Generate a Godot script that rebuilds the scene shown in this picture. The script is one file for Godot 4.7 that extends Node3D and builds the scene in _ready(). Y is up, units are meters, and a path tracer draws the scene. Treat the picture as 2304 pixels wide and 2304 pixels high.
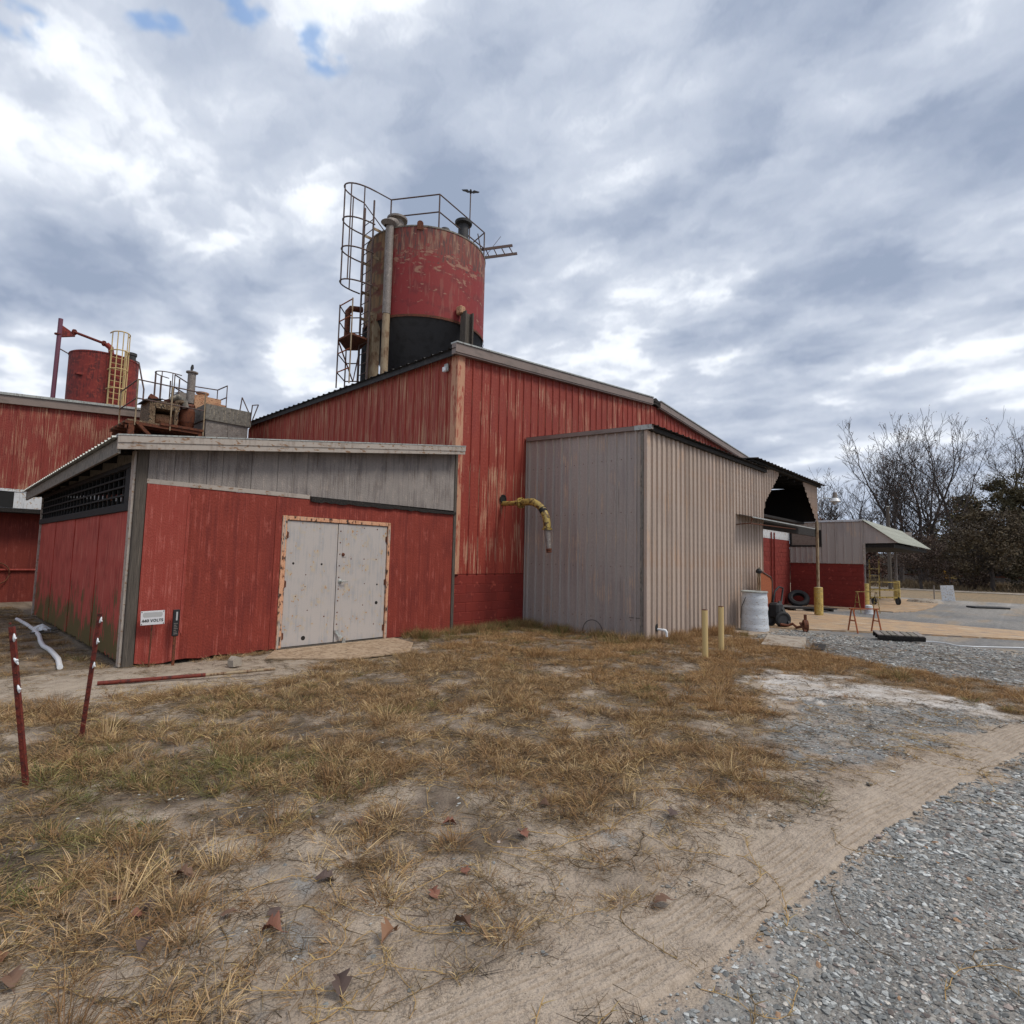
extends Node3D

# ------------------------------------------------------------------ mesh builder
class MB:
	var v := PackedVector3Array()
	var n := PackedVector3Array()
	var c := PackedColorArray()
	var uv := PackedVector2Array()
	var xf := Transform3D()
	var col := Color(1, 1, 1)

	func put(p: Vector3, nn: Vector3, t := Vector2.ZERO):
		v.append(p); n.append(nn); c.append(col); uv.append(t)

	func tri(a: Vector3, b: Vector3, d: Vector3):
		a = xf * a
		b = xf * b
		d = xf * d
		var nn := (b - a).cross(d - a).normalized()
		put(a, nn); put(d, nn); put(b, nn)

	func quad(a: Vector3, b: Vector3, d: Vector3, e: Vector3):
		tri(a, b, d)
		tri(a, d, e)

	# quad with uv, flat normal
	func quadu(a: Vector3, b: Vector3, d: Vector3, e: Vector3, ua: Vector2, ub: Vector2, ud: Vector2, ue: Vector2):
		a = xf * a
		b = xf * b
		d = xf * d
		e = xf * e
		var nn := (b - a).cross(d - a).normalized()
		put(a, nn, ua); put(d, nn, ud); put(b, nn, ub)
		put(a, nn, ua); put(e, nn, ue); put(d, nn, ud)

	func smooth(a: Vector3, b: Vector3, d: Vector3, e: Vector3, na: Vector3, nb: Vector3, nd: Vector3, ne: Vector3, ua := Vector2.ZERO, ub := Vector2.ZERO, ud := Vector2.ZERO, ue := Vector2.ZERO):
		var bs := xf.basis
		a = xf * a
		b = xf * b
		d = xf * d
		e = xf * e
		na = (bs * na).normalized()
		nb = (bs * nb).normalized()
		nd = (bs * nd).normalized()
		ne = (bs * ne).normalized()
		put(a, na, ua); put(d, nd, ud); put(b, nb, ub)
		put(a, na, ua); put(e, ne, ue); put(d, nd, ud)

	func box(lo: Vector3, hi: Vector3):
		var p := []
		for i in 8:
			p.append(Vector3(hi.x if i & 1 else lo.x, hi.y if i & 2 else lo.y, hi.z if i & 4 else lo.z))
		quad(p[4], p[5], p[7], p[6])
		quad(p[1], p[0], p[2], p[3])
		quad(p[5], p[1], p[3], p[7])
		quad(p[0], p[4], p[6], p[2])
		quad(p[6], p[7], p[3], p[2])
		quad(p[0], p[1], p[5], p[4])

	# box with chamfered edges
	func cbox(lo: Vector3, hi: Vector3, ch := 0.004):
		var m := (lo + hi) * 0.5
		var h := (hi - lo) * 0.5
		var k := h - Vector3(ch, ch, ch)
		for ax in 3:
			var a1 := (ax + 1) % 3
			var a2 := (ax + 2) % 3
			for s in [-1.0, 1.0]:
				var q := []
				for st in [[-1, -1], [1, -1], [1, 1], [-1, 1]]:
					var p := Vector3.ZERO
					p[ax] = h[ax] * s
					p[a1] = k[a1] * st[0]
					p[a2] = k[a2] * st[1]
					q.append(m + p)
				if s > 0: quad(q[0], q[1], q[2], q[3])
				else: quad(q[3], q[2], q[1], q[0])
				for s2 in [-1.0, 1.0]:
					# edge between face ax/s and face a1/s2
					var e := []
					for t in [-1.0, 1.0]:
						var p1 := Vector3.ZERO
						p1[ax] = h[ax] * s
						p1[a1] = k[a1] * s2
						p1[a2] = k[a2] * t
						var p2 := Vector3.ZERO
						p2[ax] = k[ax] * s
						p2[a1] = h[a1] * s2
						p2[a2] = k[a2] * t
						e.append(m + p1)
						e.append(m + p2)
					if s * s2 > 0: quad(e[0], e[1], e[3], e[2])
					else: quad(e[1], e[0], e[2], e[3])
		for i in 8:
			var sx := 1.0 if i & 1 else -1.0
			var sy := 1.0 if i & 2 else -1.0
			var sz := 1.0 if i & 4 else -1.0
			var a := m + Vector3(h.x * sx, k.y * sy, k.z * sz)
			var b := m + Vector3(k.x * sx, h.y * sy, k.z * sz)
			var d := m + Vector3(k.x * sx, k.y * sy, h.z * sz)
			if sx * sy * sz > 0: tri(a, b, d)
			else: tri(a, d, b)

	# bar of rectangular section from a to b
	func bar(a: Vector3, b: Vector3, w: float, h: float, up := Vector3.UP):
		var d := b - a
		var z := d.normalized()
		if absf(z.dot(up)) > 0.98: up = Vector3(0.3, 0, 1)
		var x := up.cross(z).normalized()
		var y := z.cross(x)
		var keep := xf
		xf = xf * Transform3D(Basis(x, y, z), a)
		box(Vector3(-w / 2, -h / 2, 0), Vector3(w / 2, h / 2, d.length()))
		xf = keep

	func tube(pts: Array, r, seg := 8, cap := true):
		var m := pts.size()
		var t0: Vector3 = (pts[1] - pts[0]).normalized()
		var nx := t0.cross(Vector3.UP if absf(t0.y) < 0.9 else Vector3.RIGHT).normalized()
		var rings := []
		var norms := []
		var run := 0.0
		var runs := []
		for i in m:
			var t: Vector3
			if i == 0: t = pts[1] - pts[0]
			elif i == m - 1: t = pts[m - 1] - pts[m - 2]
			else: t = (pts[i] - pts[i - 1]).normalized() + (pts[i + 1] - pts[i]).normalized()
			t = t.normalized()
			nx = (nx - t * nx.dot(t)).normalized()
			var ny := t.cross(nx)
			var rr: float = r[i] if r is Array else r
			var ring := []
			var nn := []
			for k in seg:
				var a := TAU * k / seg
				var d := nx * cos(a) + ny * sin(a)
				ring.append(pts[i] + d * rr)
				nn.append(d)
			rings.append(ring)
			norms.append(nn)
			if i > 0: run += (pts[i] - pts[i - 1]).length()
			runs.append(run)
		for i in m - 1:
			for k in seg:
				var k2 := (k + 1) % seg
				smooth(rings[i][k], rings[i][k2], rings[i + 1][k2], rings[i + 1][k], norms[i][k], norms[i][k2], norms[i + 1][k2], norms[i + 1][k],
					Vector2(float(k) / seg, runs[i]), Vector2(float(k + 1) / seg, runs[i]), Vector2(float(k + 1) / seg, runs[i + 1]), Vector2(float(k) / seg, runs[i + 1]))
		if cap:
			for k in range(1, seg - 1):
				tri(rings[0][0], rings[0][k + 1], rings[0][k])
				tri(rings[m - 1][0], rings[m - 1][k], rings[m - 1][k + 1])

	# profile of (radius, height) turned round the y axis
	func lathe(prof: Array, seg := 24, a0 := 0.0, a1 := TAU):
		var run := 0.0
		for i in prof.size() - 1:
			var p: Vector2 = prof[i]
			var q: Vector2 = prof[i + 1]
			var d := q - p
			if d.length() < 1e-6: continue
			var rn := Vector2(d.y, -d.x).normalized()
			for k in seg:
				var a := a0 + (a1 - a0) * k / seg
				var b := a0 + (a1 - a0) * (k + 1) / seg
				var ca := Vector3(cos(a), 0, sin(a))
				var cb := Vector3(cos(b), 0, sin(b))
				var na := ca * rn.x + Vector3.UP * rn.y
				var nb := cb * rn.x + Vector3.UP * rn.y
				smooth(cb * p.x + Vector3.UP * p.y, ca * p.x + Vector3.UP * p.y, ca * q.x + Vector3.UP * q.y, cb * q.x + Vector3.UP * q.y, nb, na, na, nb,
					Vector2(float(k + 1) / seg, run), Vector2(float(k) / seg, run), Vector2(float(k) / seg, run + d.length()), Vector2(float(k + 1) / seg, run + d.length()))
			run += d.length()

	# polygon in the xy plane, extruded from z0 to z1
	func ext(poly: PackedVector2Array, z0: float, z1: float, mul := 0.0):
		if Geometry2D.is_polygon_clockwise(poly): pass
		var area := 0.0
		for i in poly.size():
			var a := poly[i]
			var b := poly[(i + 1) % poly.size()]
			area += a.x * b.y - b.x * a.y
		if area < 0: poly.reverse()
		var t := Geometry2D.triangulate_polygon(poly)
		for i in range(0, t.size(), 3):
			var p := poly[t[i]]
			var q := poly[t[i + 1]]
			var r := poly[t[i + 2]]
			if (q - p).cross(r - p) < 0:
				var w := q
				q = r
				r = w
			tri(Vector3(p.x, p.y, z1), Vector3(q.x, q.y, z1), Vector3(r.x, r.y, z1))
			tri(Vector3(p.x, p.y, z0), Vector3(r.x, r.y, z0), Vector3(q.x, q.y, z0))
		for i in poly.size():
			var a := poly[i]
			var b := poly[(i + 1) % poly.size()]
			quad(Vector3(a.x, a.y, z0), Vector3(b.x, b.y, z0), Vector3(b.x, b.y, z1), Vector3(a.x, a.y, z1))

	# ribbed metal sheet in the xy plane facing +z; bottom and top may slope
	func ribs(x0: float, x1: float, b0: float, b1: float, t0: float, t1: float, pitch := 0.305, d := 0.028, minor := true, lift := 0.0, wear := 0.0, seed_ := 1, rw := 0.02):
		var pts: Array[Vector2] = [Vector2(x0, 0)]
		var k := int(floor(x0 / pitch)) - 1
		while k * pitch < x1 + pitch:
			var X := k * pitch
			var add := [[-rw - 0.016, 0.0], [-rw, d], [rw, d], [rw + 0.016, 0.0]]
			if minor:
				for f in [pitch / 3.0, pitch * 2.0 / 3.0]:
					add.append_array([[f - 0.012, 0.0], [f - 0.006, d * 0.22], [f + 0.006, d * 0.22], [f + 0.012, 0.0]])
			for a in add:
				if X + a[0] > x0 + 0.001 and X + a[0] < x1 - 0.001: pts.append(Vector2(X + a[0], a[1]))
			k += 1
		pts.append(Vector2(x1, 0))
		for i in pts.size() - 1:
			var p := pts[i]
			var q := pts[i + 1]
			var fp := (p.x - x0) / (x1 - x0)
			var fq := (q.x - x0) / (x1 - x0)
			if wear > 0.0 and p.y + q.y > d * 0.9:
				# paint chipped off along the raised rib, in lengths
				var r := RandomNumberGenerator.new()
				r.seed = seed_ * 977 + i * 31
				var keep := col
				var f := 0.0
				while f < 1.0:
					var g := minf(1.0, f + r.randf_range(0.02, 0.16))
					if 1.0 - g < 0.02: g = 1.0
					col = keep
					if r.randf() < wear: col = Color(keep.r * r.randf_range(1.1, 1.45), keep.g * r.randf_range(2.0, 4.2), keep.b * r.randf_range(1.9, 3.8))
					var pb := lerpf(b0, b1, fp)
					var qb := lerpf(b0, b1, fq)
					var pt := lerpf(t0, t1, fp)
					var qt := lerpf(t0, t1, fq)
					quad(Vector3(p.x, lerpf(pb, pt, f), p.y + lift), Vector3(q.x, lerpf(qb, qt, f), q.y + lift), Vector3(q.x, lerpf(qb, qt, g), q.y + lift), Vector3(p.x, lerpf(pb, pt, g), p.y + lift))
					f = g
				col = keep
				continue
			quad(Vector3(p.x, lerpf(b0, b1, fp), p.y + lift), Vector3(q.x, lerpf(b0, b1, fq), q.y + lift), Vector3(q.x, lerpf(t0, t1, fq), q.y + lift), Vector3(p.x, lerpf(t0, t1, fp), p.y + lift))

	func mesh(shift: Vector3) -> ArrayMesh:
		var a := []
		a.resize(Mesh.ARRAY_MAX)
		var vv := v.duplicate()
		for i in vv.size(): vv[i] -= shift
		a[Mesh.ARRAY_VERTEX] = vv
		a[Mesh.ARRAY_NORMAL] = n
		a[Mesh.ARRAY_COLOR] = c
		a[Mesh.ARRAY_TEX_UV] = uv
		var am := ArrayMesh.new()
		am.add_surface_from_arrays(Mesh.PRIMITIVE_TRIANGLES, a)
		return am

	func mid() -> Vector3:
		var lo := v[0]
		var hi := v[0]
		for p in v:
			lo = lo.min(p)
			hi = hi.max(p)
		return Vector3((lo.x + hi.x) / 2, lo.y, (lo.z + hi.z) / 2)

# ------------------------------------------------------------------ scene helpers
var M := {}
var used := {}
var rng := RandomNumberGenerator.new()
const EYE := Vector3(0, 1.58, 0)

func rnd(a: float, b: float) -> float:
	return rng.randf_range(a, b)

func numbered(s: String) -> String:
	used[s] = used.get(s, 0) + 1
	return s if used[s] == 1 else "%s_%03d" % [s, used[s] - 1]

func tag(o: Node3D, label: String, category: String, group := "", kind := ""):
	if label: o.set_meta("label", label)
	if category: o.set_meta("category", category)
	if group: o.set_meta("group", group)
	if kind: o.set_meta("kind", kind)

func thing(called: String, label: String, category: String, at: Vector3, group := "") -> Node3D:
	var o := Node3D.new()
	o.name = numbered(called)
	add_child(o)
	o.position = at
	tag(o, label, category, group)
	return o

# mesh in world coordinates, becomes a part of parent (or a top-level object)
func put(parent: Node3D, called: String, b: MB, m: Material) -> MeshInstance3D:
	var mi := MeshInstance3D.new()
	var mid := b.mid()
	mi.mesh = b.mesh(mid)
	mi.material_override = m
	mi.name = called
	if parent == self:
		mi.name = numbered(called)
		add_child(mi)
		mi.position = mid
	else:
		parent.add_child(mi, true)
		var base := parent.position
		if parent.get_parent() != self: base += (parent.get_parent() as Node3D).position
		mi.position = mid - base
	return mi

func solid(called: String, b: MB, m: Material, label: String, category: String, group := "") -> MeshInstance3D:
	var o := put(self, called, b, m)
	tag(o, label, category, group)
	return o

func struct(called: String, b: MB, m: Material) -> MeshInstance3D:
	var o := put(self, called, b, m)
	o.set_meta("kind", "structure")
	return o

func mb(x := Transform3D()) -> MB:
	var b := MB.new()
	b.xf = x
	return b

# frame of a wall: x to the right as seen from outside, y up, z outward
func face_z(z: float) -> Transform3D:
	return Transform3D(Basis(Vector3(1, 0, 0), Vector3(0, 1, 0), Vector3(0, 0, 1)), Vector3(0, 0, z))

func face_mx(x: float) -> Transform3D:
	return Transform3D(Basis(Vector3(0, 0, 1), Vector3(0, 1, 0), Vector3(-1, 0, 0)), Vector3(x, 0, 0))

func at(p: Vector3, yaw := 0.0, tilt := Vector3.ZERO) -> Transform3D:
	return Transform3D(Basis.from_euler(Vector3(tilt.x, yaw, tilt.z)), p)

# ------------------------------------------------------------------ textures and materials
func nz(s: int, freq: float, w: int, h: int, oct := 4, sy := 1, kind := FastNoiseLite.TYPE_SIMPLEX_SMOOTH) -> PackedByteArray:
	var f := FastNoiseLite.new()
	f.seed = s
	f.noise_type = kind
	f.frequency = freq
	f.fractal_octaves = oct
	var im := f.get_seamless_image(w, maxi(8, h / sy))
	im.convert(Image.FORMAT_L8)
	if sy > 1: im.resize(w, h, Image.INTERPOLATE_CUBIC)
	return im.get_data()

# base colour, then layers [noise a, weight a, noise b, lo, hi, colour]; all sRGB
func paint(w: int, h: int, base: Color, grain: PackedByteArray, amount: float, layers: Array) -> ImageTexture:
	var d := PackedByteArray()
	d.resize(w * h * 3)
	var o := 0
	for i in w * h:
		var g := 1.0 + (grain[i] - 128) * amount / 128.0
		var r := base.r
		var gg := base.g
		var bb := base.b
		for l in layers:
			var t: float = (l[0][i] * l[1] + l[2][i] * (1.0 - l[1])) / 255.0
			if t > l[3]:
				var k: float = minf(1.0, (t - l[3]) / (l[4] - l[3]))
				var cc: Color = l[5]
				r += (cc.r - r) * k
				gg += (cc.g - gg) * k
				bb += (cc.b - bb) * k
		d[o] = clampi(int(r * g * 255.0), 0, 255)
		d[o + 1] = clampi(int(gg * g * 255.0), 0, 255)
		d[o + 2] = clampi(int(bb * g * 255.0), 0, 255)
		o += 3
	var im := Image.create_from_data(w, h, false, Image.FORMAT_RGB8, d)
	return ImageTexture.create_from_image(im)

func bump(s: int, freq: float, w: int, strength: float, oct := 4, sy := 1) -> ImageTexture:
	var f := FastNoiseLite.new()
	f.seed = s
	f.frequency = freq
	f.fractal_octaves = oct
	var im := f.get_seamless_image(w, maxi(8, w / sy))
	if sy > 1: im.resize(w, w, Image.INTERPOLATE_CUBIC)
	im.convert(Image.FORMAT_RGBA8)
	im.bump_map_to_normal_map(strength)
	return ImageTexture.create_from_image(im)

func mat(called: String, srgb: Color, rough := 0.85, tex: Texture2D = null, scale := Vector3.ONE, nrm: Texture2D = null, nk := 1.0, metal := 0.0) -> StandardMaterial3D:
	var m := StandardMaterial3D.new()
	m.resource_name = called
	m.albedo_color = srgb
	m.roughness = rough
	m.metallic = metal
	m.vertex_color_use_as_albedo = true
	if tex:
		m.albedo_texture = tex
		m.uv1_triplanar = true
		m.uv1_world_triplanar = true
		m.uv1_scale = scale
		m.uv1_triplanar_sharpness = 8.0
	if nrm:
		m.normal_enabled = true
		m.normal_texture = nrm
		m.normal_scale = nk
		if not tex:
			m.uv1_triplanar = true
			m.uv1_world_triplanar = true
			m.uv1_scale = scale
	M[called] = m
	return m

func materials():
	var W := Color(1, 1, 1)
	var grain5 := nz(1, 0.35, 512, 512, 2)
	var grain10 := nz(2, 0.35, 1024, 1024, 2)
	var streak10 := nz(3, 0.09, 1024, 1024, 4, 16)
	var fine10 := nz(4, 0.2, 1024, 1024, 3, 32)
	var patch10 := nz(5, 0.006, 1024, 1024, 5)
	var patch10b := nz(6, 0.012, 1024, 1024, 5)
	var streak5 := nz(7, 0.08, 512, 512, 4, 16)
	var fine5 := nz(8, 0.2, 512, 512, 3, 32)
	var patch5 := nz(9, 0.012, 512, 512, 5)
	var patch5b := nz(10, 0.03, 512, 512, 4)
	var spots5 := nz(11, 0.06, 512, 512, 3)
	var fineb := bump(21, 0.25, 512, 2.0)
	var lumps := bump(22, 0.05, 512, 6.0)
	# red painted ribbed metal with paint worn off in runs
	var red := Color(0.56, 0.215, 0.155)
	mat("red_metal", W, 0.72, paint(1024, 1024, red, grain10, 0.10, [
		[streak10, 0.6, patch10b, 0.42, 0.75, Color(0.52, 0.185, 0.145)],
		[fine10, 0.45, patch10, 0.58, 0.68, Color(0.63, 0.30, 0.235)],
		[fine10, 0.62, patch10, 0.645, 0.675, Color(0.70, 0.53, 0.43)]]), Vector3(0.16, 0.11, 0.16), fineb, 0.25)
	mat("red_metal_worn", W, 0.75, paint(1024, 1024, Color(0.61, 0.25, 0.195), grain10, 0.10, [
		[streak10, 0.6, patch10b, 0.42, 0.8, Color(0.48, 0.165, 0.13)],
		[fine10, 0.6, patch10b, 0.52, 0.64, Color(0.66, 0.36, 0.28)],
		[fine10, 0.72, patch10, 0.585, 0.63, Color(0.73, 0.55, 0.43)]]), Vector3(0.26, 0.09, 0.26), fineb, 0.25)
	mat("red_metal_dull", W, 0.75, paint(1024, 1024, Color(0.52, 0.195, 0.155), grain10, 0.10, [
		[streak10, 0.6, patch10b, 0.42, 0.8, Color(0.44, 0.15, 0.12)],
		[fine10, 0.6, patch10b, 0.54, 0.66, Color(0.58, 0.31, 0.24)],
		[fine10, 0.6, patch10, 0.555, 0.62, Color(0.64, 0.46, 0.37)]]), Vector3(0.22, 0.12, 0.22), fineb, 0.25)
	mat("red_board", W, 0.8, paint(512, 512, Color(0.505, 0.185, 0.130), grain5, 0.10, [
		[streak5, 0.5, patch5, 0.42, 0.72, Color(0.44, 0.145, 0.105)],
		[fine5, 0.6, patch5b, 0.56, 0.80, Color(0.61, 0.27, 0.22)],
		[patch5b, 0.6, fine5, 0.66, 0.74, Color(0.58, 0.28, 0.235)]]), Vector3(0.31, 0.17, 0.31), fineb, 0.3)
	mat("red_board_faded", W, 0.8, paint(512, 512, Color(0.56, 0.225, 0.18), grain5, 0.10, [
		[streak5, 0.5, patch5, 0.45, 0.75, Color(0.55, 0.20, 0.16)],
		[fine5, 0.6, patch5b, 0.55, 0.76, Color(0.67, 0.36, 0.32)]]), Vector3(0.5, 0.2, 0.5), fineb, 0.3)
	mat("red_block", W, 0.85, paint(512, 512, Color(0.49, 0.155, 0.115), grain5, 0.10, [
		[patch5, 0.6, patch5b, 0.45, 0.8, Color(0.45, 0.135, 0.11)],
		[patch5b, 0.5, patch5, 0.66, 0.78, Color(0.62, 0.27, 0.21)]]), Vector3(0.4, 0.4, 0.4), fineb, 0.5)
	mat("grey_metal", W, 0.6, paint(1024, 1024, Color(0.655, 0.61, 0.58), grain10, 0.06, [
		[streak10, 0.4, patch10, 0.48, 0.8, Color(0.585, 0.545, 0.53)],
		[fine10, 0.4, patch10b, 0.62, 0.74, Color(0.73, 0.64, 0.57)],
		[fine10, 0.75, streak10, 0.78, 0.88, Color(0.46, 0.42, 0.39)]]), Vector3(0.12, 0.07, 0.12), fineb, 0.15)
	mat("tan_metal", W, 0.6, paint(1024, 1024, Color(0.69, 0.62, 0.565), grain10, 0.06, [
		[streak10, 0.4, patch10, 0.48, 0.8, Color(0.62, 0.555, 0.51)],
		[fine10, 0.4, patch10b, 0.60, 0.72, Color(0.71, 0.605, 0.52)]]), Vector3(0.12, 0.07, 0.12), fineb, 0.15)
	mat("grey_board", W, 0.85, paint(512, 512, Color(0.56, 0.53, 0.51), grain5, 0.12, [
		[streak5, 0.5, patch5, 0.45, 0.75, Color(0.46, 0.43, 0.42)],
		[fine5, 0.5, patch5b, 0.58, 0.72, Color(0.62, 0.58, 0.55)],
		[fine5, 0.6, patch5, 0.62, 0.78, Color(0.42, 0.38, 0.35)]]), Vector3(0.4, 0.22, 0.4), fineb, 0.3)
	mat("trim_metal", W, 0.5, paint(512, 512, Color(0.66, 0.62, 0.58), grain5, 0.06, [
		[patch5, 0.5, streak5, 0.5, 0.8, Color(0.56, 0.51, 0.47)],
		[spots5, 0.3, patch5b, 0.66, 0.74, Color(0.52, 0.40, 0.30)]]), Vector3(0.35, 0.8, 0.35), fineb, 0.15, 0.1)
	mat("rake_metal", W, 0.5, paint(512, 512, Color(0.50, 0.44, 0.41), grain5, 0.06, [
		[patch5, 0.5, patch5b, 0.5, 0.8, Color(0.44, 0.39, 0.36)]]), Vector3(0.2, 0.6, 0.2))
	mat("door_paint", W, 0.55, paint(512, 512, Color(0.70, 0.67, 0.65), grain5, 0.05, [
		[streak5, 0.5, patch5, 0.45, 0.75, Color(0.63, 0.62, 0.62)],
		[patch5, 0.4, patch5b, 0.60, 0.8, Color(0.72, 0.66, 0.58)],
		[spots5, 0.62, patch5, 0.735, 0.78, Color(0.66, 0.50, 0.35)]]), Vector3(0.5, 0.4, 0.5), fineb, 0.12)
	mat("peeled_frame", W, 0.8, paint(512, 512, Color(0.80, 0.60, 0.47), grain5, 0.1, [
		[spots5, 0.5, fine5, 0.54, 0.60, Color(0.60, 0.38, 0.24)],
		[spots5, 0.7, patch5b, 0.62, 0.66, Color(0.28, 0.20, 0.16)],
		[patch5, 0.5, fine5, 0.58, 0.68, Color(0.66, 0.62, 0.58)]]), Vector3(0.4, 0.2, 0.4), fineb, 0.4)
	mat("peeled_corner", W, 0.8, paint(512, 512, Color(0.72, 0.53, 0.42), grain5, 0.1, [
		[fine5, 0.6, patch5, 0.46, 0.54, Color(0.76, 0.60, 0.49)],
		[patch5, 0.5, fine5, 0.54, 0.58, Color(0.60, 0.24, 0.18)]]), Vector3(0.9, 0.35, 0.9), fineb, 0.3)
	mat("red_tank", W, 0.75, paint(512, 512, Color(0.50, 0.17, 0.14), grain5, 0.1, [
		[patch5, 0.5, streak5, 0.48, 0.62, Color(0.36, 0.13, 0.12)],
		[spots5, 0.3, patch5b, 0.58, 0.7, Color(0.56, 0.22, 0.17)]]), Vector3(0.25, 0.25, 0.25))
	mat("bank", Color(0.24, 0.20, 0.17), 0.95)
	mat("mauve", Color(0.42, 0.24, 0.31), 0.6)
	mat("grey_wood", W, 0.9, paint(512, 512, Color(0.36, 0.33, 0.30), grain5, 0.18, [
		[fine5, 0.8, streak5, 0.45, 0.65, Color(0.22, 0.20, 0.18)],
		[fine5, 0.6, streak5, 0.60, 0.75, Color(0.50, 0.46, 0.41)]]), Vector3(1.6, 0.5, 1.6), bump(23, 0.2, 512, 5.0, 3, 32), 0.8)
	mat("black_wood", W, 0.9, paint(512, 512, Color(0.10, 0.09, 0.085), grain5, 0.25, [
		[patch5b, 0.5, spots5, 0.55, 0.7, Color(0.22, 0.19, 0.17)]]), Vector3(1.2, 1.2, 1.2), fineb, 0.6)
	mat("rust", W, 0.85, paint(512, 512, Color(0.36, 0.19, 0.12), grain5, 0.2, [
		[patch5b, 0.5, spots5, 0.5, 0.65, Color(0.46, 0.26, 0.14)],
		[spots5, 0.5, patch5, 0.58, 0.7, Color(0.22, 0.13, 0.10)]]), Vector3(1.3, 1.3, 1.3), fineb, 0.5)
	mat("rust_pole", W, 0.75, paint(512, 512, Color(0.40, 0.13, 0.10), grain5, 0.15, [
		[patch5b, 0.5, spots5, 0.48, 0.6, Color(0.47, 0.20, 0.10)],
		[spots5, 0.5, patch5, 0.55, 0.65, Color(0.20, 0.10, 0.085)]]), Vector3(2.5, 2.5, 2.5), fineb, 0.3)
	mat("rusty_beige", W, 0.8, paint(512, 512, Color(0.60, 0.53, 0.43), grain5, 0.1, [
		[patch5, 0.5, patch5b, 0.48, 0.7, Color(0.50, 0.40, 0.30)],
		[fine5, 0.5, patch5, 0.60, 0.70, Color(0.38, 0.27, 0.19)]]), Vector3(0.6, 0.3, 0.6), fineb, 0.3)
	mat("rusty_rail", W, 0.8, paint(512, 512, Color(0.33, 0.29, 0.29), grain5, 0.1, [
		[patch5b, 0.5, spots5, 0.48, 0.6, Color(0.40, 0.28, 0.24)],
		[spots5, 0.5, patch5, 0.57, 0.66, Color(0.42, 0.36, 0.30)]]), Vector3(0.8, 0.8, 0.8))
	mat("yellow_paint", W, 0.6, paint(512, 512, Color(0.74, 0.64, 0.33), grain5, 0.08, [
		[patch5, 0.5, streak5, 0.5, 0.75, Color(0.66, 0.56, 0.30)],
		[spots5, 0.5, patch5b, 0.62, 0.70, Color(0.80, 0.76, 0.62)],
		[spots5, 0.7, patch5, 0.66, 0.72, Color(0.34, 0.25, 0.16)]]), Vector3(0.9, 0.9, 0.9), fineb, 0.2)
	mat("cream_yellow", Color(0.78, 0.68, 0.47), 0.6)
	mat("old_yellow", W, 0.5, paint(512, 512, Color(0.66, 0.57, 0.30), grain5, 0.1, [
		[patch5, 0.5, patch5b, 0.45, 0.62, Color(0.52, 0.42, 0.22)],
		[patch5, 0.4, patch5b, 0.58, 0.66, Color(0.30, 0.22, 0.13)]]), Vector3(0.7, 0.7, 0.7), fineb, 0.3)
	mat("orange_rust", W, 0.8, paint(512, 512, Color(0.62, 0.33, 0.16), grain5, 0.1, [
		[patch5b, 0.5, spots5, 0.5, 0.6, Color(0.45, 0.22, 0.13)]]), Vector3(1.4, 1.4, 1.4))
	mat("concrete", W, 0.9, paint(512, 512, Color(0.62, 0.58, 0.53), grain5, 0.12, [
		[patch5, 0.5, patch5b, 0.45, 0.7, Color(0.52, 0.47, 0.42)],
		[spots5, 0.4, patch5, 0.62, 0.7, Color(0.42, 0.36, 0.30)]]), Vector3(0.4, 0.4, 0.4), fineb, 0.6)
	mat("apron", W, 0.9, paint(512, 512, Color(0.70, 0.595, 0.475), grain5, 0.12, [
		[streak5, 0.3, patch5, 0.42, 0.62, Color(0.64, 0.51, 0.38)],
		[spots5, 0.2, patch5b, 0.58, 0.72, Color(0.50, 0.46, 0.43)],
		[patch5, 0.6, streak5, 0.60, 0.72, Color(0.76, 0.70, 0.61)]]), Vector3(0.28, 0.28, 0.09), fineb, 0.6)
	mat("concrete_tan", W, 0.9, paint(512, 512, Color(0.66, 0.575, 0.48), grain5, 0.14, [
		[patch5, 0.5, patch5b, 0.45, 0.7, Color(0.57, 0.48, 0.38)],
		[spots5, 0.3, patch5b, 0.60, 0.7, Color(0.48, 0.40, 0.32)]]), Vector3(0.5, 0.5, 0.5), fineb, 0.7)
	mat("white_plastic", Color(0.86, 0.87, 0.88), 0.4)
	mat("white_drum", W, 0.5, paint(512, 512, Color(0.80, 0.82, 0.84), grain5, 0.06, [
		[patch5b, 0.4, spots5, 0.55, 0.7, Color(0.66, 0.69, 0.73)],
		[spots5, 0.5, patch5, 0.66, 0.72, Color(0.50, 0.44, 0.38)]]), Vector3(1.2, 3.0, 1.2), lumps, 0.7)
	mat("white_board", W, 0.7, paint(512, 512, Color(0.80, 0.81, 0.82), grain5, 0.06, [
		[streak5, 0.5, patch5, 0.5, 0.75, Color(0.70, 0.71, 0.72)],
		[spots5, 0.5, patch5b, 0.64, 0.72, Color(0.66, 0.58, 0.50)]]), Vector3(0.5, 0.5, 0.5))
	mat("black_paint", Color(0.075, 0.075, 0.08), 0.8, null, Vector3(1.5, 1.5, 1.5), fineb, 0.3)
	mat("dark_roof", W, 0.7, paint(512, 512, Color(0.16, 0.15, 0.15), grain5, 0.15, [
		[patch5, 0.5, spots5, 0.5, 0.7, Color(0.24, 0.22, 0.21)]]), Vector3(0.6, 0.6, 0.6))
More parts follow.
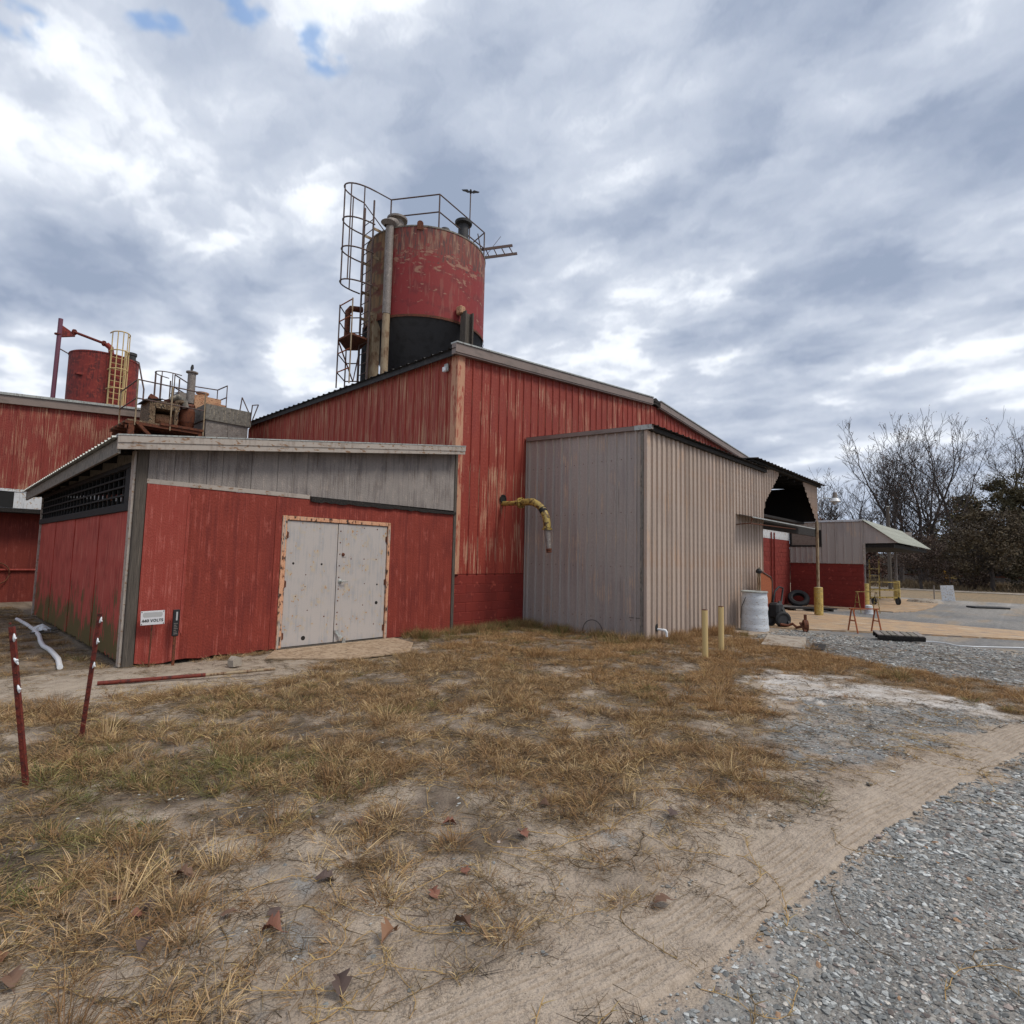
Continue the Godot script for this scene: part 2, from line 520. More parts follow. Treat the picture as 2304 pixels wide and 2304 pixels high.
	mat("galvanised", W, 0.45, paint(512, 512, Color(0.66, 0.67, 0.65), grain5, 0.06, [
		[patch5, 0.5, spots5, 0.48, 0.62, Color(0.58, 0.59, 0.58)],
		[streak5, 0.6, patch5b, 0.62, 0.74, Color(0.48, 0.45, 0.42)]]), Vector3(0.6, 0.6, 0.6), fineb, 0.15, 0.3)
	mat("green_roof", W, 0.65, paint(512, 512, Color(0.68, 0.685, 0.635), grain5, 0.06, [
		[patch5, 0.5, streak5, 0.48, 0.7, Color(0.60, 0.60, 0.55)]]), Vector3(0.3, 0.3, 0.3))
	mat("cone_steel", W, 0.7, paint(512, 512, Color(0.21, 0.21, 0.22), grain5, 0.1, [
		[patch5, 0.5, patch5b, 0.5, 0.75, Color(0.15, 0.15, 0.155)]]), Vector3(0.3, 0.3, 0.3))
	mat("grey_pipe", W, 0.6, paint(512, 512, Color(0.50, 0.47, 0.45), grain5, 0.08, [
		[patch5b, 0.5, spots5, 0.5, 0.65, Color(0.42, 0.38, 0.35)],
		[spots5, 0.6, patch5, 0.62, 0.7, Color(0.62, 0.58, 0.54)]]), Vector3(0.7, 0.7, 0.7))
	mat("rubber", Color(0.09, 0.095, 0.105), 0.7, null, Vector3(3, 3, 3), fineb, 0.3)
	mat("stain_grey", W, 0.8, paint(512, 512, Color(0.46, 0.44, 0.41), grain5, 0.1, [
		[streak5, 0.5, patch5b, 0.5, 0.62, Color(0.33, 0.31, 0.28)],
		[spots5, 0.4, streak5, 0.58, 0.68, Color(0.60, 0.56, 0.50)]]), Vector3(0.6, 0.5, 0.6), fineb, 0.3)
	mat("tan_tank", W, 0.75, paint(512, 512, Color(0.72, 0.56, 0.43), grain5, 0.1, [
		[patch5, 0.5, spots5, 0.5, 0.65, Color(0.62, 0.44, 0.33)],
		[spots5, 0.5, patch5b, 0.62, 0.7, Color(0.46, 0.31, 0.22)]]), Vector3(0.7, 0.7, 0.7))
	mat("old_machine", W, 0.85, paint(512, 512, Color(0.48, 0.40, 0.31), grain5, 0.15, [
		[patch5b, 0.5, spots5, 0.46, 0.56, Color(0.30, 0.22, 0.16)],
		[spots5, 0.5, patch5, 0.55, 0.64, Color(0.62, 0.55, 0.45)],
		[patch5, 0.6, patch5b, 0.60, 0.66, Color(0.16, 0.13, 0.11)]]), Vector3(1.0, 1.0, 1.0), lumps, 0.5)
	mat("window_board", W, 0.6, paint(512, 512, Color(0.50, 0.44, 0.40), grain5, 0.1, [
		[patch5, 0.5, streak5, 0.5, 0.7, Color(0.44, 0.38, 0.33)]]), Vector3(0.7, 1.5, 0.7))
	mat("bark", W, 0.95, paint(512, 512, Color(0.28, 0.25, 0.235), grain5, 0.25, [
		[streak5, 0.5, patch5, 0.5, 0.7, Color(0.20, 0.18, 0.17)]]), Vector3(0.6, 0.3, 0.6))
	var lf := mat("leaf", W, 0.85)
	lf.cull_mode = BaseMaterial3D.CULL_DISABLED
	lf.backlight_enabled = true
	lf.backlight = Color(0.25, 0.22, 0.12)
	var gr := mat("straw", W, 0.9)
	gr.cull_mode = BaseMaterial3D.CULL_DISABLED
	gr.backlight_enabled = true
	gr.backlight = Color(0.2, 0.16, 0.08)
	mat("plain", W, 0.8)
	mat("stone", W, 0.85, paint(512, 512, Color(0.97, 0.97, 0.97), grain5, 0.05, [
		[patch5b, 0.5, spots5, 0.45, 0.75, Color(0.80, 0.80, 0.80)]]), Vector3(4, 4, 4))
	mat("sign_white", Color(0.80, 0.80, 0.81), 0.5)
	mat("sign_grey", Color(0.66, 0.66, 0.66), 0.6)
	mat("ink", Color(0.10, 0.10, 0.11), 0.7)
	mat("glass_dark", Color(0.03, 0.03, 0.035), 0.12)
	mat("safety_yellow", Color(0.85, 0.62, 0.12), 0.6)
	# ground: neutral grain over the mesh's own colours
	var gm := mat("soil", W, 0.95, paint(1024, 1024, Color(0.93, 0.93, 0.93), grain10, 0.16, [
		[nz(31, 0.12, 1024, 1024, 3), 0.6, patch10b, 0.50, 0.72, Color(0.80, 0.79, 0.78)],
		[nz(32, 0.25, 1024, 1024, 2), 0.8, patch10b, 0.66, 0.74, Color(0.58, 0.56, 0.54)]]), Vector3(0.55, 0.55, 0.55), bump(24, 0.12, 512, 5.0, 4), 0.8)
	gm.uv1_triplanar_sharpness = 1.0
	# silo shell: laid out round the barrel, u once round, v in metres
	silo_skin()
	moss_skin()

func silo_skin():
	var w := 1024
	var h := 512
	var grain := nz(41, 0.3, w, h, 2)
	var fine := nz(42, 0.15, w, h, 3, 16)
	var patch := nz(43, 0.012, w, h, 5)
	var patchb := nz(44, 0.035, w, h, 4)
	var drip := nz(45, 0.05, w, h, 4, 16)
	var d := PackedByteArray()
	d.resize(w * h * 3)
	var o := 0
	for j in h:
		var y := 2.65 * j / h          # metres above the lower rim
		for i in w:
			var k := j * w + i
			var g := 1.0 + (grain[k] - 128) * 0.0007
			var c := Color(0.52, 0.155, 0.155)
			var p := patch[k] / 255.0
			var q := patchb[k] / 255.0
			var f := fine[k] / 255.0
			var dr := drip[k] / 255.0
			if p * 0.6 + dr * 0.4 > 0.52: c = c.lerp(Color(0.46, 0.14, 0.145), clampf((p * 0.6 + dr * 0.4 - 0.52) * 8.0, 0, 1))
			# weathered, unpainted band along the upper rim with a ragged lower edge
			var edge := 1.75 + (q - 0.5) * 0.9 + (dr - 0.5) * 0.5
			if y > edge:
				var t := clampf((y - edge) * 9.0, 0, 1)
				var old := Color(0.47, 0.24, 0.20).lerp(Color(0.56, 0.47, 0.38), clampf((dr - 0.48) * 5.0, 0, 1))
				old = old.lerp(Color(0.30, 0.24, 0.23), clampf((f - 0.52) * 6.0, 0, 1))
				c = c.lerp(old, t * 0.85)
			# flaked patches
			var fl := p * 0.45 + q * 0.55
			var need := 0.70 - 0.11 * clampf(1.0 - absf(y - 1.62) / 0.5, 0, 1)
			if fl > need: c = c.lerp(Color(0.60, 0.45, 0.37), clampf((fl - need) * 18.0, 0, 0.9))
			elif dr * 0.6 + f * 0.4 > 0.60: c = c.lerp(Color(0.56, 0.33, 0.28), clampf((dr * 0.6 + f * 0.4 - 0.60) * 7.0, 0, 0.6))
			# bare rusty strip behind the ladder
			var u := float(i) / w
			if u > SILO_BARE.x and u < SILO_BARE.y + (q - 0.5) * 0.02:
				c = Color(0.50, 0.38, 0.25).lerp(Color(0.36, 0.29, 0.20), clampf((dr - 0.4) * 4.0, 0, 1))
				if p > 0.55: c = c.lerp(Color(0.40, 0.22, 0.15), clampf((p - 0.55) * 9.0, 0, 1))
			d[o] = clampi(int(c.r * g * 255), 0, 255)
			d[o + 1] = clampi(int(c.g * g * 255), 0, 255)
			d[o + 2] = clampi(int(c.b * g * 255), 0, 255)
			o += 3
	var m := StandardMaterial3D.new()
	m.albedo_texture = ImageTexture.create_from_image(Image.create_from_data(w, h, false, Image.FORMAT_RGB8, d))
	m.uv1_scale = Vector3(1, 1 / 2.65, 1)
	m.roughness = 0.75
	M["silo_skin"] = m

const SILO_BARE := Vector2(0.452, 0.64)

func moss_skin():
	# red boards of the shed's side with green moss growing up from the ground; u and v in metres over 8 x 2.4
	var w := 1024
	var h := 320
	var grain := nz(51, 0.3, w, h, 2)
	var fine := nz(52, 0.12, w, h, 3, 16)
	var patch := nz(53, 0.012, w, h, 5)
	var d := PackedByteArray()
	d.resize(w * h * 3)
	var o := 0
	for j in h:
		var y := 2.4 * j / h
		for i in w:
			var k := j * w + i
			var g := 1.0 + (grain[k] - 128) * 0.0008
			var f := fine[k] / 255.0
			var p := patch[k] / 255.0
			var c := Color(0.66, 0.26, 0.215).lerp(Color(0.57, 0.19, 0.15), clampf((f * 0.5 + p * 0.5 - 0.45) * 5.0, 0, 1))
			if f > 0.6: c = c.lerp(Color(0.72, 0.38, 0.32), clampf((f - 0.6) * 6.0, 0, 1))
			var top := 0.62 + (f - 0.5) * 0.9 + (p - 0.5) * 0.9
			if y < top and f * 0.4 + p * 0.6 > 0.30:
				c = c.lerp(Color(0.33, 0.31, 0.14).lerp(Color(0.38, 0.23, 0.15), clampf(1.0 - (top - y) * 5.0, 0, 1)), clampf((top - y) * 6.0, 0, 0.9))
			d[o] = clampi(int(c.r * g * 255), 0, 255)
			d[o + 1] = clampi(int(c.g * g * 255), 0, 255)
			d[o + 2] = clampi(int(c.b * g * 255), 0, 255)
			o += 3
	var m := StandardMaterial3D.new()
	m.albedo_texture = ImageTexture.create_from_image(Image.create_from_data(w, h, false, Image.FORMAT_RGB8, d))
	m.uv1_scale = Vector3(1.0 / 8.0, 1.0 / 2.4, 1)
	m.roughness = 0.8
	M["moss_board"] = m

# ------------------------------------------------------------------ sky
func sky_texture() -> ImageTexture:
	var w := 2560
	var h := 1280
	var big := FastNoiseLite.new()
	big.seed = 63
	big.frequency = 0.8
	big.fractal_octaves = 4
	var fine := FastNoiseLite.new()
	fine.seed = 66
	fine.frequency = 2.0
	fine.fractal_octaves = 6
	fine.fractal_gain = 0.56
	fine.domain_warp_enabled = true
	fine.domain_warp_amplitude = 0.15
	fine.domain_warp_frequency = 3.0
	var gap := FastNoiseLite.new()
	gap.seed = 5
	gap.frequency = 3.0
	gap.fractal_octaves = 4
	var d := PackedByteArray()
	d.resize(w * h * 3)
	var openings := [[0.191, -0.963, 0.06], [0.402, -0.836, 0.06], [0.286, -0.848, 0.055], [0.05, -1.12, 0.06], [0.6, 0.9, 0.08], [-1.1, 0.5, 0.08]]
	var o := 0
	for j in h:
		var el := (0.5 - (j + 0.5) / h) * PI
		var y := sin(el)
		var ce := cos(el)
		if y < -0.03:
			for i in w:
				d[o] = 128; d[o + 1] = 126; d[o + 2] = 124
				o += 3
			continue
		var k := 1.0 / (maxf(y, 0.0) + 0.13)
		for i in w:
			var a := ((i + 0.5) / w - 0.5) * TAU
			var px := -sin(a) * ce * k
			var pz := cos(a) * ce * k
			# clouds drawn out along one wind direction
			var u := px * 0.10 + pz * 0.995
			var q := -px * 0.995 + pz * 0.10
			var b := big.get_noise_2d(u * 0.75, q * 1.05)
			var f := fine.get_noise_2d(u * 0.85, q * 1.08)
			var g := gap.get_noise_2d(u, q)
			var calm := clampf(y / 0.30, 0.25, 1.0)
			var t := clampf(0.55 + (b * 0.72 + f * 0.78 + g * 0.16) * calm, 0.0, 1.0)
			var r := 0.525 + 0.265 * t
			var gg := 0.570 + 0.240 * t
			var bb := 0.650 + 0.195 * t
			var hi := clampf((t - 0.70) * 2.0 + f * 0.6, 0.0, 1.0) * clampf((t - 0.62) * 4.0, 0.0, 1.0)
			r += (0.885 - r) * hi
			gg += (0.90 - gg) * hi
			bb += (0.92 - bb) * hi
			# small openings to the blue above
			var blue := 0.0
			for s in openings:
				var e: float = Vector2(px - s[0], pz - s[1]).length() / s[2]
				if e < 1.0: blue = maxf(blue, (1.0 - e) * 1.7)
			var hole := 0.0
			if blue > 0.0: hole = clampf((gap.get_noise_2d(u * 4.0 + q, q * 4.0) * 1.5 + minf(blue, 0.8) * 0.7 - 0.36 - f * 0.5) * 1.3, 0.0, 1.0) * 0.6 * minf(1.0, blue * 1.3)
			r += (0.40 - r) * hole
			gg += (0.54 - gg) * hole
			bb += (0.74 - bb) * hole
			# air along the horizon
			var z := clampf(1.0 - y / 0.22, 0.0, 1.0)
			z = z * z * 0.6
			r += (0.68 - r) * z
			gg += (0.74 - gg) * z
			bb += (0.83 - bb) * z
			d[o] = int(clampf(r, 0, 1) * 255.0)
			d[o + 1] = int(clampf(gg, 0, 1) * 255.0)
			d[o + 2] = int(clampf(bb, 0, 1) * 255.0)
			o += 3
	return ImageTexture.create_from_image(Image.create_from_data(w, h, false, Image.FORMAT_RGB8, d))

# ------------------------------------------------------------------ ground
var n_low := FastNoiseLite.new()
var n_mid := FastNoiseLite.new()
var n_hi := FastNoiseLite.new()
var GRAVEL := PackedVector2Array([Vector2(1.5, -0.86), Vector2(1.86, -0.98), Vector2(2.22, -0.97), Vector2(2.65, -0.94), Vector2(3.2, -0.92), Vector2(3.96, -0.76), Vector2(4.7, -0.60), Vector2(5.42, -0.36), Vector2(6.68, 0.0), Vector2(8.0, 0.6), Vector2(9.0, 2.5), Vector2(2.0, 4.0), Vector2(-1.0, 2.0)])
var DENSE := PackedVector2Array([Vector2(-1.5, -6.8), Vector2(0.72, -7.0), Vector2(1.22, -6.9), Vector2(2.72, -6.8), Vector2(3.6, -6.9), Vector2(5.8, -7.7), Vector2(6.4, -8.9), Vector2(10.28, -9.05), Vector2(10.2, -5.7), Vector2(13.8, -5.7), Vector2(13.4, -4.9), Vector2(12.2, -3.9), Vector2(10.99, -3.3), Vector2(7.56, -2.82), Vector2(6.68, -2.2), Vector2(5.19, -1.55), Vector2(4.3, -1.4), Vector2(3.31, -1.85), Vector2(2.84, -2.1), Vector2(2.15, -2.4), Vector2(1.56, -2.9), Vector2(1.22, -3.3), Vector2(0.83, -3.7), Vector2(0.3, -3.8), Vector2(-1.5, -3.9)])
var BAND := PackedVector2Array([Vector2(10.5, -3.6), Vector2(12.6, -4.3), Vector2(12.0, -3.0), Vector2(10.9, -1.6), Vector2(10.4, -0.7), Vector2(10.6, 1.5), Vector2(9.0, 1.5), Vector2(8.7, -0.2), Vector2(8.9, -1.0), Vector2(9.2, -1.9), Vector2(9.3, -2.9)])
var WHITE := PackedVector2Array([Vector2(8.5, -3.0), Vector2(9.2, -2.5), Vector2(8.7, -1.9), Vector2(8.9, -1.4), Vector2(8.8, -0.7), Vector2(8.9, 0.6), Vector2(7.6, 0.4), Vector2(7.6, -0.6), Vector2(7.5, -1.4), Vector2(7.2, -2.1), Vector2(7.6, -2.6)])
var BARE := PackedVector2Array([Vector2(0.6, -9.9), Vector2(2.1, -9.0), Vector2(4.1, -8.9), Vector2(4.2, -7.3), Vector2(3.3, -7.0), Vector2(2.1, -7.2), Vector2(1.0, -7.6), Vector2(-1.0, -8.0)])
var PATCH := PackedVector2Array([Vector2(7.4, -1.9), Vector2(6.5, -2.0), Vector2(5.4, -1.75), Vector2(4.9, -1.35), Vector2(5.4, -1.0), Vector2(6.5, -0.70), Vector2(7.6, -0.25), Vector2(8.0, 0.2), Vector2(8.3, -0.5), Vector2(7.7, -1.2)])
var GREEN := PackedVector2Array([Vector2(0.4, -5.2), Vector2(1.22, -4.9), Vector2(1.95, -4.55), Vector2(1.9, -3.9), Vector2(1.1, -3.6), Vector2(0.2, -3.9)])
var TRACK := [Vector2(1.0, -1.52), Vector2(1.49, -1.39), Vector2(1.92, -1.27), Vector2(2.37, -1.17), Vector2(3.05, -1.06), Vector2(3.68, -0.95), Vector2(4.34, -0.82), Vector2(5.46, -0.58), Vector2(6.89, -0.26), Vector2(7.8, -0.02)]

func slope(x: float) -> float:
	return -0.0214 * clampf(x - 9.0, 0.0, 15.0)

func gh(x: float, z: float) -> float:
	var k := clampf(1.0 - maxf(absf(x - 5.0) - 8.0, absf(z + 4.0) - 7.0) * 0.3, 0.0, 1.0)
	return slope(x) + (n_low.get_noise_2d(x, z) * 0.035 + n_mid.get_noise_2d(x, z) * 0.012) * k - 0.01

func track_at(x: float, z: float) -> float:
	var best := 9.0
	var p := Vector2(x, z)
	for i in TRACK.size() - 1:
		var c := Geometry2D.get_closest_point_to_segment(p, TRACK[i], TRACK[i + 1])
		best = minf(best, c.distance_to(p))
	return best

func inside(poly: PackedVector2Array, x: float, z: float, jig := 0.25) -> bool:
	return Geometry2D.is_point_in_polygon(Vector2(x + n_mid.get_noise_2d(x * 1.3 + 50, z * 1.3) * jig, z + n_mid.get_noise_2d(x * 1.3, z * 1.3 + 90) * jig), poly)

func soil_at(x: float, z: float) -> Color:
	var a := n_low.get_noise_2d(x * 1.5, z * 1.5)
	var b := n_mid.get_noise_2d(x * 1.2, z * 1.2)
	var f := n_hi.get_noise_2d(x, z)
	var sand := Color(0.47, 0.385, 0.30)
	if x < 8.5 and z > -2.2 and z < 1.0 and track_at(x, z) < 0.24: return sand.lerp(Color(0.40, 0.32, 0.25), 0.5) * (1.0 + f * 0.13)
	var c := sand.lerp(Color(0.38, 0.30, 0.23), clampf(0.45 + a * 0.8 + b * 0.6, 0, 1))
	if x < 15.0:
		if inside(GRAVEL, x, z, 0.22): c = Color(0.22, 0.215, 0.205).lerp(Color(0.34, 0.315, 0.285), clampf(0.5 + b + f * 0.5, 0, 1))
		elif inside(PATCH, x, z, 0.5): c = c.lerp(Color(0.25, 0.25, 0.245), clampf(0.75 + b * 0.8 + f * 0.4, 0, 1))
		elif inside(WHITE, x, z, 0.7): c = c.lerp(Color(0.66, 0.62, 0.58), clampf(0.75 + b * 0.9, 0, 1))
		elif inside(BAND, x, z, 0.7): c = Color(0.27, 0.20, 0.13).lerp(Color(0.36, 0.30, 0.24), clampf(0.4 + b, 0, 1))
		elif x > 9.6 and z > -4.6 and not inside(DENSE, x, z): c = Color(0.20, 0.19, 0.18).lerp(Color(0.27, 0.25, 0.23), clampf(0.5 + b + f * 0.5, 0, 1))
		elif inside(BARE, x, z, 0.5): c = c.lerp(Color(0.46, 0.385, 0.30), 0.6)
		elif inside(DENSE, x, z, 0.6): c = c.lerp(Color(0.13, 0.095, 0.065), clampf(0.55 + b * 1.1 + f * 0.5 + a * 0.5, 0, 1))
		elif x < 5.0 and z < -1.0:
			c = c.lerp(Color(0.27, 0.215, 0.165), clampf(0.1 + n_low.get_noise_2d(x * 3.0, z * 3.0) * 1.4 + f * 0.5, 0, 0.8))
			if b > 0.36: c = c.lerp(Color(0.30, 0.295, 0.285), clampf((b - 0.36) * 9.0, 0, 0.8))
		if z < -9.2 and x < 2.4: c = Color(0.20, 0.155, 0.11).lerp(Color(0.33, 0.26, 0.19), clampf(0.45 + b * 1.2 + f * 0.5, 0, 1))
	elif x < 42.0:
		c = Color(0.23, 0.225, 0.22).lerp(Color(0.33, 0.31, 0.285), clampf(0.5 + n_low.get_noise_2d(x * 0.4, z * 0.8) * 1.3 + b * 0.5, 0, 1))
		c = c.lerp(Color(0.40, 0.31, 0.215), clampf(n_low.get_noise_2d(x * 0.5 + 60, z * 1.3) * 2.2 - 0.25, 0, 0.7))
		if x > 34.0: c = c.lerp(Color(0.42, 0.39, 0.36), clampf((x - 34.0) / 5.0, 0, 1) * clampf(0.6 + a, 0, 1))
	elif x < 120.0:
		c = Color(0.33, 0.225, 0.125).lerp(Color(0.28, 0.22, 0.14), clampf(0.5 + a, 0, 1))
		if x > 62.0: c = Color(0.20, 0.15, 0.095)
	else:
		c = Color(0.12, 0.10, 0.07)
	return c * (1.0 + f * 0.13)

func spaced(cuts: Array) -> PackedFloat32Array:
	var out := PackedFloat32Array()
	for i in cuts.size() - 1:
		var a: float = cuts[i][0]
		var step: float = cuts[i][1]
		var b: float = cuts[i + 1][0]
		var m := maxi(1, int(round((b - a) / step)))
		for k in m: out.append(a + (b - a) * k / m)
	out.append(cuts[cuts.size() - 1][0])
	return out

func build_ground():
	n_low.seed = 3
	n_low.frequency = 0.45
	n_low.fractal_octaves = 3
	n_mid.seed = 8
	n_mid.frequency = 1.6
	n_mid.fractal_octaves = 4
	n_hi.seed = 19
	n_hi.frequency = 6.0
	n_hi.fractal_octaves = 3
	var xs := spaced([[-900.0, 150.0], [-60.0, 12.0], [-6.0, 0.6], [-0.6, 0.055], [6.0, 0.075], [10.0, 0.12], [17.0, 0.4], [32.0, 1.2], [70.0, 5.0], [130.0, 30.0], [400.0, 250.0], [1400.0, 1.0]])
	var zs := spaced([[-1200.0, 200.0], [-90.0, 15.0], [-24.0, 1.0], [-14.0, 0.35], [-9.6, 0.09], [-5.5, 0.055], [0.8, 0.15], [3.5, 1.5], [20.0, 12.0], [120.0, 150.0], [900.0, 1.0]])
	var nx := xs.size()
	var nzz := zs.size()
	var v := PackedVector3Array()
	var n := PackedVector3Array()
	var c := PackedColorArray()
	for j in nzz:
		for i in nx:
			var x := xs[i]
			var z := zs[j]
			var dip := 0.0
			if x > 0.5 and x < 8.5 and z > -2.2 and z < 1.0: dip = 0.03 * clampf((0.20 - track_at(x, z)) * 12.0, 0.0, 1.0)
			v.append(Vector3(x, gh(x, z) - dip, z))
			n.append(Vector3(gh(x - 0.03, z) - gh(x + 0.03, z), 0.06, gh(x, z - 0.03) - gh(x, z + 0.03)).normalized())
			c.append(soil_at(x, z))
	var idx := PackedInt32Array()
	for j in nzz - 1:
		for i in nx - 1:
			var p := j * nx + i
			idx.append_array(PackedInt32Array([p, p + 1, p + nx, p + 1, p + nx + 1, p + nx]))
	var a := []
	a.resize(Mesh.ARRAY_MAX)
	a[Mesh.ARRAY_VERTEX] = v
	a[Mesh.ARRAY_NORMAL] = n
	a[Mesh.ARRAY_COLOR] = c
	a[Mesh.ARRAY_INDEX] = idx
	var am := ArrayMesh.new()
	am.add_surface_from_arrays(Mesh.PRIMITIVE_TRIANGLES, a)
	var o := MeshInstance3D.new()
	o.mesh = am
	o.material_override = M.soil
	o.name = "ground"
	o.set_meta("kind", "structure")
	add_child(o)
	build_track()
	# stained concrete apron across the yard
	var b := mb()
	var near := [[-11.0, 15.2], [-7.0, 15.6], [-4.7, 16.2], [-2.2, 18.2], [-0.15, 19.5], [3.0, 21.2], [8.0, 23.5]]
	var far := [[-11.0, 25.6], [-7.3, 24.9], [-4.7, 23.9], [-2.9, 23.3], [-0.17, 23.0], [3.0, 23.6], [8.0, 25.5]]
	var rows := []
	for k in near.size() - 1:
		for s in 6:
			var t := s / 6.0
			rows.append([lerpf(near[k][0], near[k + 1][0], t), lerpf(near[k][1], near[k + 1][1], t), lerpf(far[k][0], far[k + 1][0], t), lerpf(far[k][1], far[k + 1][1], t)])
	for k in rows.size() - 1:
		var p: Array = rows[k]
		var q: Array = rows[k + 1]
		for s in 6:
			var t0 := s / 6.0
			var t1 := (s + 1) / 6.0
			var A := Vector3(lerpf(p[1], p[3], t0), 0, lerpf(p[0], p[2], t0))
			var B := Vector3(lerpf(p[1], p[3], t1), 0, lerpf(p[0], p[2], t1))
			var C := Vector3(lerpf(q[1], q[3], t1), 0, lerpf(q[0], q[2], t1))
			var D := Vector3(lerpf(q[1], q[3], t0), 0, lerpf(q[0], q[2], t0))
			for w in 4:
				var P: Vector3 = [A, B, C, D][w]
				P.y = slope(P.x) + 0.03
				if w == 0: A = P
				elif w == 1: B = P
				elif w == 2: C = P
				else: D = P
			b.quad(D, C, B, A)
			if s == 0: b.quad(D - Vector3(0.02, 0.15, 0), D, A, A - Vector3(0.02, 0.15, 0))
			if s == 5: b.quad(B - Vector3(-0.02, 0.15, 0), B, C, C - Vector3(-0.02, 0.15, 0))
	struct("concrete_apron", b, M.apron)
	# concrete pad under the open porch
	b = mb()
	b.ext(PackedVector2Array([Vector2(28.0, 4.2), Vector2(29.3, 3.6), Vector2(33.0, 3.4), Vector2(36.5, 3.5), Vector2(40.0, 4.0), Vector2(40.0, 9.5), Vector2(28.0, 9.5)]), 0.0, 0.05)
	var keep := b.v
	for i in keep.size():
		var p := keep[i]
		b.v[i] = Vector3(p.x, p.z - 0.35, -p.y)
		var q := b.n[i]
		b.n[i] = Vector3(q.x, q.z, -q.y)
	struct("porch_pavement", b, M.apron)
	# pale road beyond the yard
	b = mb()
	b.quad(Vector3(56.0, -0.30, 80), Vector3(59.5, -0.30, 80), Vector3(59.5, -0.30, -90), Vector3(56.0, -0.30, -90))
	b.col = Color(1.0, 1.0, 1.0)
	struct("road", b, M.concrete)

func build_track():
	# tyre marks pressed into the sand: nine lines side by side
	var v := PackedVector3Array()
	var n := PackedVector3Array()
	var c := PackedColorArray()
	var idx := PackedInt32Array()
	var curve := Curve2D.new()
	for i in TRACK.size():
		var pin := Vector2.ZERO
		if i > 0 and i < TRACK.size() - 1: pin = (TRACK[i + 1] - TRACK[i - 1]) / 6.0
		curve.add_point(TRACK[i], -pin, pin)
	var L := curve.get_baked_length()
	var rows := int(L / 0.03)
	var cols := 150
	var half := 0.19
	for j in rows + 1:
		var s := L * j / rows
		var p := curve.sample_baked(s)
		var q := curve.sample_baked(minf(s + 0.05, L)) - curve.sample_baked(maxf(s - 0.05, 0))
		var side := Vector2(-q.y, q.x).normalized()
		for i in cols + 1:
			var u := (float(i) / cols * 2.0 - 1.0)
			var w := p + side * u * half
			var e := clampf((1.0 - absf(u)) * 6.0, 0, 1)
			var y := gh(w.x, w.y) - 0.016 + 0.022 * e
			var line := fposmod(u * half, 0.042) / 0.042
			var worn := clampf(0.75 + n_mid.get_noise_2d(w.x * 1.2 + 30, w.y * 1.2) * 2.4 + n_hi.get_noise_2d(w.x * 2, w.y * 2) * 0.6, 0.12, 1.0)
			var dep := 0.0
			if absf(u) < 0.86 and line < 0.34: dep = 0.013 * sin(line / 0.34 * PI) * worn
			y -= dep
			y += n_hi.get_noise_2d(w.x * 3, w.y * 3) * 0.003
			v.append(Vector3(w.x, y, w.y))
			n.append(Vector3.UP)
			var cc := Color(0.44, 0.36, 0.285) * (1.0 + n_hi.get_noise_2d(w.x * 2, w.y * 2) * 0.15)
			c.append(cc)
	for j in rows:
		for i in cols:
			var p := j * (cols + 1) + i
			idx.append_array(PackedInt32Array([p, p + cols + 1, p + 1, p + 1, p + cols + 1, p + cols + 2]))
	for j in rows + 1:
		for i in cols + 1:
			var p := j * (cols + 1) + i
			var l := v[p - 1] if i > 0 else v[p]
			var r := v[p + 1] if i < cols else v[p]
			var dn := v[p - cols - 1] if j > 0 else v[p]
			var up := v[p + cols + 1] if j < rows else v[p]
			var nn := (r - l).cross(up - dn).normalized()
			n[p] = nn if nn.y > 0 else -nn
	if n[0].y < 0: pass
	var a := []
	a.resize(Mesh.ARRAY_MAX)
	a[Mesh.ARRAY_VERTEX] = v
	a[Mesh.ARRAY_NORMAL] = n
	a[Mesh.ARRAY_COLOR] = c
	a[Mesh.ARRAY_INDEX] = idx
	var am := ArrayMesh.new()
	am.add_surface_from_arrays(Mesh.PRIMITIVE_TRIANGLES, a)
	var o := MeshInstance3D.new()
	o.mesh = am
	o.material_override = M.soil
	o.name = "tyre_track"
	o.set_meta("kind", "structure")
	add_child(o)

# ------------------------------------------------------------------ loose stones, grass, leaves
func multi(called: String, m: Mesh, material: Material, places: Array, tints: Array, label: String, category: String):
	var mm := MultiMesh.new()
	mm.transform_format = MultiMesh.TRANSFORM_3D
	mm.use_colors = true
	mm.mesh = m
	mm.instance_count = places.size()
	for i in places.size():
		mm.set_instance_transform(i, places[i])
		mm.set_instance_color(i, tints[i])
	var o := MultiMeshInstance3D.new()
	o.multimesh = mm
	o.material_override = material
	o.name = numbered(called)
	tag(o, label, category, "", "stuff")
	add_child(o)

func rock_mesh(s: int) -> ArrayMesh:
	var r := RandomNumberGenerator.new()
	r.seed = s
	var b := mb()
	var top := Vector3(r.randf_range(-0.2, 0.2), 0.42, r.randf_range(-0.2, 0.2))
	var ring := []
	var low := []
	for k in 6:
		var a := TAU * (k + r.randf_range(-0.3, 0.3)) / 6
		var rr := r.randf_range(0.65, 1.1)
		ring.append(Vector3(cos(a) * rr, r.randf_range(0.05, 0.22), sin(a) * rr * 0.75))
		low.append(Vector3(cos(a) * rr * 0.7, -0.3, sin(a) * rr * 0.5))
	for k in 6:
		var k2 := (k + 1) % 6
		b.tri(top, ring[k2], ring[k])
		b.quad(ring[k], ring[k2], low[k2], low[k])
	return b.mesh(Vector3.ZERO)

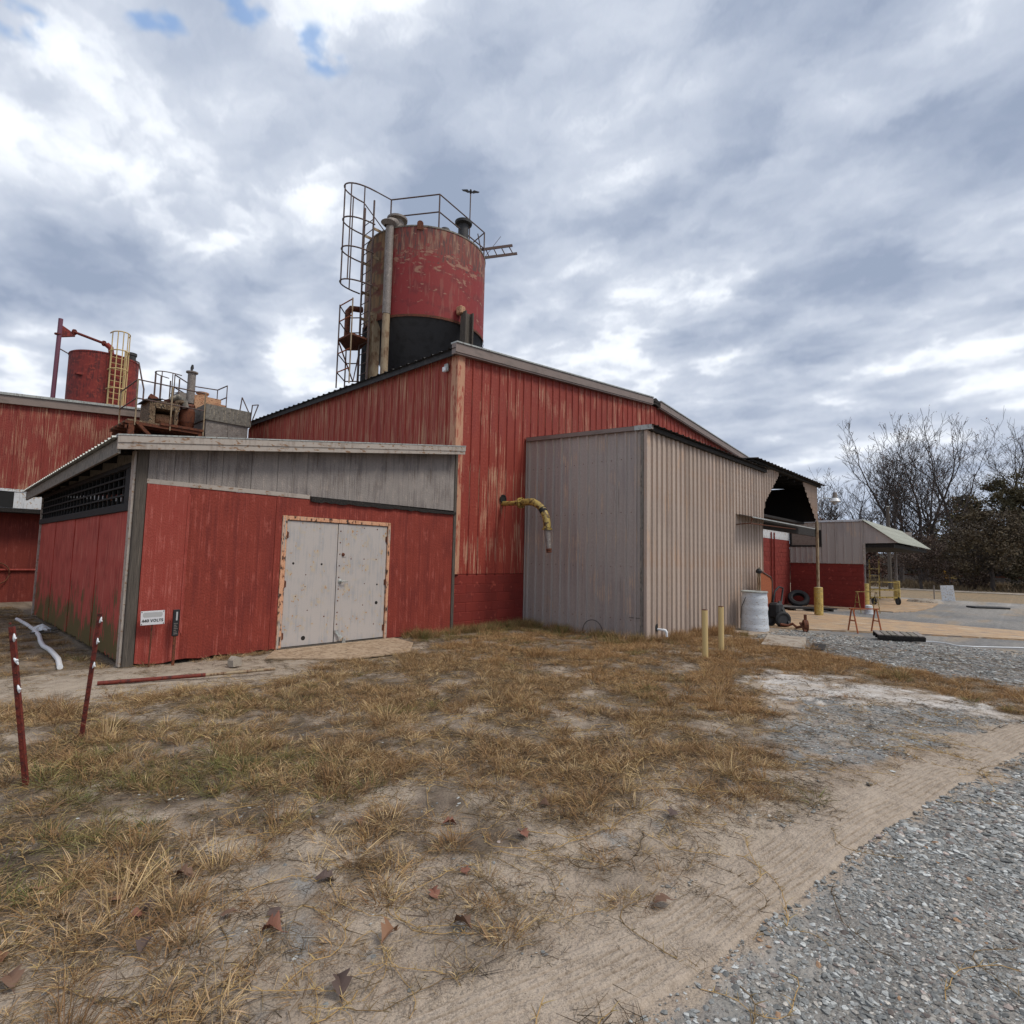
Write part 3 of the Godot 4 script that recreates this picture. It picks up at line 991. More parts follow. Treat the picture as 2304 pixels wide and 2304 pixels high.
func stones():
	rng.seed = 400
	var meshes := [rock_mesh(1), rock_mesh(2), rock_mesh(3), rock_mesh(4)]
	var pl := [[], [], [], []]
	var ti := [[], [], [], []]
	var add := func(x: float, z: float, s: float):
		var k := rng.randi() % 4
		var bs := Basis.from_euler(Vector3(rnd(-0.35, 0.35), rnd(0, TAU), rnd(-0.35, 0.35))).scaled(Vector3(s, s * rnd(0.6, 1.1), s))
		pl[k].append(Transform3D(bs, Vector3(x, gh(x, z) + s * 0.08, z)))
		var g := 0.13 + 0.36 * rng.randf() * rnd(0.45, 1.0)
		if rng.randf() < 0.16: g = rnd(0.42, 0.62)
		var c := Color(g, g * 1.02, g * 0.99)
		var w := rng.randf()
		if w < 0.08: c = Color(g * 0.9, g * 0.74, g * 0.66)
		elif w < 0.32: c = Color(g * 1.05, g * 0.98, g * 0.88)
		elif w < 0.328: c = Color(0.36, 0.22, 0.13)
		ti[k].append(c)
	# main gravel spread
	for i in 230000:
		var x := rnd(0.8, 8.5)
		var z := rnd(-1.6, 2.2)
		if track_at(x, z) < 0.18: continue
		if not inside(GRAVEL, x, z, 0.30):
			if rng.randf() > 0.12 or not inside(GRAVEL, x, z + 0.28, 0.6): continue
		elif rng.randf() > 0.4 and not inside(GRAVEL, x, z - 0.16, 0.5): continue
		var near := Vector2(x, z).length()
		if near > 5.0 and rng.randf() < 0.45: continue
		add.call(x, z, (rnd(0.004, 0.009) if rng.randf() < 0.80 else rnd(0.009, 0.021)) * (1.0 if near < 4 else 1.5))
	# finer gravel patch and the dark gravel lot
	for i in 6500:
		var x := rnd(4.8, 8.6)
		var z := rnd(-2.4, 0.6)
		if inside(PATCH, x, z, 0.5) and track_at(x, z) > 0.2: add.call(x, z, rnd(0.008, 0.02))
	for i in 9000:
		var x := rnd(9.8, 16.0)
		var z := rnd(-4.8, 1.5)
		if inside(BAND, x, z, 0.5) or inside(DENSE, x, z, 0.5): continue
		add.call(x, z, rnd(0.014, 0.04))
	# bits in the sand
	for i in 5200:
		var x := rnd(0.1, 8.0)
		var z := rnd(-5.0, 0.3)
		var b := n_mid.get_noise_2d(x * 1.2, z * 1.2)
		if inside(GRAVEL, x, z) or track_at(x, z) < 0.25: continue
		if rng.randf() < (0.75 if b > 0.30 else 0.10): add.call(x, z, rnd(0.005, 0.018))
	for k in 4:
		multi("gravel", meshes[k], M.stone, pl[k], ti[k], ["loose grey crushed gravel spread over the yard", "pale angular stones mixed in the yard gravel", "flat grey chips of stone in the yard gravel", "small brownish stones scattered through the yard gravel"][k], "gravel")

func blade(b: MB, p: Vector3, dir: Vector3, L: float, w: float, droop: float, tint: Color):
	var side := dir.cross(Vector3.UP)
	if side.length() < 0.05: side = Vector3.RIGHT
	side = side.normalized().rotated(dir.normalized(), rnd(0, PI)) * w
	var d := dir.normalized()
	var q := p
	var pts := [p]
	for k in 3:
		q += d * L / 3.0
		pts.append(q)
		d = (d + Vector3(d.x, -0.15, d.z) * droop).normalized()
	b.col = tint
	for k in 3:
		var w0 := 1.0 - k / 3.0 * 0.6
		var w1 := 1.0 - (k + 1) / 3.0 * 0.6 if k < 2 else 0.12
		b.quad(pts[k] - side * w0, pts[k] + side * w0, pts[k + 1] + side * w1, pts[k + 1] - side * w1)

func tuft(s: int, count: int, hgt: float, spread: float, lay: float) -> ArrayMesh:
	rng.seed = s
	var b := mb()
	for i in count:
		var a := rnd(0, TAU)
		var rr := sqrt(rng.randf()) * spread
		var lean := rnd(0.1, 1.0) * lay
		var g := rnd(0.40, 1.05) if rng.randf() < 0.72 else rnd(1.1, 1.6)
		var t := Color(g, g * rnd(0.90, 1.02), g * rnd(0.75, 1.1))
		var aa := a + rnd(-0.8, 0.8)
		blade(b, Vector3(cos(a) * rr, -0.01, sin(a) * rr), Vector3(cos(aa) * lean, 1.0, sin(aa) * lean), hgt * rnd(0.45, 1.1), rnd(0.0008, 0.0019), rnd(0.1, 0.9) * lay, t)
	return b.mesh(Vector3.ZERO)

func litter(s: int) -> ArrayMesh:
	rng.seed = s
	var b := mb()
	for i in 26:
		var a := rnd(0, TAU)
		var p := Vector3(rnd(-0.09, 0.09), rnd(0.002, 0.014), rnd(-0.09, 0.09))
		var g := rnd(0.25, 1.35)
		blade(b, p, Vector3(cos(a), rnd(-0.05, 0.22), sin(a)), rnd(0.03, 0.10), rnd(0.0008, 0.0018), 0.0, Color(g, g * rnd(0.9, 1.0), g * rnd(0.75, 1.0)))
	return b.mesh(Vector3.ZERO)

func runner(s: int) -> ArrayMesh:
	rng.seed = s
	var b := mb()
	var p := Vector3.ZERO
	var a := 0.0
	var pts := [p]
	for i in 12:
		a += rnd(-0.45, 0.45)
		p += Vector3(cos(a), 0, sin(a)) * 0.045
		p.y = rnd(0.002, 0.014)
		pts.append(p)
		if rng.randf() < 0.75:
			var aa := rnd(0, TAU)
			for k in 3:
				blade(b, p, Vector3(cos(aa + k), rnd(0.3, 1.2), sin(aa + k)), rnd(0.02, 0.05), rnd(0.0012, 0.0024), 0.3, Color(1.1, 1.0, 0.85) * rnd(0.8, 1.3))
	b.col = Color(1.0, 0.86, 0.66)
	b.tube(pts, 0.0018, 4)
	return b.mesh(Vector3.ZERO)

func grass_amount(x: float, z: float) -> float:
	if x > 1.95 and z < -8.98 and x < 8.0: return 0.0
	if x > 7.9 and z < -9.05: return 0.0
	if x > 10.25 and z < -5.74 and x < 17.2: return 0.0
	if z < -9.3 and x < 2.4: return clampf(0.25 + n_mid.get_noise_2d(x * 1.05 + 11, z * 1.05), 0.05, 0.6) if x < 2.0 else 0.0
	var clump := 0.55 * n_mid.get_noise_2d(x * 1.9 + 11, z * 1.9) + 0.75 * n_low.get_noise_2d(x * 1.6, z * 1.6 + 40)
	var k := 0.0
	if inside(DENSE, x, z, 0.6): k = clampf(0.66 + clump * 1.5, 0.12, 1.0)
	elif inside(BAND, x, z, 0.6): k = clampf(0.75 + clump * 1.4, 0.1, 1.0)
	elif inside(GRAVEL, x, z, 0.1): return 0.0
	elif inside(BARE, x, z, 0.4): k = 0.03
	elif inside(PATCH, x, z, 0.4): k = 0.02
	elif x > 9.8: k = 0.01
	elif x < 4.8 and z < -0.9: k = clampf(0.24 + clump * 0.95 + clampf((-z - 1.5) * 0.20, 0, 0.36), 0.06, 0.9)
	else: k = clampf(0.10 + clump * 0.8, 0.02, 0.5)
	if track_at(x, z) < 0.24: k *= 0.07
	if x > 4.0 and x < 6.5 and z < -7.6: k *= 0.1
	return k

func grass():
	rng.seed = 71
	var ms := []
	for i in 5: ms.append(tuft(100 + i, 44, 0.095, 0.04, 1.0 + 0.4 * i))
	for i in 3: ms.append(tuft(120 + i, 24, 0.06, 0.04, 1.8))
	for i in 2: ms.append(tuft(140 + i, 50, 0.17, 0.04, 0.8))
	var pl := []
	var ti := []
	for i in ms.size():
		pl.append([])
		ti.append([])
	rng.seed = 72
	var places := []
	for cx in range(-2, 15):
		for cz in range(-20, 2):
			if cz < -10 and cx > 2: continue
			for i in 380: places.append(Vector2(cx + rng.randf(), cz + rng.randf()))
	for pos in places:
		var x: float = pos.x
		var z: float = pos.y
		var k := grass_amount(x, z)
		var dist := Vector2(x, z).length()
		if rng.randf() > pow(k, 1.4) * (0.72 if dist < 5.0 else 0.75): continue
		var m := 0
		var w := rng.randf()
		var wall := 9.0
		if x > 6.3 and x < 10.3: wall = minf(wall, absf(z + 9.1))
		if z > -9.1 and z < -5.6 and x < 10.3: wall = minf(wall, 10.3 - x)
		if x > 10.2 and x < 14.0 and z > -5.8: wall = minf(wall, absf(z + 5.76))
		if wall < 0.55 and w < 0.8: m = 8 + rng.randi() % 2
		elif k > 0.5: m = rng.randi() % 5 if w < 0.66 else (8 + rng.randi() % 2 if w < 0.68 else 5 + rng.randi() % 3)
		else: m = rng.randi() % 5 if w < 0.25 else 5 + rng.randi() % 3
		var s := rnd(0.6, 1.4) * clampf(0.72 + k * 0.5, 0.6, 1.15)
		pl[m].append(Transform3D(Basis.from_euler(Vector3(rnd(-0.15, 0.15), rnd(0, TAU), rnd(-0.15, 0.15))).scaled(Vector3(s * rnd(0.9, 1.3), s, s * rnd(0.9, 1.3))), Vector3(x, gh(x, z), z)))
		var t := Color(0.45, 0.285, 0.13).lerp(Color(0.26, 0.15, 0.07), rng.randf())
		if rng.randf() < 0.25: t = Color(0.62, 0.45, 0.24)
		if x > 6.0: t = t.lerp(Color(0.47, 0.265, 0.105), 0.45)
		var green := 0.0
		if inside(GREEN, x, z, 0.5): green = 0.7
		elif wall < 1.1 and x < 10.4: green = 0.5
		elif x < 2.4 and z > -6.2 and z < -3.2: green = 0.22
		elif n_low.get_noise_2d(x * 1.4 + 7, z * 1.4) > 0.38: green = 0.3
		if rng.randf() < green: t = t.lerp(Color(0.12, 0.15, 0.035), rnd(0.4, 0.95))
		ti[m].append(t)
	var names := ["short dry straw grass growing in clumps on the sand", "dry brown grass clumps before the red shed", "matted tan grass tufts in the sandy yard", "thin straw-coloured grass tufts among bare sand", "withered yellowish grass tufts around the posts", "low flattened dead grass lying on the sand", "sparse flattened straw bits near the gravel edge", "flat grey-brown dead grass between the tufts", "tall dry grass along the foot of the walls", "tall mixed green and brown grass by the walls"]
	for i in ms.size(): multi("grass", ms[i], M.straw, pl[i], ti[i], names[i], "grass")
	# dead straw lying flat
	var lm := []
	for i in 4: lm.append(litter(180 + i))
	var lp := [[], [], [], []]
	var lt := [[], [], [], []]
	rng.seed = 75
	for cx in range(-2, 14):
		for cz in range(-20, 1):
			if cz < -10 and cx > 2: continue
			for i in 170:
				var x := cx + rng.randf()
				var z := cz + rng.randf()
				var k := grass_amount(x, z)
				if k <= 0.0 or rng.randf() > 0.10 + k * 0.9: continue
				if track_at(x, z) < 0.25 and rng.randf() < 0.8: continue
				var m := rng.randi() % 4
				var s := rnd(0.7, 1.5)
				lp[m].append(Transform3D(Basis(Vector3.UP, rnd(0, TAU)).scaled(Vector3(s, 1.0, s)), Vector3(x, gh(x, z) + 0.002, z)))
				lt[m].append(Color(0.42, 0.30, 0.165).lerp(Color(0.09, 0.062, 0.04), rng.randf()))
	for i in 4: multi("straw_litter", lm[i], M.straw, lp[i], lt[i], ["dead straw lying flat between the grass tufts", "dark brown plant litter on the sandy ground", "scattered straw bits before the red shed", "thin dead stalks strewn over the sand"][i], "straw")
	# creeping runners over the bare sand
	var rm := []
	for i in 4: rm.append(runner(200 + i))
	rng.seed = 73
	var rp := [[], [], [], []]
	var rt := [[], [], [], []]
	for i in 4200:
		var x := rnd(-0.5, 8.0)
		var z := rnd(-7.5, 0.0)
		if inside(GRAVEL, x, z, 0.1) and rng.randf() < 0.94: continue
		if track_at(x, z) < 0.2 and rng.randf() < 0.8: continue
		if rng.randf() > clampf(0.25 + n_low.get_noise_2d(x * 2.5 + 5, z * 2.5) * 0.9, 0.05, 0.6): continue
		var m := rng.randi() % 4
		var s := rnd(0.6, 1.3)
		rp[m].append(Transform3D(Basis(Vector3.UP, rnd(0, TAU)).scaled(Vector3(s, s, s)), Vector3(x, gh(x, z) + 0.003, z)))
		rt[m].append(Color(0.42, 0.31, 0.16).lerp(Color(0.10, 0.075, 0.05), 0.0 if rng.randf() < 0.6 else rnd(0.5, 1.0)))
	for i in 4: multi("grass_runners", rm[i], M.straw, rp[i], rt[i], ["creeping dry grass runners over the bare sand", "dark thin runners crossing the sandy ground", "pale knotted runners at the gravel edge", "curled straw runners between the grass tufts"][i], "grass")

func leaf_mesh(s: int, L: float) -> MB:
	var r := RandomNumberGenerator.new()
	r.seed = s
	var b := mb()
	var rows := []
	for i in 9:
		var t := i / 8.0
		var w := sin(pow(t, 0.8) * PI) * (0.30 + 0.11 * cos(t * 19.0)) * L
		var y := sin(t * PI * (0.8 + 0.1 * (s % 5))) * 0.2 * L + r.randf_range(-0.01, 0.01) * L
		var curl := 0.35 + 0.45 * sin(t * 3.0 + s)
		rows.append([Vector3(t * L, y, 0), Vector3(t * L + 0.02 * L, y + w * curl * 1.6, w), Vector3(t * L + 0.02 * L, y + w * curl, -w)])
	for i in 8:
		b.quad(rows[i][0], rows[i][1], rows[i + 1][1], rows[i + 1][0])
		b.quad(rows[i][2], rows[i][0], rows[i + 1][0], rows[i + 1][2])
	b.tube([Vector3(-0.25 * L, 0.01 * L, 0.02 * L), Vector3(0, 0.02 * L, 0), Vector3(0.5 * L, 0.165 * L, 0), Vector3(L, 0.01, 0)], 0.0016, 4)
	return b

func leaves():
	var spots := [[1.78, -2.07], [1.72, -1.89], [1.52, -2.02], [0.86, -2.88], [0.75, -2.89], [1.02, -2.61], [0.73, -3.1], [1.16, -1.85], [1.17, -2.33], [0.99, -3.08], [0.88, -3.22], [1.2, -2.52], [2.01, -2.12], [0.37, -2.73], [0.37, -2.99], [0.72, -2.58], [2.52, -2.22], [2.58, -1.3], [0.55, -3.4], [1.45, -2.6], [2.25, -2.6], [2.9, -2.3], [1.9, -2.9], [3.4, -1.7]]
	rng.seed = 90
	var cols := [Color(0.19, 0.075, 0.045), Color(0.14, 0.075, 0.045), Color(0.21, 0.105, 0.055), Color(0.08, 0.05, 0.04)]
	for i in spots.size():
		var L := rnd(0.07, 0.12)
		var b := leaf_mesh(300 + i, L)
		var m := StandardMaterial3D.new()
		m.albedo_color = cols[i % 4].linear_to_srgb()
		m.roughness = 0.7
		m.cull_mode = BaseMaterial3D.CULL_DISABLED
		var o := MeshInstance3D.new()
		o.mesh = b.mesh(Vector3.ZERO)
		o.material_override = m
		o.name = numbered("fallen_leaf")
		add_child(o)
		o.position = Vector3(spots[i][0], gh(spots[i][0], spots[i][1]) + 0.012, spots[i][1])
		o.rotation = Vector3(rnd(-0.25, 0.25), rnd(0, TAU), rnd(-0.3, 0.3))
		tag(o, "curled reddish-brown fallen leaf lying on the sandy ground", "leaf", "fallen leaves on the sand")

# ------------------------------------------------------------------ buildings
func rag(b: MB, x0: float, x1: float, y0: float, y1: float, y2: float, z0: float, z1: float, j := 0.025):
	# board with a ragged lower edge; the top runs from y1 to y2
	var p := PackedVector2Array()
	var m := maxi(2, int((x1 - x0) / 0.09))
	for i in m + 1: p.append(Vector2(lerpf(x0, x1, float(i) / m), y0 + rnd(0, j)))
	p.append(Vector2(x1, y2))
	p.append(Vector2(x0, y1))
	b.ext(p, z0, z1)

func shed_y(x: float, z: float) -> float:
	return 3.05 + (x - 1.78) * 0.140 + (z + 8.75) * 0.02

func roof_sheets(t: Node3D, called: String, m: Material, frame: Transform3D, x0: float, x1: float, L: float, pitch := 0.305, d := 0.022):
	var w := 0.915
	var k := 0
	var x := x0
	while x < x1 - 0.05:
		var e := minf(x + w, x1)
		var b := mb(frame)
		b.col = Color(1, 1, 1) * rnd(0.88, 1.0)
		b.ribs(x, e + 0.02, 0, 0, L, L, pitch, d, false, 0.002 * (k % 2))
		put(t, called, b, m)
		x = e
		k += 1

func wall_sheets(t: Node3D, m: Material, frame: Transform3D, x0: float, x1: float, bot: Callable, top: Callable, pitch := 0.305, d := 0.028, lo := 0.88, minor := true, w := 0.915, wear := 0.0, rw := 0.02):
	var k := 0
	var x := x0
	while x < x1 - 0.05:
		var e := minf(x + w, x1)
		var b := mb(frame)
		b.col = Color(1, 1, 1) * rnd(lo, 1.0)
		b.ribs(x, minf(e + 0.02, x1), bot.call(x), bot.call(e), top.call(x), top.call(e), pitch, d, minor, 0.002 * (k % 2), wear, int(rng.randi() % 10000), rw)
		put(t, "wall_sheet", b, m)
		x = e
		k += 1

func build_shed():
	rng.seed = 11
	var t := thing("electrical_shed", "low red board shed with pale double doors and lattice vent", "shed", Vector3(5, 0, -13))
	var F := face_z(-9.0)
	var b: MB
	for s in [[2.19, 2.735, 0.0, 0.018, "red_board_faded"], [2.735, 4.03, -0.012, 0.0, "red_board"], [4.03, 4.14, 0.0, 0.006, "red_board"], [6.265, 6.66, 0.0, 0.002, "red_board"], [6.66, 7.90, -0.006, -0.002, "red_board"]]:
		b = mb(F)
		rag(b, s[0] + 0.002, s[1] - 0.002, 0.0, 2.505, 2.505, s[2] - 0.02, s[3], 0.04)
		put(t, "siding_board", b, M[s[4]])
	b = mb(F)
	b.box(Vector3(4.032, 2.205, -0.025), Vector3(6.658, 2.505, 0.0))
	put(t, "siding_board", b, M.red_board)
	# torn batten along the first seam
	b = mb(F)
	rag(b, 2.715, 2.75, 0.35, 2.38, 2.42, 0.012, 0.026, 0.2)
	put(t, "batten", b, M.red_board_faded)
	var seams := [2.19, 2.3, 2.52, 2.72, 2.95, 3.17, 3.37, 3.6, 4.02, 4.27, 4.53, 5.34, 6.65, 7.9]
	for i in seams.size() - 1:
		b = mb(F)
		var x0: float = seams[i] + 0.0025
		var x1: float = seams[i + 1] - 0.0025
		b.col = Color(1, 1, 1) * rnd(0.84, 1.0)
		b.ext(PackedVector2Array([Vector2(x0, 2.56), Vector2(x1, 2.56), Vector2(x1, shed_y(x1, -9) - 0.02), Vector2(x0, shed_y(x0, -9) - 0.02)]), -0.02, rnd(-0.003, 0.003))
		put(t, "upper_board", b, M.grey_board)
	b = mb(F)
	b.cbox(Vector3(2.14, 2.507, -0.01), Vector3(4.6, 2.575, 0.012))
	put(t, "trim_strip", b, M.trim_metal)
	b = mb(F)
	rag(b, 4.61, 7.90, 2.455, 2.555, 2.53, -0.01, 0.04, 0.03)
	put(t, "rotted_board", b, M.black_wood)
	b = mb()
	b.cbox(Vector3(2.055, -0.05, -9.13), Vector3(2.185, 3.03, -8.975), 0.012)
	put(t, "corner_post", b, M.grey_wood)
	b = mb()
	b.cbox(Vector3(2.02, 0.0, -9.15), Vector3(2.053, 2.95, -9.02), 0.004)
	put(t, "corner_batten", b, M.trim_metal)
	b = mb(F)
	b.cbox(Vector3(7.86, 0.0, -0.02), Vector3(7.935, 3.8, 0.02), 0.006)
	put(t, "corner_batten", b, M.grey_wood)
	# doors
	b = mb(F)
	b.cbox(Vector3(4.14, 0, -0.06), Vector3(4.225, 2.2, 0.022), 0.006)
	put(t, "door_jamb", b, M.peeled_frame)
	b = mb(F)
	b.cbox(Vector3(6.205, 0, -0.06), Vector3(6.265, 2.2, 0.022), 0.006)
	put(t, "door_jamb", b, M.peeled_frame)
	b = mb(F)
	b.cbox(Vector3(4.226, 2.13, -0.06), Vector3(6.204, 2.2, 0.020), 0.006)
	put(t, "door_head", b, M.peeled_frame)
	b = mb(F)
	rag(b, 4.16, 6.2, -0.03, 0.035, 0.025, -0.04, 0.05, 0.02)
	put(t, "threshold", b, M.grey_wood)
	for s in [[4.232, 5.165], [5.182, 6.198]]:
		b = mb(F)
		b.cbox(Vector3(s[0], 0.04, -0.045), Vector3(s[1], 2.122, -0.005), 0.005)
		var leaf := put(t, "door", b, M.door_paint)
		leaf.set_meta("label", "left leaf spotted with rust" if s[0] < 5 else "right leaf with riveted edge plate and lever handle")
		var hx: float = s[0] if s[0] < 5 else s[1]
		for y in [0.22, 1.07, 1.88]:
			b = mb(F)
			b.tube([Vector3(hx, y - 0.06, 0.006), Vector3(hx, y + 0.06, 0.006)], 0.013, 8)
			b.box(Vector3(hx - 0.03, y - 0.05, -0.004), Vector3(hx + 0.03, y + 0.05, 0.003))
			put(leaf, "hinge", b, M.rust)
		var holes := [[4.37, 1.41, 0.014], [4.88, 1.40, 0.013], [4.61, 0.16, 0.026], [4.60, 1.22, 0.007], [4.60, 1.02, 0.006], [4.66, 0.62, 0.007], [4.97, 0.50, 0.009], [4.44, 0.86, 0.007]]
		if s[0] > 5:
			holes = [[6.02, 0.69, 0.022], [6.02, 1.03, 0.012], [5.75, 1.05, 0.007], [5.45, 1.50, 0.008], [5.72, 1.5, 0.008], [5.98, 1.5, 0.008], [5.3, 2.08, 0.009], [5.7, 2.07, 0.007], [5.98, 2.06, 0.009], [5.73, 0.66, 0.007], [5.98, 0.30, 0.008]]
		for hh in holes:
			b = mb(F * Transform3D(Basis.from_euler(Vector3(PI / 2, 0, 0)), Vector3(hh[0], hh[1], -0.0045)))
			b.lathe([Vector2(hh[2] * 1.5, 0.0), Vector2(hh[2] * 0.9, 0.003), Vector2(0.0, 0.003)], 9)
			put(leaf, "rivet" if hh[2] < 0.01 else "rust_hole", b, M.rust if hh[2] < 0.01 else M.black_wood)
		if s[0] > 5:
			b = mb(F)
			b.cbox(Vector3(5.17, 0.24, -0.004), Vector3(5.26, 2.11, 0.004), 0.002)
			var pl := put(leaf, "edge_plate", b, M.door_paint)
			for k in 9:
				b = mb(F * Transform3D(Basis.from_euler(Vector3(PI / 2, 0, 0)), Vector3(5.215, 0.35 + k * 0.205, 0.004)))
				b.lathe([Vector2(0.013, 0), Vector2(0.011, 0.005), Vector2(0, 0.007)], 8)
				put(leaf, "bolt", b, M.rust)
			b = mb(F)
			b.cbox(Vector3(5.262, 1.53, -0.004), Vector3(5.345, 2.105, 0.003), 0.0015)
			put(leaf, "patch_plate", b, M.door_paint)
			b = mb(F * Transform3D(Basis.from_euler(Vector3(PI / 2, 0, 0)), Vector3(5.28, 1.575, 0.003)))
			b.lathe([Vector2(0.032, 0), Vector2(0.03, 0.012), Vector2(0.012, 0.016), Vector2(0, 0.016)], 14)
			put(leaf, "deadbolt", b, M.rust)
			b = mb(F * Transform3D(Basis.from_euler(Vector3(PI / 2, 0, 0)), Vector3(5.245, 1.10, 0.004)))
			b.lathe([Vector2(0.042, 0), Vector2(0.040, 0.012), Vector2(0.018, 0.02), Vector2(0.018, 0.05), Vector2(0, 0.05)], 16)
			var hd := put(leaf, "handle", b, M.galvanised)
			b = mb(F)
			b.tube([Vector3(5.245, 1.10, 0.05), Vector3(5.29, 1.10, 0.056), Vector3(5.37, 1.095, 0.05)], [0.013, 0.011, 0.008], 8)
			put(leaf, "handle_lever", b, M.galvanised)
			b = mb(F)
			b.bar(Vector3(5.19, 0.235, 0.01), Vector3(5.30, 0.11, 0.055), 0.045, 0.006, Vector3(0, 0, 1))
			put(leaf, "bent_latch", b, M.galvanised)
			b = mb(F)
			b.ext(PackedVector2Array([Vector2(5.30, 0.0), Vector2(5.38, 0.0), Vector2(5.36, 0.09), Vector2(5.33, 0.10)]), 0.03, 0.06)
			put(leaf, "floor_catch", b, M.galvanised)
	# side wall facing the yard corner, boards with moss along the ground
	var G := face_mx(2.07)
	var zc := -16.95
	var k := 0
	while zc < -9.2:
		var ze := minf(zc + 0.985, -9.155)
		b = mb(G)
		var lift := 0.012 * (k % 2) + rnd(0, 0.006)
		var m := 8
		for i in m:
			var xa := lerpf(zc, ze + 0.03, float(i) / m)
			var xb := lerpf(zc, ze + 0.03, float(i + 1) / m)
			var ya := 0.02 + rnd(0, 0.05)
			var yb := 0.02 + rnd(0, 0.05)
			b.quadu(Vector3(xa, ya, lift), Vector3(xb, yb, lift), Vector3(xb, 2.2, lift), Vector3(xa, 2.2, lift), Vector2(xa + 17, ya), Vector2(xb + 17, yb), Vector2(xb + 17, 2.2), Vector2(xa + 17, 2.2))
		b.quadu(Vector3(ze + 0.03, 0.04, -0.02), Vector3(ze + 0.03, 2.2, -0.02), Vector3(ze + 0.03, 2.2, lift), Vector3(ze + 0.03, 0.04, lift), Vector2(8, 0.1), Vector2(8, 2), Vector2(8, 2), Vector2(8, 0.1))
		b.quadu(Vector3(zc, 0.04, lift), Vector3(zc, 2.2, lift), Vector3(zc, 2.2, -0.02), Vector3(zc, 0.04, -0.02), Vector2(0, 0.1), Vector2(0, 2), Vector2(0, 2), Vector2(0, 0.1))
		put(t, "siding_board", b, M.moss_board)
		zc = ze
		k += 1
	b = mb(G)
	b.box(Vector3(-17.0, 0.02, -0.02), Vector3(-16.93, 2.8, 0.035))
	put(t, "corner_batten", b, M.trim_metal)
	# lattice vent
	b = mb(G)
	b.cbox(Vector3(-17.0, 2.12, -0.03), Vector3(-9.16, 2.235, 0.05), 0.006)
	put(t, "vent_rail", b, M.black_paint)
	b = mb(G)
	b.cbox(Vector3(-17.0, 2.74, -0.03), Vector3(-9.16, 2.81, 0.04), 0.006)
	put(t, "vent_rail", b, M.black_paint)
	b = mb(G)
	b.cbox(Vector3(-9.5, 2.236, -0.03), Vector3(-9.16, 2.738, 0.03), 0.006)
	put(t, "vent_panel", b, M.black_paint)
	for i in 25:
		var z := -16.9 + i * 0.3
		b = mb(G)
		b.cbox(Vector3(z - 0.016, 2.236, -0.03), Vector3(z + 0.016, 2.738, 0.008), 0.003)
		put(t, "vent_slat", b, M.black_paint)
	for y in [2.36, 2.49, 2.62]:
		b = mb(G)
		b.cbox(Vector3(-16.98, y - 0.014, 0.0085), Vector3(-9.52, y + 0.014, 0.03), 0.003)
		put(t, "vent_slat", b, M.black_paint)
	b = mb(G)
	b.ext(PackedVector2Array([Vector2(-17.0, 2.812), Vector2(-9.16, 2.812), Vector2(-9.16, shed_y(2.07, -9.16) - 0.03), Vector2(-17.0, shed_y(2.07, -17) - 0.03)]), -0.03, 0.0)
	put(t, "upper_board", b, M.stain_grey)
	# roof, fascia and the walls one cannot see
	var dirx := Vector3(0, 0.02, 1).normalized()
	var diry := Vector3(1, 0.14, 0).normalized()
	var up := dirx.cross(diry).normalized()
	diry = up.cross(dirx)
	roof_sheets(t, "roof_sheet", M.galvanised, Transform3D(Basis(dirx, diry, up), Vector3(1.70, shed_y(1.70, 0) + 0.0, 0)), -17.25, -8.74, 6.30, 0.2, 0.03)
	b = mb()
	b.bar(Vector3(1.785, shed_y(1.785, -8.76) - 0.11, -8.76), Vector3(1.785, shed_y(1.785, -17.2) - 0.11, -17.2), 0.035, 0.19)
	put(t, "eave_fascia", b, M.stain_grey)
	b = mb()
	for z in 9:
		var zz := -9.3 - z * 0.95
		b.bar(Vector3(1.81, shed_y(1.81, zz) - 0.10, zz), Vector3(7.9, shed_y(7.9, zz) - 0.10, zz), 0.045, 0.12)
	put(t, "rafter", b, M.black_wood)
	b = mb(Transform3D(Basis(), Vector3(0, 0, -8.735)))
	b.ext(PackedVector2Array([Vector2(1.755, 3.075), Vector2(7.90, 3.925), Vector2(7.90, 3.83), Vector2(1.755, 2.985)]), -0.02, 0.025)
	put(t, "fascia_trim", b, M.trim_metal)
	b = mb(Transform3D(Basis(), Vector3(0, 0, -8.735)))
	b.ext(PackedVector2Array([Vector2(1.757, 2.984), Vector2(7.898, 3.829), Vector2(7.898, 3.76), Vector2(1.757, 2.895)]), -0.02, 0.012)
	put(t, "fascia_trim", b, M.trim_metal)
	b = mb(Transform3D(Basis(), Vector3(0, 0, -8.735)))
	b.ext(PackedVector2Array([Vector2(1.75, 3.077), Vector2(7.905, 3.927), Vector2(7.905, 3.945), Vector2(1.75, 3.095)]), -0.12, 0.032)
	put(t, "drip_edge", b, M.galvanised)
	b = mb()
	b.box(Vector3(2.2, 0, -17.0), Vector3(7.85, 2.8, -16.95))
	put(t, "rear_wall", b, M.grey_board)
	b = mb()
	b.box(Vector3(7.86, 0, -16.94), Vector3(7.90, 3.7, -9.04))
	put(t, "inner_wall", b, M.grey_board)

func gable_top(x: float) -> float:
	return 6.08 + (minf(x, 33.3 - x) - 7.95) * 0.0895

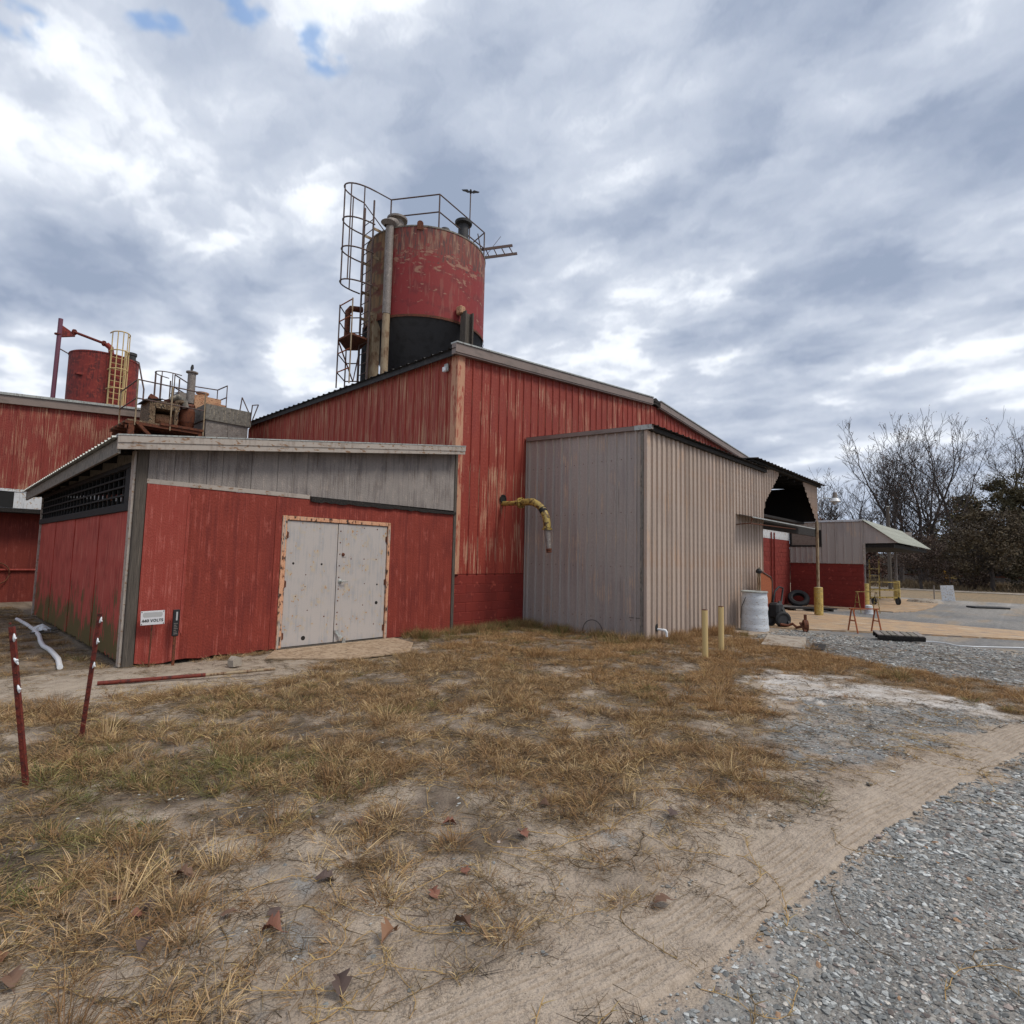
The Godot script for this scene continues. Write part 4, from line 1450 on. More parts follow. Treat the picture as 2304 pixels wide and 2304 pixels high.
func build_main():
	rng.seed = 12
	var t := thing("red_mill_building", "large red ribbed metal building with grey trimmed low gable", "building", Vector3(16.6, 0, -14.5))
	var b: MB
	wall_sheets(t, M.red_metal, face_z(-9.1), 8.1, 11.76, func(_x): return 1.21, gable_top, 0.29, 0.03, 0.90, false, 0.915, 0.42, 0.014)
	wall_sheets(t, M.red_metal, face_z(-9.1), 11.76, 25.3, func(_x): return 1.21, func(x): return gable_top(x) if absf(x - 16.65) > 0.4 else 6.80, 0.29, 0.03, 0.90, false, 0.915, 0.10, 0.014)
	wall_sheets(t, M.red_metal_worn, face_mx(7.95), -20.3, -9.25, func(_x): return 2.8, func(_x): return 6.1, 0.305, 0.03, 0.86, false, 0.915, 0.5)
	# corner boards worn to bare primer
	b = mb()
	b.cbox(Vector3(7.90, 1.2, -9.10), Vector3(8.11, 6.09, -9.045), 0.008)
	put(t, "corner_trim", b, M.peeled_corner)
	b = mb()
	b.cbox(Vector3(7.895, 2.9, -9.26), Vector3(7.95, 6.06, -9.102), 0.008)
	put(t, "corner_trim", b, M.peeled_corner)
	# concrete block base, six courses
	for r in 6:
		var x := 7.98 - (0.2 if r % 2 else 0.0)
		while x < 10.27:
			var x0 := maxf(x, 7.98)
			var x1 := minf(x + 0.395, 10.285)
			if x1 - x0 > 0.05:
				b = mb()
				b.col = Color(1, 1, 1) * rnd(0.86, 1.0)
				b.cbox(Vector3(x0, r * 0.2 + 0.003 - 0.02, -9.20), Vector3(x1 - 0.004, r * 0.2 + 0.194 - 0.02, -9.10 + rnd(0, 0.003)), 0.006)
				put(t, "block", b, M.red_block)
			x += 0.4
	b = mb()
	b.box(Vector3(7.97, -0.1, -9.3), Vector3(25.2, 1.20, -9.104))
	put(t, "block_core", b, M.red_block)
	b = mb()
	b.cbox(Vector3(7.90, 0.0, -9.12), Vector3(7.965, 1.2, -9.03), 0.01)
	put(t, "corner_batten", b, M.grey_wood)
	# unseen shell added behind the sheets to block light, open above to the roof
	b = mb(face_z(-9.2))
	b.ext(PackedVector2Array([Vector2(8.0, 1.2), Vector2(25.2, 1.2), Vector2(25.2, 6.0), Vector2(16.65, 6.75), Vector2(8.0, 6.0)]), -0.02, 0.02)
	put(t, "inner_wall", b, M.black_wood)
	b = mb()
	b.box(Vector3(8.05, 0, -20.3), Vector3(8.1, 6.0, -9.25))
	put(t, "inner_wall", b, M.black_wood)
	b = mb()
	b.box(Vector3(25.15, 0, -20.3), Vector3(25.2, 6.0, -9.25))
	put(t, "side_wall", b, M.red_metal)
	b = mb(face_z(-20.35))
	b.ext(PackedVector2Array([Vector2(7.95, 0), Vector2(25.2, 0), Vector2(25.2, 6.0), Vector2(16.65, 6.75), Vector2(7.95, 6.0)]), -0.02, 0.02)
	put(t, "rear_wall", b, M.red_metal)
	var al := atan(0.0895)
	roof_sheets(t, "roof_sheet", M.dark_roof, Transform3D(Basis(Vector3(0, 0, 1), Vector3(cos(al), sin(al), 0), Vector3(-sin(al), cos(al), 0)), Vector3(7.72, 6.12, 0)), -20.45, -8.97, 8.96, 0.305, 0.03)
	roof_sheets(t, "roof_sheet", M.dark_roof, Transform3D(Basis(Vector3(0, 0, -1), Vector3(-cos(al), sin(al), 0), Vector3(sin(al), cos(al), 0)), Vector3(25.55, 6.12, 0)), 8.97, 20.45, 8.96, 0.305, 0.03)
	b = mb()
	b.bar(Vector3(7.80, 6.06, -9.0), Vector3(7.80, 6.06, -20.4), 0.03, 0.13)
	put(t, "eave_trim", b, M.dark_roof)
	# rake trim, broken at the ridge
	var R := face_z(-8.96)
	for s in [[7.74, 6.23, 16.45, 7.00], [16.95, 6.98, 25.5, 6.22]]:
		b = mb(R)
		b.ext(PackedVector2Array([Vector2(s[0], s[1]), Vector2(s[2], s[3]), Vector2(s[2], s[3] - 0.20), Vector2(s[0], s[1] - 0.20)]), -0.12, 0.02)
		put(t, "rake_trim", b, M.rake_metal)
		b = mb(R)
		b.ext(PackedVector2Array([Vector2(s[0], s[1] + 0.002), Vector2(s[2], s[3] + 0.002), Vector2(s[2], s[3] + 0.035), Vector2(s[0], s[1] + 0.035)]), -0.16, 0.045)
		put(t, "rake_cap", b, M.galvanised)
		b = mb(R)
		b.ext(PackedVector2Array([Vector2(s[0], s[1] - 0.202), Vector2(s[2], s[3] - 0.202), Vector2(s[2], s[3] - 0.235), Vector2(s[0], s[1] - 0.235)]), -0.12, 0.0)
		put(t, "rake_trim", b, M.rake_metal)
	b = mb(R)
	b.ext(PackedVector2Array([Vector2(16.46, 6.98), Vector2(16.7, 7.06), Vector2(16.96, 6.97), Vector2(16.94, 6.78), Vector2(16.68, 6.84), Vector2(16.48, 6.80)]), -0.10, -0.02)
	put(t, "ridge_end", b, M.black_wood)
	# floodlight by the corner
	var l := thing("wall_light", "small grey light fixture high on the red corner", "light fixture", Vector3(7.93, 5.7, -9.42))
	b = mb()
	b.cbox(Vector3(7.86, 5.72, -9.48), Vector3(7.92, 5.90, -9.36), 0.015)
	put(l, "housing", b, M.galvanised)
	b = mb()
	b.cbox(Vector3(7.80, 5.70, -9.47), Vector3(7.859, 5.81, -9.37), 0.012)
	put(l, "lens", b, M.white_plastic)
	# hole in the wall behind the chute: a short dark sleeve
	b = mb(Transform3D(Basis.from_euler(Vector3(PI / 2, 0, 0)), Vector3(9.46, 2.97, -9.066)))
	b.lathe([Vector2(0.105, 0.0), Vector2(0.105, 0.012), Vector2(0.08, 0.012), Vector2(0.08, 0.0), Vector2(0, -0.0)], 16)
	put(t, "pipe_hole", b, M.black_paint)
	var p := thing("discharge_chute", "curved yellow steel discharge pipe with grey nozzle on red wall", "pipe", Vector3(9.46, 1.7, -8.3))
	b = mb()
	b.tube([Vector3(9.46, 2.86, -9.10), Vector3(9.46, 2.845, -8.5)], 0.055, 14)
	put(p, "straight_pipe", b, M.old_yellow)
	b = mb(Transform3D(Basis.from_euler(Vector3(PI / 2, 0, 0)), Vector3(9.46, 2.845, -8.53)))
	b.lathe([Vector2(0.0, 0.0), Vector2(0.125, 0.0), Vector2(0.125, 0.025), Vector2(0.1, 0.027), Vector2(0.1, 0.035), Vector2(0.125, 0.037), Vector2(0.125, 0.06), Vector2(0.0, 0.06)], 20)
	put(p, "flange", b, M.old_yellow)
	for i in 8:
		var a := TAU * i / 8
		b = mb()
		b.tube([Vector3(9.46 + cos(a) * 0.105, 2.845 + sin(a) * 0.105, -8.55), Vector3(9.46 + cos(a) * 0.105, 2.845 + sin(a) * 0.105, -8.445)], 0.011, 6)
		put(p, "bolt", b, M.rust)
	var pts := [Vector3(9.46, 2.845, -8.47), Vector3(9.46, 2.86, -8.30), Vector3(9.46, 2.845, -8.13), Vector3(9.46, 2.77, -7.97), Vector3(9.46, 2.66, -7.84), Vector3(9.46, 2.50, -7.75), Vector3(9.46, 2.36, -7.72), Vector3(9.46, 2.25, -7.71)]
	b = mb()
	b.tube(pts, 0.082, 16)
	put(p, "elbow", b, M.old_yellow)
	b = mb()
	b.tube([Vector3(9.46, 2.685, -7.868), Vector3(9.46, 2.60, -7.803)], 0.0865, 16)
	put(p, "black_band", b, M.black_paint)
	b = mb()
	b.tube([Vector3(9.46, 2.245, -7.71), Vector3(9.46, 2.21, -7.71)], 0.11, 16)
	put(p, "lower_flange", b, M.old_yellow)
	b = mb()
	b.tube([Vector3(9.46, 2.21, -7.71), Vector3(9.46, 1.80, -7.655)], [0.075, 0.052], 14)
	put(p, "nozzle", b, M.grey_pipe)
	b = mb()
	b.tube([Vector3(9.46, 1.80, -7.655), Vector3(9.46, 1.765, -7.65)], 0.062, 14)
	b.tube([Vector3(9.46, 1.755, -7.649), Vector3(9.46, 1.715, -7.644)], 0.062, 14)
	put(p, "nozzle_tip", b, M.rust)

func build_annex():
	rng.seed = 13
	var t := thing("grey_annex", "grey-tan ribbed metal annex built against the red gable", "building", Vector3(13.7, 0, -7.4))
	var b: MB
	wall_sheets(t, M.grey_metal, face_mx(10.3), -9.07, -5.79, func(_z): return -0.03, func(z): return 4.50 - (z + 9.0) * 0.05, 0.25, 0.034, 0.90, false, 0.915, 0.0, 0.022)
	wall_sheets(t, M.tan_metal, face_z(-5.76), 10.33, 17.15, func(x): return slope(x) - 0.03, func(x): return 4.36 - (x - 10.3) * 0.006, 0.22, 0.038, 0.93, false, 0.88, 0.0, 0.048)
	b = mb()
	b.cbox(Vector3(10.262, -0.02, -5.80), Vector3(10.40, 4.36, -5.722), 0.006)
	put(t, "corner_trim", b, M.tan_metal)
	b = mb()
	b.cbox(Vector3(10.255, -0.02, -5.875), Vector3(10.262, 4.33, -5.802), 0.002)
	put(t, "corner_flashing", b, M.stain_grey)
	b = mb()
	b.cbox(Vector3(10.265, -0.02, -9.09), Vector3(10.31, 4.5, -9.045), 0.006)
	put(t, "corner_trim", b, M.grey_metal)
	b = mb(face_mx(10.24))
	b.ext(PackedVector2Array([Vector2(-9.05, 4.48), Vector2(-5.60, 4.31), Vector2(-5.60, 4.40), Vector2(-9.05, 4.57)]), -0.06, 0.02)
	put(t, "roof_trim", b, M.rake_metal)
	b = mb(face_mx(10.24))
	b.ext(PackedVector2Array([Vector2(-6.0, 4.325), Vector2(-5.595, 4.305), Vector2(-5.595, 4.405), Vector2(-6.0, 4.425)]), 0.021, 0.026)
	put(t, "trim_patch", b, M.galvanised)
	# roof
	var al := atan(0.05)
	roof_sheets(t, "roof_sheet", M.dark_roof, Transform3D(Basis(Vector3(1, 0, 0), Vector3(0, sin(al), -cos(al)), Vector3(0, cos(al), sin(al))), Vector3(0, 4.40, -5.56)), 10.22, 17.4, 3.52, 0.29, 0.02)
	b = mb()
	b.box(Vector3(10.30, 4.30, -5.75), Vector3(17.3, 4.385, -5.64))
	put(t, "eave_board", b, M.black_wood)
	b = mb()
	b.box(Vector3(17.10, -0.3, -9.0), Vector3(17.15, 4.3, -5.80))
	put(t, "side_wall", b, M.tan_metal)
	b = mb()
	b.box(Vector3(10.42, -0.2, -9.0), Vector3(17.05, 4.2, -5.9))
	put(t, "inner_lining", b, M.black_wood)
	for side in 2:
		b = mb(face_mx(10.3) if side == 0 else face_z(-5.76))
		for y in [0.35, 1.45, 2.6, 3.75]:
			for k in (13 if side == 0 else 31):
				var xx := -8.95 + k * 0.25 if side == 0 else 10.5 + k * 0.22
				var c0 := Vector3(xx + 0.09, y + rnd(-0.01, 0.01), 0.003)
				b.box(c0 - Vector3(0.008, 0.008, 0.004), c0 + Vector3(0.008, 0.008, 0.005))
		var sc := put(t, "screws", b, M.rust)
		sc.set_meta("kind", "stuff")
	# low hatch outline on the dark side
	b = mb(face_mx(10.27))
	b.box(Vector3(-6.13, 0.40, 0.0), Vector3(-5.87, 0.408, 0.006))
	put(t, "hatch_edge", b, M.black_wood)
	# drain
	var d := thing("drain_pipe", "short white plastic drain pipe at foot of tan wall", "pipe", Vector3(10.73, 0, -5.7))
	b = mb()
	b.tube([Vector3(10.72, 0.165, -5.78), Vector3(10.72, 0.165, -5.62), Vector3(10.73, 0.16, -5.57), Vector3(10.75, 0.13, -5.54), Vector3(10.755, 0.03, -5.535)], 0.024, 10)
	put(d, "pipe", b, M.white_plastic)
	b = mb()
	b.tube([Vector3(10.725, 0.163, -5.60), Vector3(10.735, 0.155, -5.555), Vector3(10.752, 0.11, -5.538)], 0.030, 10)
	put(d, "elbow", b, M.white_plastic)
	b = mb(Transform3D(Basis.from_euler(Vector3(PI / 2, 0, 0)), Vector3(10.70, 0.20, -5.73)))
	b.lathe([Vector2(0.08, 0.0), Vector2(0.075, 0.006), Vector2(0.0, 0.006)], 14)
	put(d, "wall_sleeve", b, M.black_paint)
	# cable loops by the wall foot
	b = mb()
	var pts := []
	for i in 15:
		var a := i / 14.0 * PI
		pts.append(Vector3(10.2, 0.02 + sin(a) * 0.26, -7.0 + cos(a) * 0.26))
	b.tube(pts, 0.007, 6)
	solid("cable_loop", b, M.rubber, "black cable loop standing in grass at grey wall foot", "cable")

func build_canopy():
	rng.seed = 14
	var t := thing("loading_canopy", "dark open loading canopy with cut metal side panels", "canopy", Vector3(20.2, -0.3, -7.0))
	var b: MB
	var F := face_z(-5.76)
	# side panels with slanted cuts, each sheet strip by strip
	var cut_l := func(x: float) -> float: return 2.66 if x < 17.2 else lerpf(3.29, 4.40, clampf((x - 17.2) / 1.5, 0, 1))
	var x := 17.16
	while x < 18.68:
		var e := minf(x + 0.22, 18.70)
		b = mb(F)
		b.col = Color(1, 1, 1) * rnd(0.9, 1.0)
		b.ribs(x, e, cut_l.call(x), cut_l.call(e), 4.50, 4.50, 0.22, 0.038, false, 0.0, 0.0, 1, 0.048)
		put(t, "side_panel", b, M.tan_metal)
		x = e
	var cut_r := func(x: float) -> float: return lerpf(4.45, 3.14, clampf((x - 21.35) / 1.65, 0, 1))
	x = 21.37
	while x < 23.1:
		var e := minf(x + 0.22, 23.12)
		b = mb(F)
		b.col = Color(1, 1, 1) * rnd(0.9, 1.0)
		b.ribs(x, e, cut_r.call(x), cut_r.call(e), 4.52, 4.52, 0.22, 0.038, false, 0.0, 0.0, 1, 0.048)
		put(t, "side_panel", b, M.tan_metal)
		x = e
	# roof
	var al := atan(0.07)
	roof_sheets(t, "roof_sheet", M.dark_roof, Transform3D(Basis(Vector3(1, 0, 0), Vector3(0, sin(al), -cos(al)), Vector3(0, cos(al), sin(al))), Vector3(0, 4.57, -5.50)), 16.15, 23.45, 3.5, 0.305, 0.025)
	b = mb()
	b.box(Vector3(16.2, 4.50, -5.75), Vector3(23.4, 4.56, -5.66))
	put(t, "eave_board", b, M.black_wood)
	for k in 8:
		b = mb()
		var xx := 17.6 + k * 0.75
		b.bar(Vector3(xx, 4.46, -5.8), Vector3(xx, 4.70, -9.0), 0.05, 0.12)
		put(t, "rafter", b, M.black_wood)
	b = mb()
	b.box(Vector3(17.2, 4.30, -7.5), Vector3(23.1, 4.45, -7.42))
	put(t, "purlin", b, M.black_wood)
	# near-black boards added, painting in the shade behind the opening
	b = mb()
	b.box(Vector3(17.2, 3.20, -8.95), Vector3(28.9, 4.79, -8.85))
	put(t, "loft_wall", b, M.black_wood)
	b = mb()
	b.box(Vector3(17.16, 2.63, -5.90), Vector3(23.1, 2.93, -5.80))  # black strip added to stand for the shade beneath the awning
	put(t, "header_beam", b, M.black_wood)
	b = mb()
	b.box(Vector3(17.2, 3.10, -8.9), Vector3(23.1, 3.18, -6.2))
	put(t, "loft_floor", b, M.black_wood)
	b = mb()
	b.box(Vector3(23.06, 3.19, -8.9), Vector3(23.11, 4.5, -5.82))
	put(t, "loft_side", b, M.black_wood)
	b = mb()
	b.box(Vector3(17.16, 4.2, -8.84), Vector3(17.2, 4.66, -5.82))  # board added to block sky light leaking in under the roof
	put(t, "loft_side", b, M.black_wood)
	# awning sheet over the opening
	b = mb(Transform3D(Basis(Vector3(1, 0, 0), Vector3(0, 0.22, -0.975).normalized(), Vector3(0, 0.975, 0.22).normalized()), Vector3(0, 2.80, -5.30)))
	b.ribs(15.05, 20.9, 0, 0, 0.47, 0.47, 0.305, 0.015, false)
	put(t, "awning_sheet", b, M.dark_roof)
	b = mb()
	b.bar(Vector3(15.05, 2.80, -5.29), Vector3(20.9, 2.80, -5.29), 0.02, 0.03)
	put(t, "awning_edge", b, M.galvanised)
	b = mb()
	b.tube([Vector3(15.08, 2.78, -5.31), Vector3(15.08, 2.64, -5.35), Vector3(15.10, 2.62, -5.74)], 0.014, 6)
	b.tube([Vector3(15.08, 2.635, -5.36), Vector3(19.0, 2.69, -5.36)], 0.014, 6)
	put(t, "awning_bracket", b, M.rust)
	b = mb()
	b.tube([Vector3(23.05, -0.3, -5.76), Vector3(23.05, 3.2, -5.76)], 0.055, 10)
	put(t, "post", b, M.rusty_beige)
	# gooseneck lamp
	var l := thing("gooseneck_lamp", "unlit gooseneck yard lamp with white shade on canopy edge", "lamp", Vector3(23.1, 3.5, -5.6))
	b = mb()
	b.tube([Vector3(23.12, 3.6, -5.72), Vector3(23.13, 3.92, -5.66), Vector3(23.16, 4.05, -5.60), Vector3(23.2, 4.09, -5.5), Vector3(23.33, 4.08, -5.32)], 0.018, 8)
	put(l, "arm", b, M.galvanised)
	b = mb(at(Vector3(23.42, 0, -5.22)))
	b.lathe([Vector2(0.0, 4.30), Vector2(0.07, 4.30), Vector2(0.09, 4.1), Vector2(0.0, 4.1)], 14)
	put(l, "ballast", b, M.grey_pipe)
	b = mb(at(Vector3(23.42, 0, -5.22)))
	b.lathe([Vector2(0.05, 4.1), Vector2(0.12, 4.08), Vector2(0.19, 3.96), Vector2(0.185, 3.955), Vector2(0.11, 4.06)], 18)
	put(l, "shade", b, M.white_plastic)
	b = mb(at(Vector3(23.42, 0, -5.22)))
	b.lathe([Vector2(0.0, 3.84), Vector2(0.06, 3.86), Vector2(0.075, 3.93), Vector2(0.05, 4.0)], 14)
	put(l, "globe", b, M.sign_grey)
	bollard("thick yellow concrete-filled bollard around the canopy post", Vector3(23.05, slope(23), -5.76), 0.15, 1.05, "yellow bollards at the building posts")

func bollard(label: String, p: Vector3, r: float, h: float, group: String):
	var t := thing("bollard", label, "bollard", p, group)
	var b := mb(at(p))
	b.lathe([Vector2(r, -0.2), Vector2(r, h - 0.02), Vector2(r - 0.02, h)], 20)
	put(t, "shell", b, M.yellow_paint)
	b = mb(at(p))
	b.lathe([Vector2(r - 0.021, h - 0.001), Vector2(r * 0.5, h + 0.012), Vector2(0.0, h + 0.016)], 20)
	put(t, "cap", b, M.concrete)

func build_porch():
	rng.seed = 15
	var t := thing("block_porch_building", "low building with red block base, grey metal upper wall and open porch", "building", Vector3(34, -0.32, -6.9))
	var b: MB
	var y0 := -0.34
	# west wall blocks
	for r in 10:
		var z := -8.45 - (0.2 if r % 2 else 0.0)
		while z < -5.42:
			var a := maxf(z, -8.45)
			var e := minf(z + 0.396, -5.40)
			if e - a > 0.05:
				b = mb()
				b.col = Color(1, 1, 1) * rnd(0.85, 1.0)
				b.cbox(Vector3(29.0 - rnd(0, 0.004), y0 + r * 0.204 + 0.004, a + 0.003), Vector3(29.15, y0 + r * 0.204 + 0.2, e - 0.003), 0.008)
				put(t, "block", b, M.red_block)
			z += 0.4
	b = mb()
	b.box(Vector3(29.008, y0, -8.45), Vector3(29.14, 1.70, -5.41))
	put(t, "mortar", b, M.red_block)
	# north-south wall under the canopy, facing the yard
	for r in 15:
		var xx := 17.3 - (0.2 if r % 2 else 0.0)
		while xx < 28.98:
			var a := maxf(xx, 23.6)
			var e := minf(xx + 0.396, 28.98)
			if e - a > 0.05:
				b = mb()
				b.col = Color(1, 1, 1) * rnd(0.85, 1.0)
				b.cbox(Vector3(a + 0.003, y0 + r * 0.204 + 0.004, -8.6), Vector3(e - 0.003, y0 + r * 0.204 + 0.2, -8.46 + rnd(0, 0.012)), 0.008)
				put(t, "block", b, M.red_block)
			xx += 0.4
	b = mb()
	b.box(Vector3(17.2, y0, -8.62), Vector3(28.99, 2.72, -8.466))
	put(t, "mortar", b, M.red_block)
	for k in 4:
		b = mb()
		b.xf = Transform3D(Basis.from_euler(Vector3(0.12, 0, 0)), Vector3(0, 2.72 + k * 0.12, -8.45))
		b.box(Vector3(17.2, 0.0, -0.02), Vector3(28.99, 0.125, 0.0))
		put(t, "lap_board", b, M.white_board)
	b = mb()
	b.tube([Vector3(26.2, y0, -8.40), Vector3(26.2, 3.0, -8.40)], 0.03, 8)
	put(t, "conduit", b, M.red_block)
	b = mb()
	b.tube([Vector3(26.6, y0, -8.40), Vector3(26.6, 3.0, -8.40)], 0.03, 8)
	put(t, "conduit", b, M.red_block)
	# upper wall
	var G := face_mx(28.98)
	wall_sheets(t, M.grey_metal, G, -7.05, -5.35, func(_z): return 1.68, func(_z): return 3.56, 0.34, 0.03, 0.9, false, 0.34)
	wall_sheets(t, M.grey_metal, G, -8.45, -7.07, func(_z): return 1.68, func(_z): return 2.42, 0.24, 0.05, 0.9, false, 0.24)
	b = mb(G)
	b.ext(PackedVector2Array([Vector2(-5.34, 3.56), Vector2(-4.05, 2.60), Vector2(-5.34, 2.58)]), -0.03, 0.01)
	put(t, "gable_end", b, M.grey_metal)
	b = mb(G)
	b.box(Vector3(-5.40, 1.64, 0.0), Vector3(-5.30, 2.60, 0.04))
	put(t, "corner_trim", b, M.trim_metal)
	b = mb(G)
	b.box(Vector3(-8.45, 3.57, -0.05), Vector3(-5.38, 3.66, 0.06))
	put(t, "roof_trim", b, M.white_board)
	b = mb(G)
	b.box(Vector3(-8.45, 1.655, 0.001), Vector3(-5.42, 1.682, 0.03))
	put(t, "base_flashing", b, M.trim_metal)
	# window
	b = mb(G)
	b.box(Vector3(-8.44, 2.43, 0.0), Vector3(-8.35, 3.20, 0.05))
	b.box(Vector3(-7.17, 2.43, 0.0), Vector3(-7.07, 3.20, 0.05))
	b.box(Vector3(-8.349, 2.43, 0.0), Vector3(-7.171, 2.50, 0.05))
	b.box(Vector3(-8.349, 3.14, 0.0), Vector3(-7.171, 3.20, 0.05))
	var w := put(t, "window", b, M.black_wood)
	b = mb(G)
	b.box(Vector3(-8.349, 2.501, -0.02), Vector3(-7.171, 3.139, 0.015))
	put(w, "pane", b, M.window_board)
	b = mb(G)
	b.box(Vector3(-8.45, 3.21, -0.01), Vector3(-7.07, 3.56, 0.005))
	put(t, "upper_board", b, M.trim_metal)
	# roof: flat part and the sloping porch side
	b = mb()
	b.box(Vector3(28.95, 3.60, -8.6), Vector3(39.7, 3.66, -5.45))
	put(t, "flat_roof", b, M.dark_roof)
	var dy := Vector3(0, 1.05, -1.33).normalized()
	var up := Vector3(0, 1.33, 1.05).normalized()
	roof_sheets(t, "porch_roof_sheet", M.green_roof, Transform3D(Basis(Vector3(1, 0, 0), dy, up), Vector3(0, 2.60, -4.06)), 28.85, 39.8, 1.70, 0.305, 0.02)
	b = mb()
	b.box(Vector3(29.05, 2.40, -8.5), Vector3(39.6, 2.56, -4.25))
	put(t, "porch_ceiling", b, M.black_wood)
	b = mb()
	b.box(Vector3(29.2, 2.561, -8.5), Vector3(39.5, 3.59, -8.45))
	b.box(Vector3(39.5, 2.561, -8.5), Vector3(39.55, 3.59, -4.9))
	put(t, "loft_wall", b, M.grey_metal)
	for p in [[29.45, -5.46, 0], [37.5, -5.42, 0]]:
		b = mb()
		b.tube([Vector3(p[0], y0, p[1]), Vector3(p[0], 2.40, p[1])], 0.065, 10)
		put(t, "post", b, M.grey_pipe)
	bollard("thick yellow bollard around the near porch post", Vector3(29.5, -0.33, -5.46), 0.16, 1.12, "yellow bollards at the building posts")
	bollard("thick yellow bollard around the far porch post", Vector3(37.5, -0.33, -5.42), 0.16, 1.12, "yellow bollards at the building posts")

func build_left():
	rng.seed = 16
	var t := thing("red_side_building", "red metal building with white band and dark recess behind the shed", "building", Vector3(1, 0, -23))
	var b: MB
	var top := func(x: float) -> float: return 5.62 + (x - 1.45) * 0.078
	wall_sheets(t, M.red_metal_dull, face_z(-21.0), -8.0, 7.9, func(_x): return 3.22, top, 0.61, 0.02, 0.86, false, 0.915, 0.4)
	b = mb(face_z(-20.95))
	b.ext(PackedVector2Array([Vector2(-8, 4.86), Vector2(8.0, 6.10), Vector2(8.0, 6.33), Vector2(-8, 5.10)]), -0.06, 0.06)
	put(t, "gutter", b, M.rake_metal)
	b = mb(face_z(-20.95))
	b.ext(PackedVector2Array([Vector2(-8, 5.102), Vector2(8.0, 6.332), Vector2(8.0, 6.40), Vector2(-8, 5.17)]), -0.2, 0.10)
	put(t, "roof_edge", b, M.galvanised)
	for s in [[-3.0, 0.4, "white_board"], [0.405, 1.90, "black_paint"], [1.905, 4.4, "white_board"], [4.405, 7.9, "white_board"]]:
		b = mb()
		b.box(Vector3(s[0], 2.68, -21.06), Vector3(s[1], 3.14, -21.0))
		put(t, "band_panel", b, M[s[2]])
	b = mb()
	b.box(Vector3(-8, 3.142, -21.06), Vector3(7.9, 3.215, -20.985))
	put(t, "band_trim", b, M.white_board)
	b = mb()
	b.box(Vector3(-8, 2.56, -21.6), Vector3(7.9, 2.675, -20.98))
	put(t, "lintel", b, M.black_wood)
	# recessed lower wall, board by board
	var x := -8.0
	while x < 7.8:
		b = mb()
		b.col = Color(1, 1, 1) * rnd(0.75, 1.0)
		b.box(Vector3(x + 0.006, -0.05, -21.70), Vector3(minf(x + 1.2, 7.9) - 0.006, 2.56, -21.62 + rnd(0, 0.012)))
		put(t, "siding_board", b, M.red_board)
		x += 1.2
	b = mb()
	b.tube([Vector3(1.2, 0.92, -21.57), Vector3(6.0, 0.92, -21.57)], 0.03, 8)
	put(t, "wall_pipe", b, M.red_board_faded)
	b = mb()
	b.box(Vector3(-8, 0, -21.9), Vector3(7.9, 2.6, -21.72))
	b.box(Vector3(-8, 3.2, -21.3), Vector3(7.9, 4.8, -21.1))
	put(t, "inner_wall", b, M.black_wood)
	var al := atan(0.078)
	roof_sheets(t, "roof_sheet", M.dark_roof, Transform3D(Basis(Vector3(0, 0, 1), Vector3(cos(al), sin(al), 0), Vector3(-sin(al), cos(al), 0)), Vector3(-8, 5.10, 0)), -33.0, -20.95, 16.0)
	b = mb()
	var pts := []
	for i in 25: pts.append(Vector3(1.75 + cos(i * TAU / 24) * 0.26, 0.82 + sin(i * TAU / 24) * 0.30, -21.52 + 0.03 * sin(i)))
	b.tube(pts, 0.02, 6)
	solid("hose_coil", b, M.rust, "dull hose coil hanging on the dark recessed wall", "hose")

# ------------------------------------------------------------------ silos and plant
func loc(c: Vector3, r: float, tt: float, y: float) -> Vector3:
	var T := Vector3(-c.x, 0, -c.z).normalized()
	var R := Vector3(-T.z, 0, T.x) * -1.0
	if R.dot(Vector3(0.68, 0, 0.73)) < 0: R = -R
	return Vector3(c.x, 0, c.z) + R * r + T * tt + Vector3.UP * y

func ring_pts(c: Vector3, o: Vector3, s: Vector3, w: float, dep: float, m := 16) -> Array:
	# U-shaped hoop: from one ladder rail round to the other
	var out := []
	for i in m + 1:
		var a := PI * i / m
		out.append(c + s * (cos(a) * w) + o * (pow(sin(a), 0.8) * dep))
	return out

func caged_ladder(t: Node3D, base: Vector3, out: Vector3, y0: float, y1: float, cage0: float, hoops: Array, m: Material, half := 0.26, dep := 0.72, rr := 0.016):
	var s := Vector3.UP.cross(out).normalized()
	var b: MB
	var top: float = hoops[0]
	for k in [-1.0, 1.0]:
		b = mb()
		b.tube([base + s * (half * k) + Vector3.UP * y0, base + s * (half * k) + Vector3.UP * y1], rr * 1.5, 6)
		put(t, "ladder_rail", b, m)
	var y := y0 + 0.15
	while y < y1 - 0.4:
		b = mb()
		b.tube([base + s * half + Vector3.UP * y, base - s * half + Vector3.UP * y], rr * 0.75, 5)
		put(t, "rung", b, m)
		y += 0.305
	for hy in hoops:
		b = mb()
		b.tube(ring_pts(base + Vector3.UP * hy, out, s, half + 0.10, dep), rr * 1.15, 6)
		put(t, "cage_hoop", b, m)
	var low: float = hoops[hoops.size() - 1]
	for k in [0.12, 0.32, 0.5, 0.68, 0.88]:
		var a: float = PI * k
		var p := base + s * (cos(a) * (half + 0.10)) + out * (pow(sin(a), 0.8) * dep)
		b = mb()
		b.tube([p + Vector3.UP * low, p + Vector3.UP * top], rr, 6)
		put(t, "cage_bar", b, m)

